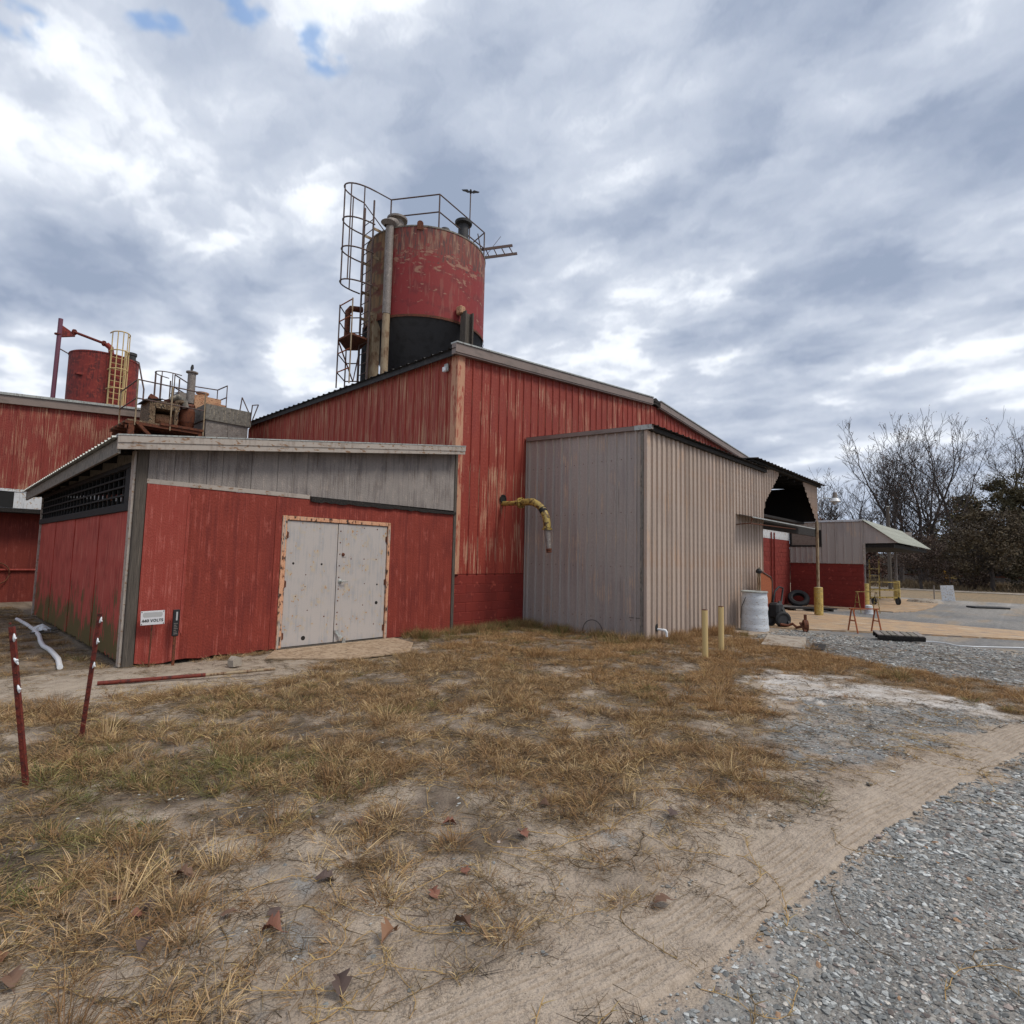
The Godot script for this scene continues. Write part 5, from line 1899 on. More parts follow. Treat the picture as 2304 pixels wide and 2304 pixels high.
func build_silo():
	rng.seed = 17
	var c := Vector3(10.56, 0, -13.76)
	var R := 1.87
	var t := thing("cement_silo", "tall red round cement silo with dark cone above the roof", "silo", Vector3(c.x, 6, c.z))
	var b := mb(Transform3D(Basis(), Vector3(c.x, 8.38, c.z)))
	b.lathe([Vector2(R, 0), Vector2(R, 2.65)], 64)
	put(t, "barrel", b, M.silo_skin)
	b = mb(Transform3D(Basis(), Vector3(c.x, 0, c.z)))
	b.lathe([Vector2(R + 0.02, 8.33), Vector2(R + 0.02, 8.40)], 64)
	put(t, "lower_rim", b, M.rust)
	b = mb(Transform3D(Basis(), Vector3(c.x, 0, c.z)))
	b.lathe([Vector2(0.25, 5.6), Vector2(R - 0.01, 8.36)], 48)
	put(t, "cone", b, M.cone_steel)
	b = mb(Transform3D(Basis(), Vector3(c.x, 0, c.z)))
	b.lathe([Vector2(R + 0.015, 11.0), Vector2(R + 0.015, 11.045), Vector2(0.9, 11.16), Vector2(0, 11.18)], 48)
	put(t, "lid", b, M.stain_grey)
	# fill pipe down the front
	b = mb()
	b.tube([loc(c, -1.08, 1.66, 6.2), loc(c, -1.08, 1.66, 8.40)], 0.105, 12)
	put(t, "fill_pipe", b, M.rusty_beige)
	b = mb()
	b.tube([loc(c, -1.08, 1.66, 8.405), loc(c, -1.08, 1.66, 11.05)], 0.115, 12)
	put(t, "fill_pipe", b, M.grey_pipe)
	b = mb()
	b.tube([loc(c, -1.08, 1.66, 11.05), loc(c, -1.05, 1.62, 11.18), loc(c, -0.95, 1.45, 11.27), loc(c, -0.8, 1.2, 11.25), loc(c, -0.72, 1.1, 11.1)], 0.13, 12)
	put(t, "pipe_bend", b, M.grey_pipe)
	b = mb(Transform3D(Basis(), loc(c, -1.12, 1.68, 11.06)))
	b.lathe([Vector2(0.12, -0.06), Vector2(0.22, 0.04), Vector2(0.2, 0.06), Vector2(0, 0.08)], 14)
	put(t, "pipe_collar", b, M.grey_pipe)
	b = mb(Transform3D(Basis(), loc(c, -0.9, 1.3, 0)))
	b.lathe([Vector2(0.2, 11.1), Vector2(0.2, 11.40), Vector2(0.30, 11.42), Vector2(0.30, 11.48), Vector2(0, 11.5)], 18)
	put(t, "hatch", b, M.grey_pipe)
	# vent stack
	b = mb(Transform3D(Basis(), loc(c, 1.08, 0.9, 0)))
	b.lathe([Vector2(0.16, 11.05), Vector2(0.16, 11.78), Vector2(0.26, 11.80), Vector2(0.27, 11.88), Vector2(0.15, 11.90), Vector2(0.0, 11.90)], 18)
	put(t, "vent_stack", b, M.cone_steel)
	b = mb(Transform3D(Basis(), loc(c, 0.5, 1.6, 0)))
	b.lathe([Vector2(0.0, 11.2), Vector2(0.13, 11.16), Vector2(0.16, 11.06), Vector2(0.13, 10.96), Vector2(0, 10.94)], 14)
	put(t, "relief_valve", b, M.cone_steel)
	# lifting lug
	var lf := Transform3D(Basis.looking_at(-(Vector3(0, 0, 0) - c).normalized(), Vector3.UP), loc(c, -0.22, 1.87, 10.92))
	b = mb(lf)
	var pl := PackedVector2Array([Vector2(-0.09, -0.02), Vector2(0.09, -0.02), Vector2(0.09, 0.16)])
	for i in 7: pl.append(Vector2(cos(PI * (i + 1) / 8.0) * 0.09, 0.16 + sin(PI * (i + 1) / 8.0) * 0.09))
	pl.append(Vector2(-0.09, 0.16))
	b.ext(pl, -0.015, 0.015)
	put(t, "lifting_lug", b, M.rust)
	# guard rail round the top
	var posts := [loc(c, -1.35, -0.6, 0), loc(c, -1.1, 1.2, 0), loc(c, 0.31, 1.75, 0), loc(c, 1.82, 0.1, 0), loc(c, 1.1, -1.4, 0), loc(c, -0.4, -1.7, 0)]
	for p in posts:
		b = mb()
		b.tube([p + Vector3.UP * 11.0, p + Vector3.UP * 12.12], 0.022, 6)
		put(t, "rail_post", b, M.rusty_rail)
	for k in posts.size():
		for y in [11.58, 12.12]:
			if k == 0: continue
			b = mb()
			b.tube([posts[k] + Vector3.UP * y, posts[(k + 1) % posts.size()] + Vector3.UP * y], 0.02, 6)
			put(t, "guard_rail", b, M.rusty_rail)
	b = mb()
	b.tube([posts[3] + Vector3.UP * 11.05, posts[3].lerp(posts[2], 0.16) + Vector3.UP * 11.9], 0.018, 6)
	put(t, "brace", b, M.rusty_rail)
	# caged ladder
	var o := (loc(c, -0.82, 0.57, 0) - Vector3(c.x, 0, c.z)).normalized()
	caged_ladder(t, Vector3(c.x, 0, c.z) + o * (R + 0.22), o, 6.0, 11.9, 9.4, [12.12, 11.12, 10.25, 9.28], M.rusty_rail, 0.26, 0.80, 0.018)
	for k in [-1.0, 1.0]:
		b = mb()
		var e0 := Vector3(c.x, 12.12, c.z) + o * (R + 0.22) + Vector3.UP.cross(o).normalized() * (0.36 * float(k))
		b.tube([e0, posts[1 if k > 0 else 0] + Vector3.UP * 12.12], 0.018, 6)
		put(t, "cage_tie", b, M.rusty_rail)
	for y in [11.05, 10.2, 9.3, 8.5]:
		for k in [-1.0, 1.0]:
			var s: Vector3 = Vector3.UP.cross(o).normalized() * (0.26 * float(k))
			b = mb()
			b.bar(Vector3(c.x, y, c.z) + o * (R - 0.08) + s, Vector3(c.x, y, c.z) + o * (R + 0.24) + s, 0.02, 0.08)
			put(t, "ladder_bracket", b, M.rusty_beige)
	# landing with its own rails, left of the ladder
	var q := [loc(c, -2.42, 1.2, 0), loc(c, -2.0, 1.75, 0), loc(c, -1.55, 1.35, 0), loc(c, -1.9, 0.5, 0), loc(c, -2.3, 0.4, 0)]
	b = mb()
	for k in [[0, 1, 2], [0, 2, 3], [0, 3, 4]]:
		var A: Vector3 = q[k[0]]
		var B: Vector3 = q[k[1]]
		var C: Vector3 = q[k[2]]
		b.tri(A + Vector3.UP * 7.75, B + Vector3.UP * 7.75, C + Vector3.UP * 7.75)
		b.tri(A + Vector3.UP * 7.70, C + Vector3.UP * 7.70, B + Vector3.UP * 7.70)
	for k in 5: b.quad(q[k] + Vector3.UP * 7.70, q[(k + 1) % 5] + Vector3.UP * 7.70, q[(k + 1) % 5] + Vector3.UP * 7.752, q[k] + Vector3.UP * 7.752)
	put(t, "landing", b, M.rust)
	for k in [0, 1, 3, 4]:
		b = mb()
		b.tube([q[k] + Vector3.UP * 6.3, q[k] + Vector3.UP * 8.75], 0.02, 6)
		put(t, "landing_post", b, M.rusty_beige if k == 1 else M.rusty_rail)
	for y in [6.75, 7.3, 8.25, 8.72]:
		for k in [0, 3, 4]:
			b = mb()
			b.tube([q[k] + Vector3.UP * y, q[(k + 1) % 5] + Vector3.UP * y], 0.018, 6)
			put(t, "landing_rail", b, M.orange_rust if k == 0 else M.rusty_rail)
	b = mb()
	b.tube([q[0] + Vector3.UP * 7.68, q[1].lerp(q[3], 0.4) + Vector3.UP * 6.5, q[3] + Vector3.UP * 7.68], 0.022, 6)
	put(t, "landing_brace", b, M.rust)
	# steel legs
	for k in [[-1.45, 1.15, 8.5, "rusty_beige"], [-1.72, 0.4, 8.5, "cone_steel"], [1.21, 1.75, 8.62, "grey_wood"], [1.6, -1.2, 8.4, "rusty_beige"], [-0.9, -1.7, 8.4, "rusty_beige"]]:
		var p := loc(c, k[0], k[1], 0)
		b = mb(Transform3D(Basis.looking_at(Vector3(c.x, 0, c.z) - p, Vector3.UP), p))
		b.box(Vector3(-0.15, 5.5, -0.12), Vector3(-0.11, k[2], 0.12))
		b.box(Vector3(0.11, 5.5, -0.12), Vector3(0.15, k[2], 0.12))
		b.box(Vector3(-0.11, 5.5, -0.02), Vector3(0.11, k[2] - 0.02, 0.02))
		put(t, "leg", b, M[k[3]])
	b = mb(Transform3D(Basis(), loc(c, 1.02, 1.72, 8.68)))
	b.cbox(Vector3(-0.1, -0.12, -0.1), Vector3(0.1, 0.12, 0.12), 0.03)
	put(t, "bracket", b, M.tan_tank)
	# motor on the landing
	b = mb()
	b.tube([q[4] + Vector3.UP * 8.0, q[4] + Vector3.UP * 8.9, q[4] + Vector3(0.1, 9.05, 0), loc(c, -1.9, 0.2, 9.1)], 0.09, 10)
	put(t, "air_pipe", b, M.rust)
	# lightning finial with a spread-winged bird
	b = mb()
	b.tube([loc(c, 1.27, 0.9, 11.0), loc(c, 1.27, 0.9, 12.85)], 0.018, 6)
	put(t, "finial_rod", b, M.rusty_rail)
	b = mb(Transform3D(Basis(), loc(c, 1.27, 0.9, 12.83)))
	b.lathe([Vector2(0.0, 0.0), Vector2(0.03, 0.02), Vector2(0.045, 0.08), Vector2(0.03, 0.14), Vector2(0.0, 0.17)], 10)
	put(t, "finial_body", b, M.black_paint)
	for k in [-1.0, 1.0]:
		b = mb(Transform3D(Basis.looking_at(Vector3(c.x, 0, c.z), Vector3.UP), loc(c, 1.27, 0.9, 12.83)))
		b.ext(PackedVector2Array([Vector2(0.02 * k, 0.06), Vector2(0.10 * k, 0.14), Vector2(0.28 * k, 0.11), Vector2(0.24 * k, 0.07), Vector2(0.16 * k, 0.06), Vector2(0.08 * k, 0.03)]), -0.008, 0.008)
		put(t, "finial_wing", b, M.black_paint)
	b = mb()
	b.tube([loc(c, 1.83, 0.0, 11.3), loc(c, 2.36, 0.1, 12.06)], 0.008, 5)
	put(t, "antenna", b, M.rusty_rail)
	# ladder left lying across the rim
	var l := thing("metal_ladder", "short metal ladder sticking out from the tall silo rim", "ladder", loc(c, 2.2, 0, 11.5))
	for k in [[1.50, 0.05, 11.50, 2.76, 11.83], [1.62, 0.0, 11.27, 2.93, 11.60]]:
		b = mb()
		b.bar(loc(c, k[0], k[1], k[2]), loc(c, k[3], k[1], k[4]), 0.03, 0.085)
		put(l, "rail", b, M.rusty_rail)
	for i in 5:
		var f := (i + 0.5) / 5.0
		b = mb()
		b.tube([loc(c, lerpf(1.50, 2.76, f), 0.05, lerpf(11.50, 11.83, f)), loc(c, lerpf(1.62, 2.93, f), 0.0, lerpf(11.27, 11.60, f))], 0.016, 6)
		put(l, "rung", b, M.rusty_rail)

func build_small_silo():
	rng.seed = 18
	var c := Vector3(6.26, 0, -35.3)
	var t := thing("small_silo", "smaller red silo with yellow caged ladder at far side", "silo", Vector3(c.x, 0, c.z))
	var b := mb(at(c))
	b.lathe([Vector2(1.5, 0), Vector2(1.5, 11.48)], 48)
	put(t, "barrel", b, M.red_tank)
	b = mb(at(c))
	b.lathe([Vector2(1.52, 11.43), Vector2(1.52, 11.5), Vector2(0.6, 11.6), Vector2(0, 11.6)], 48)
	put(t, "lid", b, M.red_tank)
	b = mb(at(loc(c, 1.1, 0.6, 0)))
	b.lathe([Vector2(0.22, 11.5), Vector2(0.22, 11.8), Vector2(0.26, 11.82), Vector2(0.26, 11.95), Vector2(0, 11.95)], 14)
	put(t, "vent", b, M.cone_steel)
	b = mb()
	b.tube([loc(c, 1.2, 0.6, 11.65), loc(c, 1.45, 0.7, 11.5), loc(c, 1.62, 0.7, 10.7), loc(c, 1.75, 0.8, 10.1), loc(c, 1.75, 0.8, 8.0)], 0.04, 8)
	put(t, "downpipe", b, M.rusty_rail)
	b = mb(at(loc(c, -0.95, 1.18, 10.2)))
	b.ext(PackedVector2Array([Vector2(-0.2, 0), Vector2(0.2, 0.0), Vector2(0.2, 0.15), Vector2(-0.05, 0.12)]), -0.1, 0.1)
	put(t, "patch", b, M.red_tank)
	var o := (loc(c, 0.22, 1.0, 0) - c).normalized()
	caged_ladder(t, loc(c, 0.52, 1.52, 0), o, 7.5, 11.8, 9, [12.5, 11.55, 10.6, 9.6, 8.6], M.cream_yellow, 0.30, 0.72, 0.026)
	var m := thing("blower_mast", "thin purple-red pipe mast with arm reaching over small silo", "pipe", loc(c, -1.95, 0, 0))
	b = mb()
	b.tube([loc(c, -2.05, 0, 0), loc(c, -1.93, 0, 13.2)], 0.10, 10)
	put(m, "mast", b, M.mauve)
	b = mb(Transform3D(Basis.looking_at(c - EYE, Vector3.UP), loc(c, -1.95, 0, 0)))
	b.ext(PackedVector2Array([Vector2(0.08, 13.05), Vector2(0.62, 12.72), Vector2(0.62, 12.62), Vector2(0.08, 12.45)]), -0.08, 0.08)
	put(m, "gusset", b, M.red_tank)
	b = mb()
	b.tube([loc(c, -1.4, 0, 12.67), loc(c, 0.0, 0, 12.36)], 0.07, 8)
	put(m, "arm", b, M.rust_pole)
	for r in [[-1.35, 12.66], [-0.1, 12.38], [-1.99, 12.38]]:
		b = mb(at(loc(c, r[0], 0, r[1])))
		if r[0] > -1.9: b.xf = b.xf * Transform3D(Basis.from_euler(Vector3(0, -0.82, 1.4)), Vector3.ZERO)
		b.lathe([Vector2(0, -0.03), Vector2(0.15, -0.03), Vector2(0.15, 0.03), Vector2(0, 0.03)], 12)
		put(m, "flange", b, M.rust_pole)
	b = mb()
	b.tube([loc(c, 0.0, 0, 12.36), loc(c, 0.2, 0, 12.2), loc(c, 0.3, 0, 11.5)], 0.14, 10)
	put(m, "outlet", b, M.red_tank)
	b = mb()
	b.tube([loc(c, -1.97, 0, 11.7), loc(c, -1.45, 0, 11.45)], 0.03, 6)
	put(m, "tie_bar", b, M.rusty_rail)

func rail_run(t: Node3D, pts: Array, ys: Array, m: Material, called := "guard_rail"):
	for y in ys:
		for i in pts.size() - 1:
			var b := mb()
			b.tube([pts[i] + Vector3.UP * y, pts[i + 1] + Vector3.UP * y], 0.02, 6)
			put(t, called, b, m)

func build_plant():
	rng.seed = 19
	var t := thing("mixing_plant", "rusty concrete mixing plant on a raised platform behind the shed", "machine", Vector3(5.5, 3.9, -19))
	var b := mb()
	b.box(Vector3(4.7, 5.22, -20.4), Vector3(5.86, 5.29, -18.4))
	put(t, "platform", b, M.rust)
	for z in 5:
		b = mb()
		b.box(Vector3(3.85, 5.13, -20.3 + z * 0.45), Vector3(5.86, 5.215, -20.24 + z * 0.45))
		put(t, "platform_joist", b, M.rust)
	b = mb()
	b.box(Vector3(3.9, 5.217, -20.4), Vector3(4.69, 5.26, -18.45))
	put(t, "grating", b, M.old_machine)
	b = mb()
	b.bar(Vector3(3.85, 5.02, -18.35), Vector3(4.1, 5.22, -19.6), 0.05, 0.09)
	b.bar(Vector3(4.1, 5.2, -18.4), Vector3(5.0, 4.4, -18.6), 0.06, 0.09)
	put(t, "brace", b, M.rust)
	# support
	for p in [[4.0, -18.5], [4.0, -20.3], [5.8, -20.3], [5.8, -18.5]]:
		b = mb()
		b.box(Vector3(p[0] - 0.07, 0, p[1] - 0.07), Vector3(p[0] + 0.07, 5.12, p[1] + 0.07))
		put(t, "leg", b, M.rust)
	b = mb()
	b.box(Vector3(4.5, 4.0, -20.2), Vector3(5.7, 5.1, -19.2))
	put(t, "hopper", b, M.black_wood)
	# mixer housing
	b = mb()
	b.box(Vector3(4.45, 5.29, -19.6), Vector3(4.60, 5.96, -18.62))
	b.box(Vector3(5.10, 5.29, -18.75), Vector3(5.18, 5.75, -18.6))
	b.box(Vector3(4.60, 5.75, -19.6), Vector3(5.22, 5.98, -18.6))
	b.box(Vector3(4.60, 5.29, -19.6), Vector3(5.22, 5.74, -19.4))
	put(t, "mixer_housing", b, M.old_machine)
	b = mb()
	b.bar(Vector3(4.32, 5.93, -19.0), Vector3(4.75, 6.03, -19.0), 0.9, 0.025)
	put(t, "housing_lid", b, M.black_wood)
	b = mb(Transform3D(Basis.from_euler(Vector3(0, 0, PI / 2)), Vector3(4.98, 5.50, -19.0)))
	b.lathe([Vector2(0, -0.3), Vector2(0.14, -0.3), Vector2(0.17, -0.2), Vector2(0.17, 0.2), Vector2(0.14, 0.3), Vector2(0, 0.3)], 14)
	put(t, "motor", b, M.tan_tank)
	b = mb(Transform3D(Basis(), Vector3(5.50, 0, -18.85)))
	b.lathe([Vector2(0.14, 5.30), Vector2(0.21, 5.5), Vector2(0.22, 5.85), Vector2(0.18, 5.95), Vector2(0.0, 5.98)], 16)
	put(t, "oil_drum", b, M.rust)
	for k in 9:
		b = mb(at(Vector3(rnd(4.5, 5.6), 5.98 + rnd(0, 0.12), rnd(-19.2, -18.7)), rnd(0, 3), Vector3(rnd(-0.5, 0.5), 0, rnd(-0.5, 0.5))))
		b.cbox(Vector3(-0.12, -0.08, -0.1), Vector3(0.12, 0.08, 0.1), 0.02)
		put(t, "machine_part", b, M.old_machine if k % 2 else M.rust)
	b = mb()
	b.tube([Vector3(5.0, 6.1, -18.8), Vector3(5.2, 6.22, -18.7), Vector3(5.35, 6.1, -18.65), Vector3(5.4, 5.9, -18.65)], 0.09, 10)
	put(t, "bent_duct", b, M.stain_grey)
	# bins on the right
	b = mb()
	b.box(Vector3(5.88, 5.63, -19.6), Vector3(7.25, 6.12, -18.4))
	put(t, "bin_collar", b, M.stain_grey)
	for s in [[5.92, 6.56], [6.57, 7.18]]:
		b = mb()
		b.box(Vector3(s[0], 3.6, -19.55), Vector3(s[1], 5.629, -18.45))
		put(t, "bin_panel", b, M.grey_pipe)
	b = mb()
	b.box(Vector3(6.0, 5.9, -21.0), Vector3(7.0, 6.55, -19.9))
	b.box(Vector3(6.0, 6.55, -20.9), Vector3(6.85, 6.74, -20.0))
	put(t, "tank", b, M.tan_tank)
	b = mb()
	b.box(Vector3(5.55, 6.3, -20.6), Vector3(5.98, 6.72, -20.0))
	put(t, "control_box", b, M.grey_pipe)
	b = mb(at(Vector3(6.35, 0, -20.3)))
	b.lathe([Vector2(0.14, 6.6), Vector2(0.16, 6.85), Vector2(0.2, 6.88), Vector2(0.2, 6.92), Vector2(0, 6.92)], 14)
	put(t, "filler_cap", b, M.tan_tank)
	b = mb(at(Vector3(5.90, 0, -20.0)))
	b.lathe([Vector2(0.12, 6.4), Vector2(0.12, 7.40), Vector2(0.18, 7.42), Vector2(0.18, 7.46), Vector2(0, 7.47)], 16)
	put(t, "exhaust_stack", b, M.grey_pipe)
	# rails
	var P := [Vector3(4.07, 0, -20.3), Vector3(4.07, 0, -18.42), Vector3(5.85, 0, -18.42)]
	for p in [P[0], P[1], Vector3(4.95, 0, -18.42), P[2]]:
		b = mb()
		b.tube([p + Vector3.UP * 5.1, p + Vector3.UP * 6.42], 0.022, 6)
		put(t, "rail_post", b, M.rusty_beige)
	rail_run(t, P, [5.88, 6.42], M.rusty_rail)
	var Q := [Vector3(5.41, 0, -20.0), Vector3(6.21, 0, -20.9), Vector3(6.95, 0, -20.7), Vector3(6.98, 0, -19.9)]
	for p in Q:
		b = mb()
		b.tube([p + Vector3.UP * 6.4, p + Vector3.UP * 7.25], 0.016, 6)
		put(t, "rail_post", b, M.rusty_rail)
	rail_run(t, Q, [6.83, 7.24], M.rusty_rail)
	caged_ladder(t, Vector3(5.45, 0, -20.1), Vector3(-0.9, 0, 0.25).normalized(), 5.3, 7.1, 6.2, [7.2, 6.3], M.rusty_rail, 0.24, 0.6, 0.014)
	for k in [[6.95, 6.12, -18.6, 7.0, 6.6, -18.6], [7.0, 6.6, -18.6, 7.2, 6.12, -18.5], [7.22, 5.7, -18.42, 7.24, 6.35, -18.35], [7.24, 6.35, -18.35, 7.45, 6.42, -18.4], [7.45, 6.42, -18.4, 7.3, 5.9, -18.42]]:
		b = mb()
		b.tube([Vector3(k[0], k[1], k[2]), Vector3(k[3], k[4], k[5])], 0.018, 6)
		put(t, "handle_bar", b, M.rusty_rail)
	# crow on the stack
	var c := Vector3(5.90, 7.47, -20.0)
	var bird := thing("bird", "black bird perched on the mixing plant exhaust stack", "bird", c)
	b = mb(Transform3D(Basis.from_euler(Vector3(0, 0.8, 0.15)), c))
	b.tube([Vector3(-0.07, 0.0, 0), Vector3(-0.04, 0.06, 0), Vector3(0.0, 0.12, 0), Vector3(0.02, 0.18, 0), Vector3(0.03, 0.215, 0), Vector3(0.06, 0.22, 0), Vector3(0.085, 0.21, 0)], [0.012, 0.035, 0.052, 0.04, 0.03, 0.02, 0.004], 10)
	b.tube([Vector3(0.0, 0.07, 0.015), Vector3(0.005, 0.0, 0.02)], 0.006, 5)
	b.tube([Vector3(0.0, 0.07, -0.015), Vector3(0.005, 0.0, -0.02)], 0.006, 5)
	put(bird, "body", b, M.ink)

# ------------------------------------------------------------------ things in the yard
func t_post(label: String, foot: Vector3, head: Vector3, clips: Array):
	var t := thing("fence_post", label, "post", foot, "rusty fence posts in the grass")
	var up := (head - foot).normalized()
	var side := Vector3(0.68, 0, 0.73)
	side = (side - up * side.dot(up)).normalized()
	var out := up.cross(side)
	var L := (head - foot).length()
	var b := mb(Transform3D(Basis(side, up, side.cross(up)), foot))
	b.cbox(Vector3(-0.018, -0.15, -0.003), Vector3(0.018, L, 0.003), 0.001)
	b.cbox(Vector3(-0.003, -0.15, -0.03), Vector3(0.003, L, -0.003), 0.001)
	put(t, "shaft", b, M.rust_pole)
	b = mb(Transform3D(Basis(side, up, side.cross(up)), foot))
	for i in int(L / 0.055): b.box(Vector3(-0.006, 0.1 + i * 0.055, 0.003), Vector3(0.006, 0.112 + i * 0.055, 0.009))
	put(t, "studs", b, M.rust_pole)
	for k in clips:
		b = mb(Transform3D(Basis(side, up, side.cross(up)), foot) * Transform3D(Basis.from_euler(Vector3(0, 0, k[1])), Vector3(0.012, k[0], 0.004)))
		b.tube([Vector3(0.004, -0.026, 0), Vector3(0.010, -0.016, 0.005), Vector3(0.013, 0, 0.008), Vector3(0.010, 0.016, 0.005), Vector3(0.004, 0.026, 0)], [0.003, 0.007, 0.009, 0.007, 0.003], 8)
		b.tube([Vector3(0.014, -0.004, 0.0), Vector3(0.03, 0.0, 0.016)], 0.006, 6)
		put(t, "insulator", b, M.white_plastic)

func lettering(parent: Node3D, text: String, p: Vector3, size: float, m: Material, turn := 0.0):
	var tm := TextMesh.new()
	var f := SystemFont.new()
	f.font_names = PackedStringArray(["Droid Sans"])
	f.font_weight = 700
	tm.font = f
	tm.text = text
	tm.font_size = 64
	tm.pixel_size = size / 64.0
	tm.depth = 0.002
	tm.curve_step = 0.5
	var o := MeshInstance3D.new()
	o.mesh = tm
	o.material_override = m
	o.name = "lettering"
	parent.add_child(o, true)
	o.position = p - parent.position
	o.rotation.y = turn
	return o

func build_yard():
	rng.seed = 21
	var b: MB
	var t: Node3D
	# fence posts with insulators
	t_post("leaning rusty fence post with white insulators at picture edge", Vector3(0.64, -0.01, -4.9), Vector3(0.50, 1.05, -4.98), [[1.00, -0.1], [0.84, 0.5], [0.66, 0.1]])
	t_post("rusty fence post with three white insulators before the shed corner", Vector3(1.10, -0.01, -5.9), Vector3(1.15, 1.03, -5.85), [[0.99, -0.2], [0.81, 0.0], [0.61, -0.15]])
	# voltage sign
	t = thing("voltage_sign", "small white sign reading 440 VOLTS on thin rusty stake", "sign", Vector3(2.34, 0, -8.86))
	b = mb()
	b.tube([Vector3(2.335, -0.1, -8.86), Vector3(2.345, 0.72, -8.87)], 0.010, 8)
	put(t, "stake", b, M.rust)
	b = mb(Transform3D(Basis.from_euler(Vector3(0, -0.12, 0.03)), Vector3(2.34, 0.655, -8.845)))
	b.cbox(Vector3(-0.14, -0.095, -0.003), Vector3(0.14, 0.095, 0.003), 0.002)
	put(t, "plate", b, M.sign_white)
	b = mb(Transform3D(Basis.from_euler(Vector3(0, -0.12, 0.03)), Vector3(2.34, 0.655, -8.845)))
	b.ext(PackedVector2Array([Vector2(-0.10, 0.01), Vector2(0.10, 0.01), Vector2(0.115, 0.03), Vector2(0.115, 0.06), Vector2(0.10, 0.075), Vector2(-0.10, 0.075), Vector2(-0.115, 0.06), Vector2(-0.115, 0.03)]), 0.0031, 0.0045)
	put(t, "faded_panel", b, M.sign_grey)
	for k in [[-0.127, -0.082], [0.127, -0.082], [-0.127, 0.082], [0.127, 0.082]]:
		b = mb(Transform3D(Basis.from_euler(Vector3(0, -0.12, 0.03)), Vector3(2.34, 0.655, -8.845)) * Transform3D(Basis.from_euler(Vector3(PI / 2, 0, 0)), Vector3(k[0], k[1], 0.003)))
		b.lathe([Vector2(0.007, 0), Vector2(0.006, 0.003), Vector2(0, 0.004)], 8)
		put(t, "screw", b, M.ink)
	var tx: Node3D = lettering(t, "440 VOLTS", Vector3(2.34, 0.618, -8.8395), 0.052, M.ink, -0.12)
	tx.rotation.z = 0.03
	# dark marker post
	t = thing("marker_post", "dark narrow marker post with worn label beside the sign", "post", Vector3(2.63, 0, -8.86))
	b = mb()
	b.cbox(Vector3(2.612, -0.1, -8.87), Vector3(2.648, 0.40, -8.85), 0.003)
	put(t, "stake", b, M.rust)
	b = mb()
	b.cbox(Vector3(2.59, 0.38, -8.875), Vector3(2.67, 0.75, -8.84), 0.006)
	put(t, "marker", b, M.ink)
	b = mb()
	b.box(Vector3(2.625, 0.60, -8.84), Vector3(2.645, 0.72, -8.838))
	put(t, "worn_label", b, M.sign_grey)
	b = mb()
	for i in 7: b.box(Vector3(2.605, 0.41 + i * 0.024, -8.84), Vector3(2.655 - 0.01 * (i % 3), 0.418 + i * 0.024, -8.8385))
	put(t, "worn_print", b, M.grey_pipe)
	# pipe on the ground
	t = thing("steel_pipe", "long rusty red pipe lying across the bare ground", "pipe", Vector3(2.4, 0, -7.75))
	b = mb()
	b.tube([Vector3(1.60, 0.025, -7.98), Vector3(2.65, 0.03, -7.65)], 0.024, 10)
	put(t, "painted_length", b, M.rust_pole)
	b = mb()
	b.tube([Vector3(2.60, 0.028, -7.665), Vector3(3.45, 0.03, -7.46)], 0.019, 10)
	put(t, "bare_length", b, M.rusty_beige)
	# white hose
	b = mb()
	var hp := [[1.70, -16.14], [1.73, -14.96], [1.73, -13.9], [1.68, -12.9], [1.60, -12.1], [1.56, -11.5], [1.57, -11.0], [1.555, -10.5], [1.53, -10.0], [1.46, -9.37]]
	var pts := []
	for p in hp: pts.append(Vector3(p[0], gh(p[0], p[1]) + 0.035, p[1]))
	b.tube(pts, 0.034, 10)
	solid("drain_hose", b, M.white_plastic, "white flexible pipe winding over ground beside the shed", "hose")
	# rag and debris
	b = mb()
	for i in 14:
		var a := i * TAU / 14
		var a2 := (i + 1) * TAU / 14
		var r1 := 0.16 + 0.06 * sin(i * 2.3)
		var r2 := 0.16 + 0.06 * sin((i + 1) % 14 * 2.3)
		var c0 := Vector3(1.83, 0.14, -13.8)
		b.tri(c0, c0 + Vector3(cos(a2) * r2, -0.12 + 0.03 * sin(i * 5.0 + 5), sin(a2) * r2 * 1.6), c0 + Vector3(cos(a) * r1, -0.12 + 0.03 * sin(i * 5.0), sin(a) * r1 * 1.6))
	solid("white_rag", b, M.white_board, "crumpled white rag lying by the mossy shed wall", "rag")
	for k in 4:
		b = mb(at(Vector3(1.80 + k * 0.07, 0.03, -13.3 - 0.25 * k), rnd(0, 3)))
		b.cbox(Vector3(-0.2, -0.012, -0.04), Vector3(0.2, 0.012, 0.04), 0.004)
		solid("wood_scrap", b, M.grey_wood, ["flat weathered board scrap nearest the shed corner by the rag", "second flat board scrap from the shed corner near the rag", "third flat board scrap from the shed corner near the rag", "board scrap farthest from the shed corner behind the rag"][k], "scrap wood", "wood scraps by the shed")
	# broken concrete lump before the shed wall
	b = mb(at(Vector3(3.21, 0.03, -8.2), 0.4))
	b.ext(PackedVector2Array([Vector2(-0.07, -0.04), Vector2(0.08, -0.04), Vector2(0.07, 0.07), Vector2(-0.02, 0.10), Vector2(-0.08, 0.05)]), -0.05, 0.05)
	solid("concrete_lump", b, M.concrete, "small grey concrete lump before the red shed wall", "concrete lump")
	# concrete step before the doors
	b = mb()
	b.ext(PackedVector2Array([Vector2(3.7, 8.35), Vector2(4.1, 8.93), Vector2(6.4, 8.93), Vector2(6.3, 8.2), Vector2(5.7, 7.5), Vector2(4.6, 7.55)]), 0.0, 0.022)
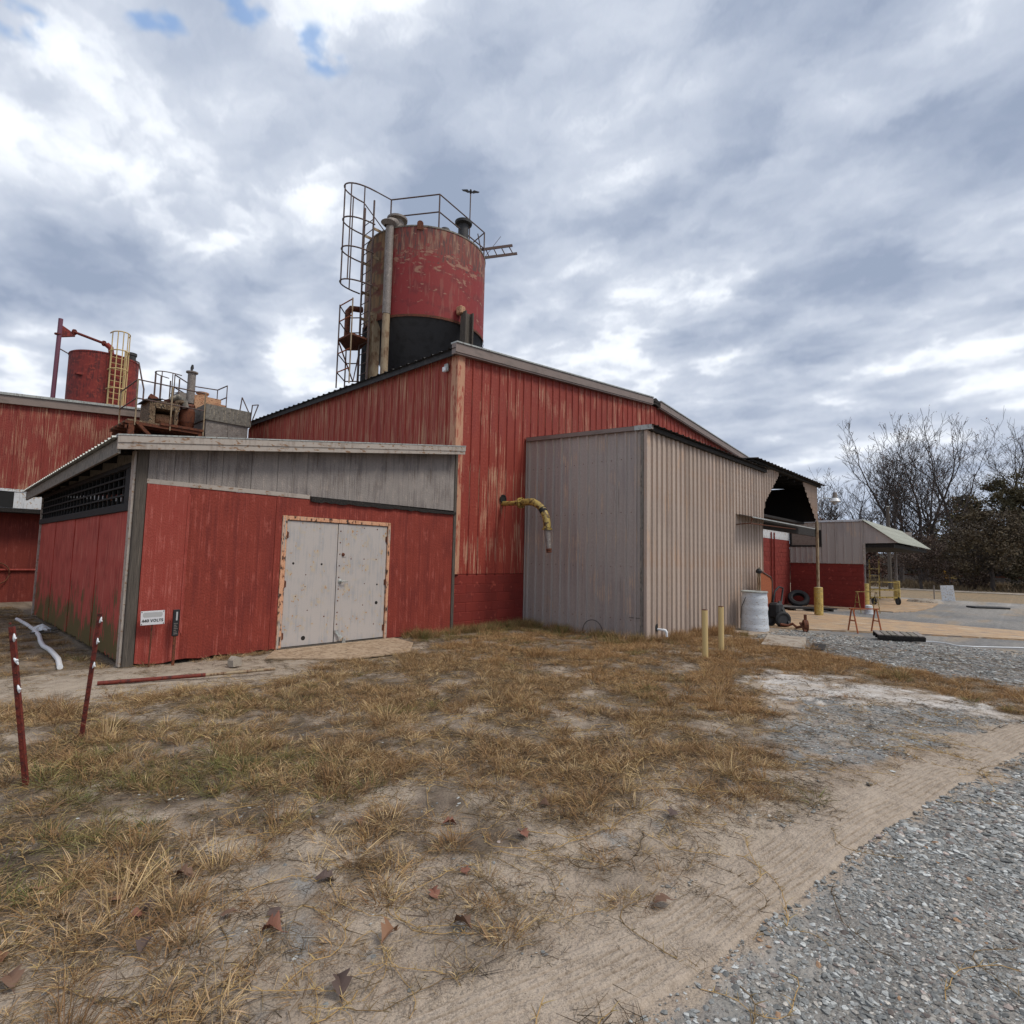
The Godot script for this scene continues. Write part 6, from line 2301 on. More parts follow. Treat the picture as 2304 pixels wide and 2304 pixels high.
	for i in b.v.size():
		var p := b.v[i]
		b.v[i] = Vector3(p.x, p.z, -p.y)
		var q := b.n[i]
		b.n[i] = Vector3(q.x, q.z, -q.y)
	struct("door_pavement", b, M.concrete_tan)
	# two slim bollards
	for k in [[9.16, -4.02, 0.78, "slim yellow pipe bollard nearer the viewer before tan wall"], [10.17, -4.16, 0.80, "slim yellow pipe bollard nearer the tan metal wall"]]:
		var p := Vector3(k[0], slope(k[0]), k[1])
		t = thing("pipe_bollard", k[3], "bollard", p, "slim pipe bollards by the annex")
		b = mb(at(p, 0, Vector3(0, 0, rnd(-0.02, 0.02))))
		b.lathe([Vector2(0.048, -0.15), Vector2(0.05, k[2])], 16)
		b.lathe([Vector2(0.05, k[2]), Vector2(0.04, k[2]), Vector2(0.04, k[2] - 0.03), Vector2(0, k[2] - 0.03)], 16)
		put(t, "pipe", b, M.cream_yellow)
		b = mb(at(p))
		b.ext(PackedVector2Array([Vector2(-0.047, k[2] - 0.01), Vector2(0.047, k[2] - 0.01), Vector2(0.035, k[2] + 0.012), Vector2(-0.01, k[2] + 0.005), Vector2(-0.04, k[2] + 0.018)]), -0.03, 0.03)
		put(t, "rusted_top", b, M.rust)
	# white drum with draped sheet
	var dp := Vector3(14.9, slope(14.9), -5.22)
	t = thing("white_drum", "white plastic-wrapped drum standing against the tan wall", "drum", dp)
	b = mb(at(dp))
	var prof := []
	for i in 13:
		var y := i / 12.0 * 0.97
		prof.append(Vector2(0.335 - 0.035 * y / 0.97 + 0.006 * sin(i * 2.1), y))
	b.lathe(prof, 28)
	for i in b.v.size():
		var p := b.v[i] - dp
		var a := atan2(p.z, p.x)
		var w := 1.0 + 0.02 * sin(a * 7.0 + p.y * 6.0) + 0.012 * sin(p.y * 40.0 + a * 3.0)
		b.v[i] = dp + Vector3(p.x * w, p.y, p.z * w)
	put(t, "wrap", b, M.white_drum)
	b = mb(at(dp))
	b.lathe([Vector2(0.30, 0.955), Vector2(0.325, 0.96), Vector2(0.33, 0.985), Vector2(0.31, 1.0), Vector2(0.285, 0.985), Vector2(0.27, 0.95), Vector2(0, 0.95)], 28)
	put(t, "rim", b, M.galvanised)
	b = mb()
	b.tube([loc(dp, -0.20, 0.22, slope(15) + 0.85), loc(dp, -0.30, 0.17, slope(15) + 0.6), loc(dp, -0.33, 0.1, slope(15) + 0.3)], 0.008, 5)
	put(t, "strap", b, M.ink)
	# tipped wheelbarrow-like cart behind the drum
	var gy := slope(16)
	t = thing("hand_cart", "rusty two-wheeled hand cart tipped up behind the white drum", "cart", Vector3(16.0, gy, -5.0))
	b = mb()
	b.ext(PackedVector2Array([Vector2(15.76, 0.45), Vector2(16.75, 0.45), Vector2(16.79, 1.10), Vector2(16.68, 1.20), Vector2(15.80, 1.40)]), -5.42, -5.39)
	put(t, "tray", b, M.orange_rust)
	b = mb()
	b.tube([Vector3(15.76, gy + 0.05, -5.36), Vector3(15.72, 1.48, -5.36)], 0.025, 8)
	b.tube([Vector3(15.66, gy + 0.05, -5.38), Vector3(15.63, 1.42, -5.38)], 0.02, 8)
	put(t, "upright", b, M.rusty_beige)
	b = mb()
	b.tube([Vector3(15.78, 1.40, -5.38), Vector3(16.66, 1.205, -5.38), Vector3(16.79, 1.10, -5.38), Vector3(16.77, 0.45, -5.38)], 0.018, 8)
	put(t, "tray_rim", b, M.rusty_rail)
	b = mb(at(Vector3(15.66, 1.36, -5.36)))
	b.lathe([Vector2(0, -0.06), Vector2(0.07, -0.04), Vector2(0.08, 0.02), Vector2(0.05, 0.07), Vector2(0, 0.09)], 10)
	put(t, "grip", b, M.ink)
	b = mb()
	b.tube([Vector3(16.70, 0.45, -5.35), Vector3(16.80, 0.80, -5.32), Vector3(17.1, 0.92, -5.30), Vector3(17.3, 0.88, -5.25), Vector3(16.75, 0.40, -5.15)], 0.028, 8)
	put(t, "handle", b, M.ink)
	b = mb()
	b.bar(Vector3(16.80, 0.52, -5.2), Vector3(16.40, gy + 0.10, -4.82), 0.07, 0.06)
	put(t, "strut", b, M.ink)
	b = mb(at(Vector3(16.55, 0.30, -5.2)))
	b.cbox(Vector3(-0.25, -0.22, -0.15), Vector3(0.22, 0.2, 0.12), 0.05)
	put(t, "engine_block", b, M.ink)
	for z in [-5.34, -4.98]:
		wheel(t, Vector3(16.35, gy + 0.22, z), 0.22, 0.1, -0.75)
	b = mb()
	b.tube([Vector3(16.2, gy + 0.1, -5.0), Vector3(16.35, gy + 0.07, -4.85), Vector3(16.42, gy + 0.12, -4.75), Vector3(16.25, gy + 0.05, -4.6), Vector3(15.98, gy + 0.12, -4.36)], 0.035, 8)
	put(t, "tongue", b, M.rust)
	b = mb(at(Vector3(15.92, gy + 0.15, -4.30), 0.5, Vector3(PI / 2, 0, 0)))
	b.lathe([Vector2(0.08, -0.05), Vector2(0.15, -0.05), Vector2(0.15, 0.05), Vector2(0.08, 0.05), Vector2(0.08, -0.05)], 14)
	b.box(Vector3(-0.03, -0.03, -0.28), Vector3(0.03, 0.03, -0.1))
	put(t, "hitch_ring", b, M.rust)
	b = mb()
	b.bar(Vector3(15.75, gy + 0.02, -4.25), Vector3(16.05, gy + 0.2, -4.45), 0.07, 0.04)
	put(t, "hitch_plate", b, M.rust)
	# tyre against the block wall
	t = thing("old_tyre", "old black tyre leaning on the red block wall", "tyre", Vector3(28.3, -0.32, -7.95))
	b = mb(Transform3D(Basis(Quaternion(Vector3.UP, Vector3(-0.70, 0.66, 0.28).normalized())), Vector3(28.25, 0.0, -7.9)))
	b.lathe([Vector2(0.25, -0.1), Vector2(0.32, -0.125), Vector2(0.42, -0.11), Vector2(0.46, -0.06), Vector2(0.46, 0.06), Vector2(0.42, 0.11), Vector2(0.32, 0.125), Vector2(0.25, 0.1), Vector2(0.30, 0.0), Vector2(0.25, -0.1)], 28)
	put(t, "casing", b, M.rubber)
	# low wooden skid under the canopy
	t = thing("wooden_skid", "low dark timber skid lying behind the canopy bollard", "skid", Vector3(25.2, -0.30, -6.7))
	for k in [-0.5, 0.0, 0.5]:
		b = mb(at(Vector3(25.3, -0.22, -6.7), -0.75))
		b.cbox(Vector3(k * 1.6 - 0.05, -0.08, -0.35), Vector3(k * 1.6 + 0.05, 0.0, 0.35), 0.006)
		put(t, "runner", b, M.black_wood)
	b = mb(at(Vector3(25.3, -0.22, -6.7), -0.75))
	b.cbox(Vector3(-1.0, 0.001, -0.35), Vector3(1.0, 0.04, -0.1), 0.006)
	put(t, "board", b, M.black_wood)
	b = mb(at(Vector3(25.3, -0.22, -6.7), -0.75))
	b.cbox(Vector3(-1.0, 0.001, 0.1), Vector3(1.0, 0.04, 0.35), 0.006)
	put(t, "board", b, M.black_wood)
	# saw horses
	sawhorse("orange rusty sawhorse legs standing on the apron edge", Vector3(17.0, slope(17), -3.45), Vector3(17.45, slope(17), -3.0), 0.62, M.orange_rust, true)
	sawhorse("yellowish sawhorse standing before the near porch bollard", Vector3(26.3, -0.32, -5.15), Vector3(26.9, -0.32, -4.6), 0.85, M.old_yellow, false)
	# bucket
	var bp := Vector3(26.1, -0.33, -4.72)
	t = thing("bucket", "upturned white bucket on the gravel before the porch", "bucket", bp)
	b = mb(at(bp))
	b.lathe([Vector2(0.16, 0.0), Vector2(0.165, 0.03), Vector2(0.15, 0.04), Vector2(0.125, 0.33), Vector2(0.08, 0.36), Vector2(0, 0.36)], 18)
	put(t, "shell", b, M.white_board)
	# step of timbers
	var sp := Vector3(15.9, slope(15.9), -2.3)
	t = thing("timber_pallet", "dark timber pallet with seven pale top slats on gravel", "pallet", sp)
	var f := at(sp + Vector3(0, 0.05, 0), -1.08, Vector3(0.16, 0, 0))
	for k in [-0.14, 0.0, 0.14]:
		b = mb(f)
		b.cbox(Vector3(-0.48, 0.0, k - 0.02), Vector3(0.48, 0.10, k + 0.02), 0.004)
		put(t, "runner", b, M.black_wood)
	for k in 7:
		b = mb(f)
		b.cbox(Vector3(-0.48 + k * 0.138, 0.101, -0.18), Vector3(-0.362 + k * 0.138, 0.125, 0.18), 0.004)
		put(t, "slat", b, M.stain_grey if k % 3 else M.grey_pipe)
	b = mb(f)
	b.cbox(Vector3(-0.48, 0.0, 0.181), Vector3(0.48, 0.10, 0.20), 0.004)
	put(t, "side_board", b, M.black_wood)
	# cable
	b = mb()
	pts = []
	for p in [[16.1, -1.95], [16.4, -1.7], [16.3, -1.45], [15.95, -1.25], [16.1, -0.95], [16.5, -0.6], [17.05, -0.14], [17.4, 0.6]]: pts.append(Vector3(p[0], slope(p[0]) + 0.01, p[1]))
	b.tube(pts, 0.012, 6)
	solid("white_cable", b, M.white_plastic, "thin white cable trailing over gravel from the pallet", "cable")
	# sunken slab pieces near the drum
	b = mb(at(Vector3(12.9, slope(12.9), -3.9), 0.25))
	b.cbox(Vector3(-0.9, -0.05, -0.4), Vector3(0.9, 0.035, 0.4), 0.01)
	solid("concrete_slab", b, M.concrete, "flat grey concrete slab sunk in grass before the drum", "slab")
	b = mb(at(Vector3(12.5, slope(12.5), -3.15), 0.2))
	b.cbox(Vector3(-0.45, -0.04, -0.12), Vector3(0.45, 0.03, 0.12), 0.008)
	solid("timber_offcut", b, M.black_wood, "dark timber offcut lying in grass beside the slab", "timber")
	# cart under the porch
	t = thing("stock_cart", "old yellow steel stock cart on black wheels under porch", "cart", Vector3(33, -0.3, -5.2))
	for y in [0.05, 0.42]:
		b = mb()
		b.bar(Vector3(32.2, y, -5.75), Vector3(33.4, y, -4.75), 0.06, 0.08)
		put(t, "deck_rail", b, M.old_yellow)
	for p in [[32.2, -5.75], [32.6, -5.42], [33.4, -4.75]]:
		b = mb()
		b.bar(Vector3(p[0], -0.05, p[1]), Vector3(p[0], 1.9 if p[0] < 33 else 0.75, p[1]), 0.06, 0.06)
		put(t, "upright", b, M.old_yellow)
	for y in [0.8, 1.1, 1.45]:
		b = mb()
		b.bar(Vector3(32.2, y, -5.75), Vector3(33.4 if y < 0.9 else 32.6, y, -4.75 if y < 0.9 else -5.42), 0.04, 0.05)
		put(t, "cross_bar", b, M.old_yellow)
	for p in [Vector3(33.35, -0.12, -4.78), Vector3(32.35, -0.12, -5.62)]: wheel(t, p, 0.2, 0.07, 0.7)
	# white board leaning in the far yard
	t = thing("white_barricade", "white folding board standing in the far gravel yard", "board", Vector3(40.5, -0.32, -3.4))
	for k in 3:
		b = mb(at(Vector3(40.5, -0.32, -3.4), -1.25, Vector3(-0.12, 0, 0.05)))
		b.cbox(Vector3(-0.31, 0.0 + k * 0.30, -0.02 - 0.012 * k), Vector3(0.31, 0.29 + k * 0.30, 0.02 - 0.012 * k), 0.006)
		put(t, "panel", b, M.white_board)
	b = mb()
	b.tube([Vector3(39.9, -0.35, -4.0), Vector3(39.9, 0.55, -4.0)], 0.03, 8)
	solid("stake", b, M.grey_pipe, "thin grey stake standing beside the white folding board", "stake")
	b = mb(at(Vector3(35.5, -0.31, -1.5), -1.0))
	b.cbox(Vector3(-0.75, -0.02, -0.35), Vector3(0.75, 0.06, 0.35), 0.02)
	solid("rubber_mat", b, M.rubber, "flat black rubber mat lying in the gravel yard", "mat")
	b = mb(at(Vector3(37.5, -0.31, -4.2), -0.9))
	b.lathe([Vector2(0.9, -0.05), Vector2(0.7, 0.12), Vector2(0.3, 0.2), Vector2(0, 0.22)], 16)
	solid("sand_heap", b, M.concrete, "low pale heap of sand past the far porch bollard", "heap")

func wheel(t: Node3D, p: Vector3, r: float, w: float, yaw: float):
	var f := Transform3D(Basis(Vector3.UP, yaw) * Basis.from_euler(Vector3(PI / 2, 0, 0)), p)
	var b := mb(f)
	b.lathe([Vector2(r * 0.55, -w * 0.4), Vector2(r * 0.8, -w / 2), Vector2(r, -w * 0.3), Vector2(r, w * 0.3), Vector2(r * 0.8, w / 2), Vector2(r * 0.55, w * 0.4)], 20)
	var o := put(t, "wheel", b, M.rubber)
	b = mb(f)
	b.lathe([Vector2(0, -w * 0.3), Vector2(r * 0.56, -w * 0.35), Vector2(r * 0.56, w * 0.35), Vector2(0.02, w * 0.3), Vector2(0, w * 0.3)], 16)
	put(o, "rim", b, M.cone_steel)

func sawhorse(label: String, a: Vector3, c: Vector3, h: float, m: Material, low: bool):
	var t := thing("sawhorse", label, "sawhorse", (a + c) / 2.0, "sawhorses in the yard")
	var d := (c - a).normalized()
	var s := d.cross(Vector3.UP)
	var b: MB
	for p in [a, c]:
		for k in [-1.0, 1.0]:
			b = mb()
			b.bar(p + s * (0.2 * k), p + s * (0.03 * k) + Vector3.UP * h, 0.026, 0.026)
			put(t, "leg", b, m)
		b = mb()
		b.bar(p + s * 0.12 + Vector3.UP * h * 0.5, p - s * 0.12 + Vector3.UP * h * 0.5, 0.02, 0.03)
		put(t, "spreader", b, m)
	b = mb()
	b.bar(a - d * 0.08 + Vector3.UP * h, c + d * 0.08 + Vector3.UP * h, 0.05, 0.03)
	put(t, "beam", b, m)

# ------------------------------------------------------------------ trees and the far side
func branch(b: MB, p: Vector3, d: Vector3, L: float, r: float, depth: int, tips: Array, spread: float, up: float):
	var m := 4 if depth > 2 else 2
	var pts := [p]
	var rs := [r]
	var q := p
	var dd := d
	for i in m:
		dd = (dd + Vector3(rnd(-1, 1), rnd(-0.5, 0.8), rnd(-1, 1)) * 0.15 + Vector3.UP * up * 0.055).normalized()
		q += dd * L / m
		pts.append(q)
		rs.append(maxf(0.018, r * (1.0 - 0.28 * (i + 1) / m)))
	b.tube(pts, rs, 8 if depth > 4 else (5 if depth > 2 else 3), false)
	if depth <= 0:
		tips.append(q)
		return
	var n := 2 if depth > 2 else (3 if rng.randf() < 0.5 else 2)
	for i in n:
		var ax := Vector3(rnd(-1, 1), rnd(-0.3, 0.3), rnd(-1, 1)).normalized()
		var turn := (rnd(0.15, 0.45) if i == 0 else rnd(0.5, 1.05)) * spread
		var nd := dd.rotated(dd.cross(ax).normalized(), turn)
		branch(b, q, nd, L * (rnd(0.74, 0.9) if i == 0 else rnd(0.6, 0.8)), rs[m] * (0.88 if i == 0 else rnd(0.55, 0.74)), depth - 1, tips, spread, up)
	if depth > 1:
		for i in 1 + int(rng.randf() < 0.6):
			var f := rnd(0.35, 0.9)
			var ax := Vector3(rnd(-1, 1), rnd(-0.2, 0.4), rnd(-1, 1)).normalized()
			branch(b, p.lerp(q, f), (dd * 0.55 + ax * 0.8 + Vector3.UP * 0.2).normalized(), L * rnd(0.4, 0.6), r * rnd(0.26, 0.4), maxi(depth - 2, 0), tips, spread, up)

func speck(b: MB, p: Vector3, s: float):
	var u := Vector3(rnd(-1, 1), rnd(-1, 1), rnd(-1, 1)).normalized()
	var w := u.cross(Vector3(rnd(-1, 1), rnd(-1, 1), rnd(-1, 1))).normalized()
	b.quad(p - u * s, p - w * s * 0.6, p + u * s, p + w * s * 0.6)

func bare_tree(label: String, foot: Vector3, h: float, lean: Vector3, s: int, depth: int, spread: float, leafy: float, tint: Color, stems := 1, clear := 0.34):
	rng.seed = s
	var t := thing("bare_tree", label, "tree", foot, "trees beyond the road")
	var b := mb()
	var tips := []
	for k in stems:
		var l := lean if stems == 1 else (lean + Vector3(rnd(-0.3, 0.3), 0, rnd(-0.35, 0.35)))
		branch(b, foot - Vector3.UP * 0.2, (Vector3.UP + l).normalized(), h * clear, h * 0.0205 * (1.0 if stems == 1 else 0.8), depth, tips, spread, 1.0)
	# scale so that the top reaches the wanted height
	var ys := []
	for p in tips: ys.append(p.y - foot.y)
	ys.sort()
	var k: float = h / float(ys[int(ys.size() * 0.985)])
	for i in b.v.size(): b.v[i] = foot + (b.v[i] - foot) * Vector3(lerpf(1.0, k, 0.6), k, lerpf(1.0, k, 0.6))
	put(t, "trunk", b, M.bark)
	if leafy > 0:
		var lf := mb()
		for p in tips:
			if rng.randf() < leafy:
				lf.col = tint * rnd(0.6, 1.3)
				var q: Vector3 = foot + (p - foot) * Vector3(lerpf(1.0, k, 0.6), k, lerpf(1.0, k, 0.6))
				for i in 2: speck(lf, q + Vector3(rnd(-0.2, 0.2), rnd(-0.2, 0.2), rnd(-0.2, 0.2)), rnd(0.05, 0.11))
		if lf.v.size() > 0: put(t, "crown", lf, M.leaf)

func leafy_tree(label: String, called: String, foot: Vector3, h: float, w: float, s: int, c0: Color, c1: Color, count: int, low := 0.18, size := 0.16, group := "trees beyond the road"):
	rng.seed = s
	var t := thing(called, label, "tree" if called != "shrub" else "shrub", foot, group)
	var b := mb()
	var tips := []
	branch(b, foot - Vector3.UP * 0.1, Vector3(rnd(-0.1, 0.1), 1, rnd(-0.1, 0.1)).normalized(), h * 0.33, h * 0.028, 5, tips, 1.1, 0.6)
	var hi := 0.0
	for p in b.v: hi = maxf(hi, p.y - foot.y)
	var k := h * 0.97 / hi
	for i in b.v.size(): b.v[i] = foot + (b.v[i] - foot) * Vector3(1, k, 1)
	put(t, "trunk", b, M.bark)
	# clumps of leaves through the crown's volume
	var lf := mb()
	var clumps := []
	for i in 90:
		var y := rnd(low, 1.0)
		var rad := w * sqrt(maxf(0.02, 1.0 - pow((y - low) / (1.0 - low) * 1.5 - 0.5, 2.0))) * sqrt(rng.randf())
		var a := rnd(0, TAU)
		clumps.append([Vector3(cos(a) * rad, y * h, sin(a) * rad), rnd(0.07, 0.22) * w + 0.15, rng.randf()])
	for i in count:
		var cl: Array = clumps[rng.randi() % clumps.size()]
		var d: Vector3 = Vector3(rng.randfn(), rng.randfn() * 0.7, rng.randfn()) * (float(cl[1]) * 0.62)
		lf.col = c0.lerp(c1, clampf(cl[2] + rnd(-0.25, 0.25), 0, 1)) * rnd(0.7, 1.25)
		speck(lf, foot + cl[0] + d, size * rnd(0.6, 1.3))
	put(t, "crown", lf, M.leaf)

func build_far():
	var b: MB
	var g := -0.33
	# railway on a low bank
	b = mb()
	b.ext(PackedVector2Array([Vector2(90.0, -0.4), Vector2(92.2, 0.45), Vector2(95.0, 0.45), Vector2(97.4, -0.4)]), -110, 90)
	struct("railway_embankment", b, M.bank)
	for x in [92.8, 94.3]:
		b = mb()
		b.box(Vector3(x - 0.04, 0.451, -110), Vector3(x + 0.04, 0.63, 90))
		solid("rail", b, M.rust, "rusty steel rail nearer the yard on the low bank" if x < 93 else "rusty steel rail on the far side of the bank", "rail", "rails of the railway line")
	# trees: foot, height, lean
	bare_tree("tall bare tree with one bent trunk rising behind the porch roof", Vector3(75, g, -10.4), 14.6, Vector3(-0.06, 0, -0.10), 501, 7, 0.8, 0.12, Color(0.16, 0.085, 0.05), 1, 0.30)
	bare_tree("tall bare tree forking low into three stems behind porch roof end", Vector3(82, g, -8.8), 19.5, Vector3(0.02, 0, -0.05), 502, 7, 0.75, 0.2, Color(0.19, 0.09, 0.05), 3, 0.30)
	bare_tree("bare tree with steep twin stems beside the forked tree", Vector3(84, g, -6.9), 16.4, Vector3(0.0, 0, 0.02), 503, 7, 0.72, 0.2, Color(0.17, 0.085, 0.05), 2, 0.30)
	bare_tree("tallest bare tree with reddish leaf remnants at its top", Vector3(93, g, -5.2), 22.6, Vector3(0.03, 0, 0.05), 504, 7, 0.72, 0.3, Color(0.20, 0.085, 0.05), 1, 0.32)
	bare_tree("tall bare tree rising out of the dark evergreens at picture edge", Vector3(99, g, -1.2), 21.6, Vector3(-0.02, 0, 0.03), 505, 7, 0.75, 0.2, Color(0.18, 0.085, 0.05), 2, 0.32)
	bare_tree("bare tree at the very edge behind evergreens", Vector3(97, g, 1.6), 20.0, Vector3(0.0, 0, 0.06), 506, 7, 0.75, 0.2, Color(0.18, 0.085, 0.05), 1, 0.32)
	bare_tree("bare tree with long limbs leaning over the porch ridge", Vector3(89, g, -13.2), 16.4, Vector3(-0.05, 0, -0.20), 507, 7, 0.85, 0.1, Color(0.16, 0.08, 0.05), 1, 0.30)
	bare_tree("finely twigged bare tree next to the leaning tree", Vector3(91, g, -17.6), 15.6, Vector3(0, 0, -0.06), 508, 7, 0.85, 0.12, Color(0.17, 0.09, 0.05), 2, 0.28)
	bare_tree("small bare tree next to the gooseneck lamp", Vector3(92, g, -20.6), 14.4, Vector3(0, 0, -0.05), 509, 7, 0.9, 0.25, Color(0.18, 0.09, 0.05), 2, 0.26)
	bare_tree("bare tree half hidden by the canopy edge", Vector3(93, g, -23.2), 12.6, Vector3(0, 0, 0), 510, 7, 0.9, 0.4, Color(0.17, 0.10, 0.05), 2, 0.26)
	# evergreens and brown trees nearer the rails
	leafy_tree("dark evergreen mass below the tall bare trees", "evergreen_tree", Vector3(97, g, -2.9), 13.6, 3.8, 521, Color(0.075, 0.066, 0.034), Color(0.16, 0.125, 0.06), 17000, 0.04, 0.13)
	leafy_tree("dark olive evergreen at the picture edge", "evergreen_tree", Vector3(95, g, 1.6), 15.2, 4.6, 522, Color(0.07, 0.064, 0.032), Color(0.15, 0.12, 0.06), 19000, 0.04, 0.13)
	leafy_tree("yellow-olive crown beside the tallest bare tree", "evergreen_tree", Vector3(99, g, -6.0), 11.6, 3.4, 523, Color(0.06, 0.06, 0.02), Color(0.17, 0.13, 0.05), 4200, 0.1, 0.22)
	leafy_tree("low green crown behind the porch roof tip", "evergreen_tree", Vector3(88, g, -9.0), 6.8, 2.2, 524, Color(0.05, 0.055, 0.02), Color(0.13, 0.11, 0.045), 2200, 0.15, 0.18)
	leafy_tree("spreading brown-leaved tree with short dark trunk past the road", "brown_tree", Vector3(62.9, g, -2.25), 6.6, 4.4, 525, Color(0.050, 0.036, 0.024), Color(0.095, 0.068, 0.032), 15000, 0.22, 0.10)
	leafy_tree("brown twiggy tree behind the white folding board", "brown_tree", Vector3(59.9, g, -6.85), 4.6, 2.7, 526, Color(0.058, 0.038, 0.030), Color(0.09, 0.058, 0.04), 6000, 0.25, 0.08)
	leafy_tree("brown bushy tree between the two dark-trunked trees", "brown_tree", Vector3(68, g, -4.6), 5.4, 2.6, 527, Color(0.060, 0.040, 0.032), Color(0.095, 0.06, 0.042), 8000, 0.05, 0.10)
	leafy_tree("olive bushy tree at the picture edge past the road", "brown_tree", Vector3(66, g, 1.0), 6.4, 3.6, 528, Color(0.048, 0.042, 0.022), Color(0.09, 0.072, 0.034), 11000, 0.05, 0.10)
	leafy_tree("russet shrub below the gooseneck lamp", "shrub", Vector3(86, g, -21.4), 8.2, 3.0, 529, Color(0.10, 0.05, 0.04), Color(0.15, 0.08, 0.05), 3600, 0.05, 0.16, "shrubs beyond the road")
	leafy_tree("russet shrub behind the porch ridge", "shrub", Vector3(87, g, -16.2), 6.4, 2.6, 530, Color(0.11, 0.055, 0.045), Color(0.16, 0.09, 0.06), 2800, 0.05, 0.16, "shrubs beyond the road")
	# thicket that reads as one mass behind
	rng.seed = 531
	b = mb()
	for i in 26000:
		var z := rnd(-34, 14)
		var x := rnd(99, 108)
		var top := 4.2 + 2.2 * n_low.get_noise_2d(z * 0.5, 3) + (2.0 if z > -8 else 0.0)
		var y := pow(rng.randf(), 1.3) * top
		b.col = Color(0.05, 0.04, 0.024).lerp(Color(0.10, 0.065, 0.04), rng.randf()) * rnd(0.6, 1.2)
		speck(b, Vector3(x, g + y, z), rnd(0.15, 0.32))
	var th := put(self, "undergrowth", b, M.leaf)
	tag(th, "dark tangled undergrowth behind the railway bank", "undergrowth", "", "stuff")
	rng.seed = 532
	b = mb()
	for i in 9000:
		var z := rnd(-40, 16)
		var x := rnd(61, 89)
		var hh := rnd(0.15, 0.55)
		var q := Vector3(x, g, z)
		b.col = Color(0.20, 0.14, 0.075).lerp(Color(0.12, 0.085, 0.05), rng.randf())
		b.tri(q - Vector3(0.0, 0, 0.07), q + Vector3(rnd(-0.2, 0.2), hh, rnd(-0.2, 0.2)), q + Vector3(0.0, 0, 0.07))
	var wd := put(self, "weeds", b, M.leaf)
	tag(wd, "dry brown weeds between the road and the railway", "weeds", "", "stuff")
	# utility pole
	var t := thing("utility_pole", "weathered wooden utility pole seen past the porch roof", "pole", Vector3(53.8, g, -8.2))
	b = mb()
	b.tube([Vector3(53.8, g - 0.3, -8.2), Vector3(53.8, 6.4, -8.2)], [0.14, 0.11], 10)
	put(t, "shaft", b, M.grey_wood)
	b = mb(at(Vector3(53.8, 6.4, -8.2)))
	b.lathe([Vector2(0.12, 0.0), Vector2(0.10, 0.05), Vector2(0.0, 0.08)], 10)
	put(t, "cap", b, M.galvanised)
	# house glimpsed under the porch
	t = thing("far_house", "small white house with dark hipped roof beyond the railway", "house", Vector3(103, g, -16))
	b = mb()
	b.box(Vector3(101, g, -19.5), Vector3(107, 1.75, -13.2))
	put(t, "wall", b, M.white_board)
	b = mb()
	var e := [Vector3(100.4, 1.752, -12.6), Vector3(107.6, 1.752, -12.6), Vector3(107.6, 1.752, -20.1), Vector3(100.4, 1.752, -20.1)]
	var r0 := Vector3(104, 3.6, -15.2)
	var r1 := Vector3(104, 3.6, -17.5)
	b.tri(e[0], e[1], r0)
	b.quad(e[1], e[2], r1, r0)
	b.tri(e[2], e[3], r1)
	b.quad(e[3], e[0], r0, r1)
	put(t, "roof", b, M.dark_roof)
	for z in [-18.6, -16.6, -14.4]:
		b = mb()
		b.box(Vector3(100.96, 0.3, z - 0.45), Vector3(100.999, 1.35, z + 0.45))
		put(t, "window", b, M.glass_dark)
	# crossing arm lying past the road
	t = thing("warning_barrier", "orange-yellow warning barrier standing near the railway bank", "barrier", Vector3(73.5, g, -6.0))
	b = mb(at(Vector3(73.4, g, -6.1), -1.2, Vector3(0, 0, 0.22)))
	b.cbox(Vector3(-0.22, 0.35, -0.04), Vector3(0.22, 1.65, 0.04), 0.02)
	put(t, "panel", b, M.safety_yellow)
	b = mb(at(Vector3(73.4, g, -6.1), -1.2))
	for k in [-0.3, 0.3]: b.bar(Vector3(k, 0, 0.1), Vector3(k * 0.4, 1.0, 0), 0.04, 0.04)
	put(t, "leg", b, M.rust)
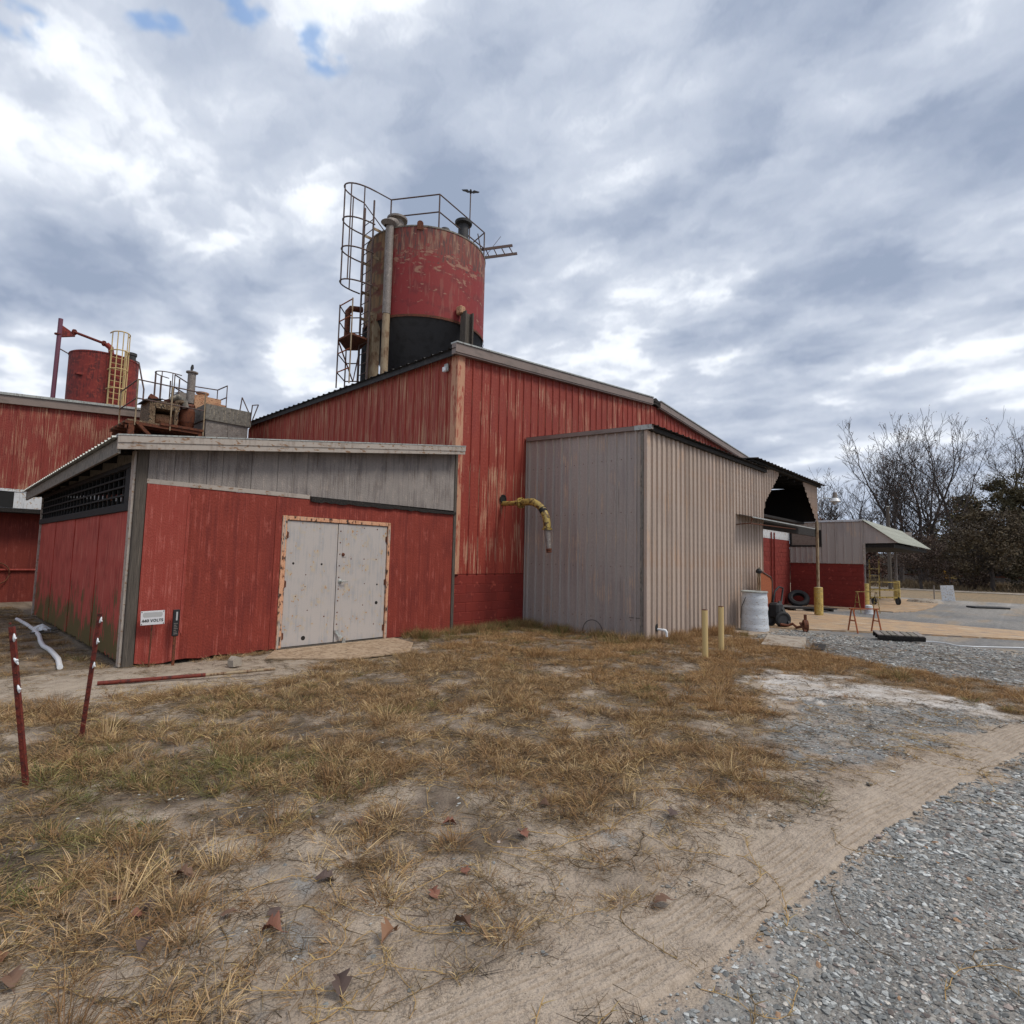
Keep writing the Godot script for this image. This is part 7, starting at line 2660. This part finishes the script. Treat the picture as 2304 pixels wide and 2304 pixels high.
	b = mb(at(Vector3(73.9, g, -5.6), -1.0))
	b.cbox(Vector3(-0.45, 0.75, -0.03), Vector3(0.45, 1.15, 0.03), 0.01)
	put(t, "board", b, M.old_yellow)
	# fence wire posts along the far side of the yard
	for k in 3:
		b = mb()
		var z := -10.0 + k * 5.0
		b.tube([Vector3(61.0, g - 0.2, z), Vector3(61.0, 1.0, z)], 0.035, 6)
		solid("far_post", b, M.grey_wood, ["thin grey post past the road behind the porch opening", "thin grey post past the road behind white folding board", "thin grey post past the road at picture edge"][k], "post", "posts along the road")

# ------------------------------------------------------------------ build everything
func _ready():
	# camera, sky, sun, exposure
	var cam := Camera3D.new()
	cam.name = "camera"
	add_child(cam)
	cam.position = EYE
	cam.rotation_degrees = Vector3(4.73, -47.16, 1.27)
	cam.fov = 85.28
	cam.near = 0.05
	cam.far = 4000.0
	cam.current = true
	var env := Environment.new()
	env.background_mode = Environment.BG_SKY
	var sky := Sky.new()
	var sm := PanoramaSkyMaterial.new()
	sm.panorama = sky_texture()
	sm.energy_multiplier = 1.0
	sky.sky_material = sm
	env.sky = sky
	env.tonemap_mode = Environment.TONE_MAPPER_LINEAR
	env.tonemap_exposure = 1.42
	env.sdfgi_enabled = true
	env.ssao_enabled = true
	env.ssil_enabled = true
	var we := WorldEnvironment.new()
	we.name = "environment"
	we.environment = env
	add_child(we)
	var sun := DirectionalLight3D.new()
	sun.name = "sun"
	sun.light_energy = 0.5
	sun.light_angular_distance = 18.0
	sun.light_color = Color(1.0, 0.97, 0.92)
	sun.shadow_enabled = true
	sun.rotation_degrees = Vector3(-54, 20, 0)
	add_child(sun)
	materials()
	print("materials ", Time.get_ticks_msec())
	build_ground()
	print("ground ", Time.get_ticks_msec())
	build_shed()
	build_main()
	build_annex()
	build_canopy()
	build_porch()
	build_left()
	print("buildings ", Time.get_ticks_msec())
	build_silo()
	build_small_silo()
	build_plant()
	build_far()
	print("far ", Time.get_ticks_msec())
	build_yard()
	stones()
	grass()
	leaves()
	print("done ", Time.get_ticks_msec())
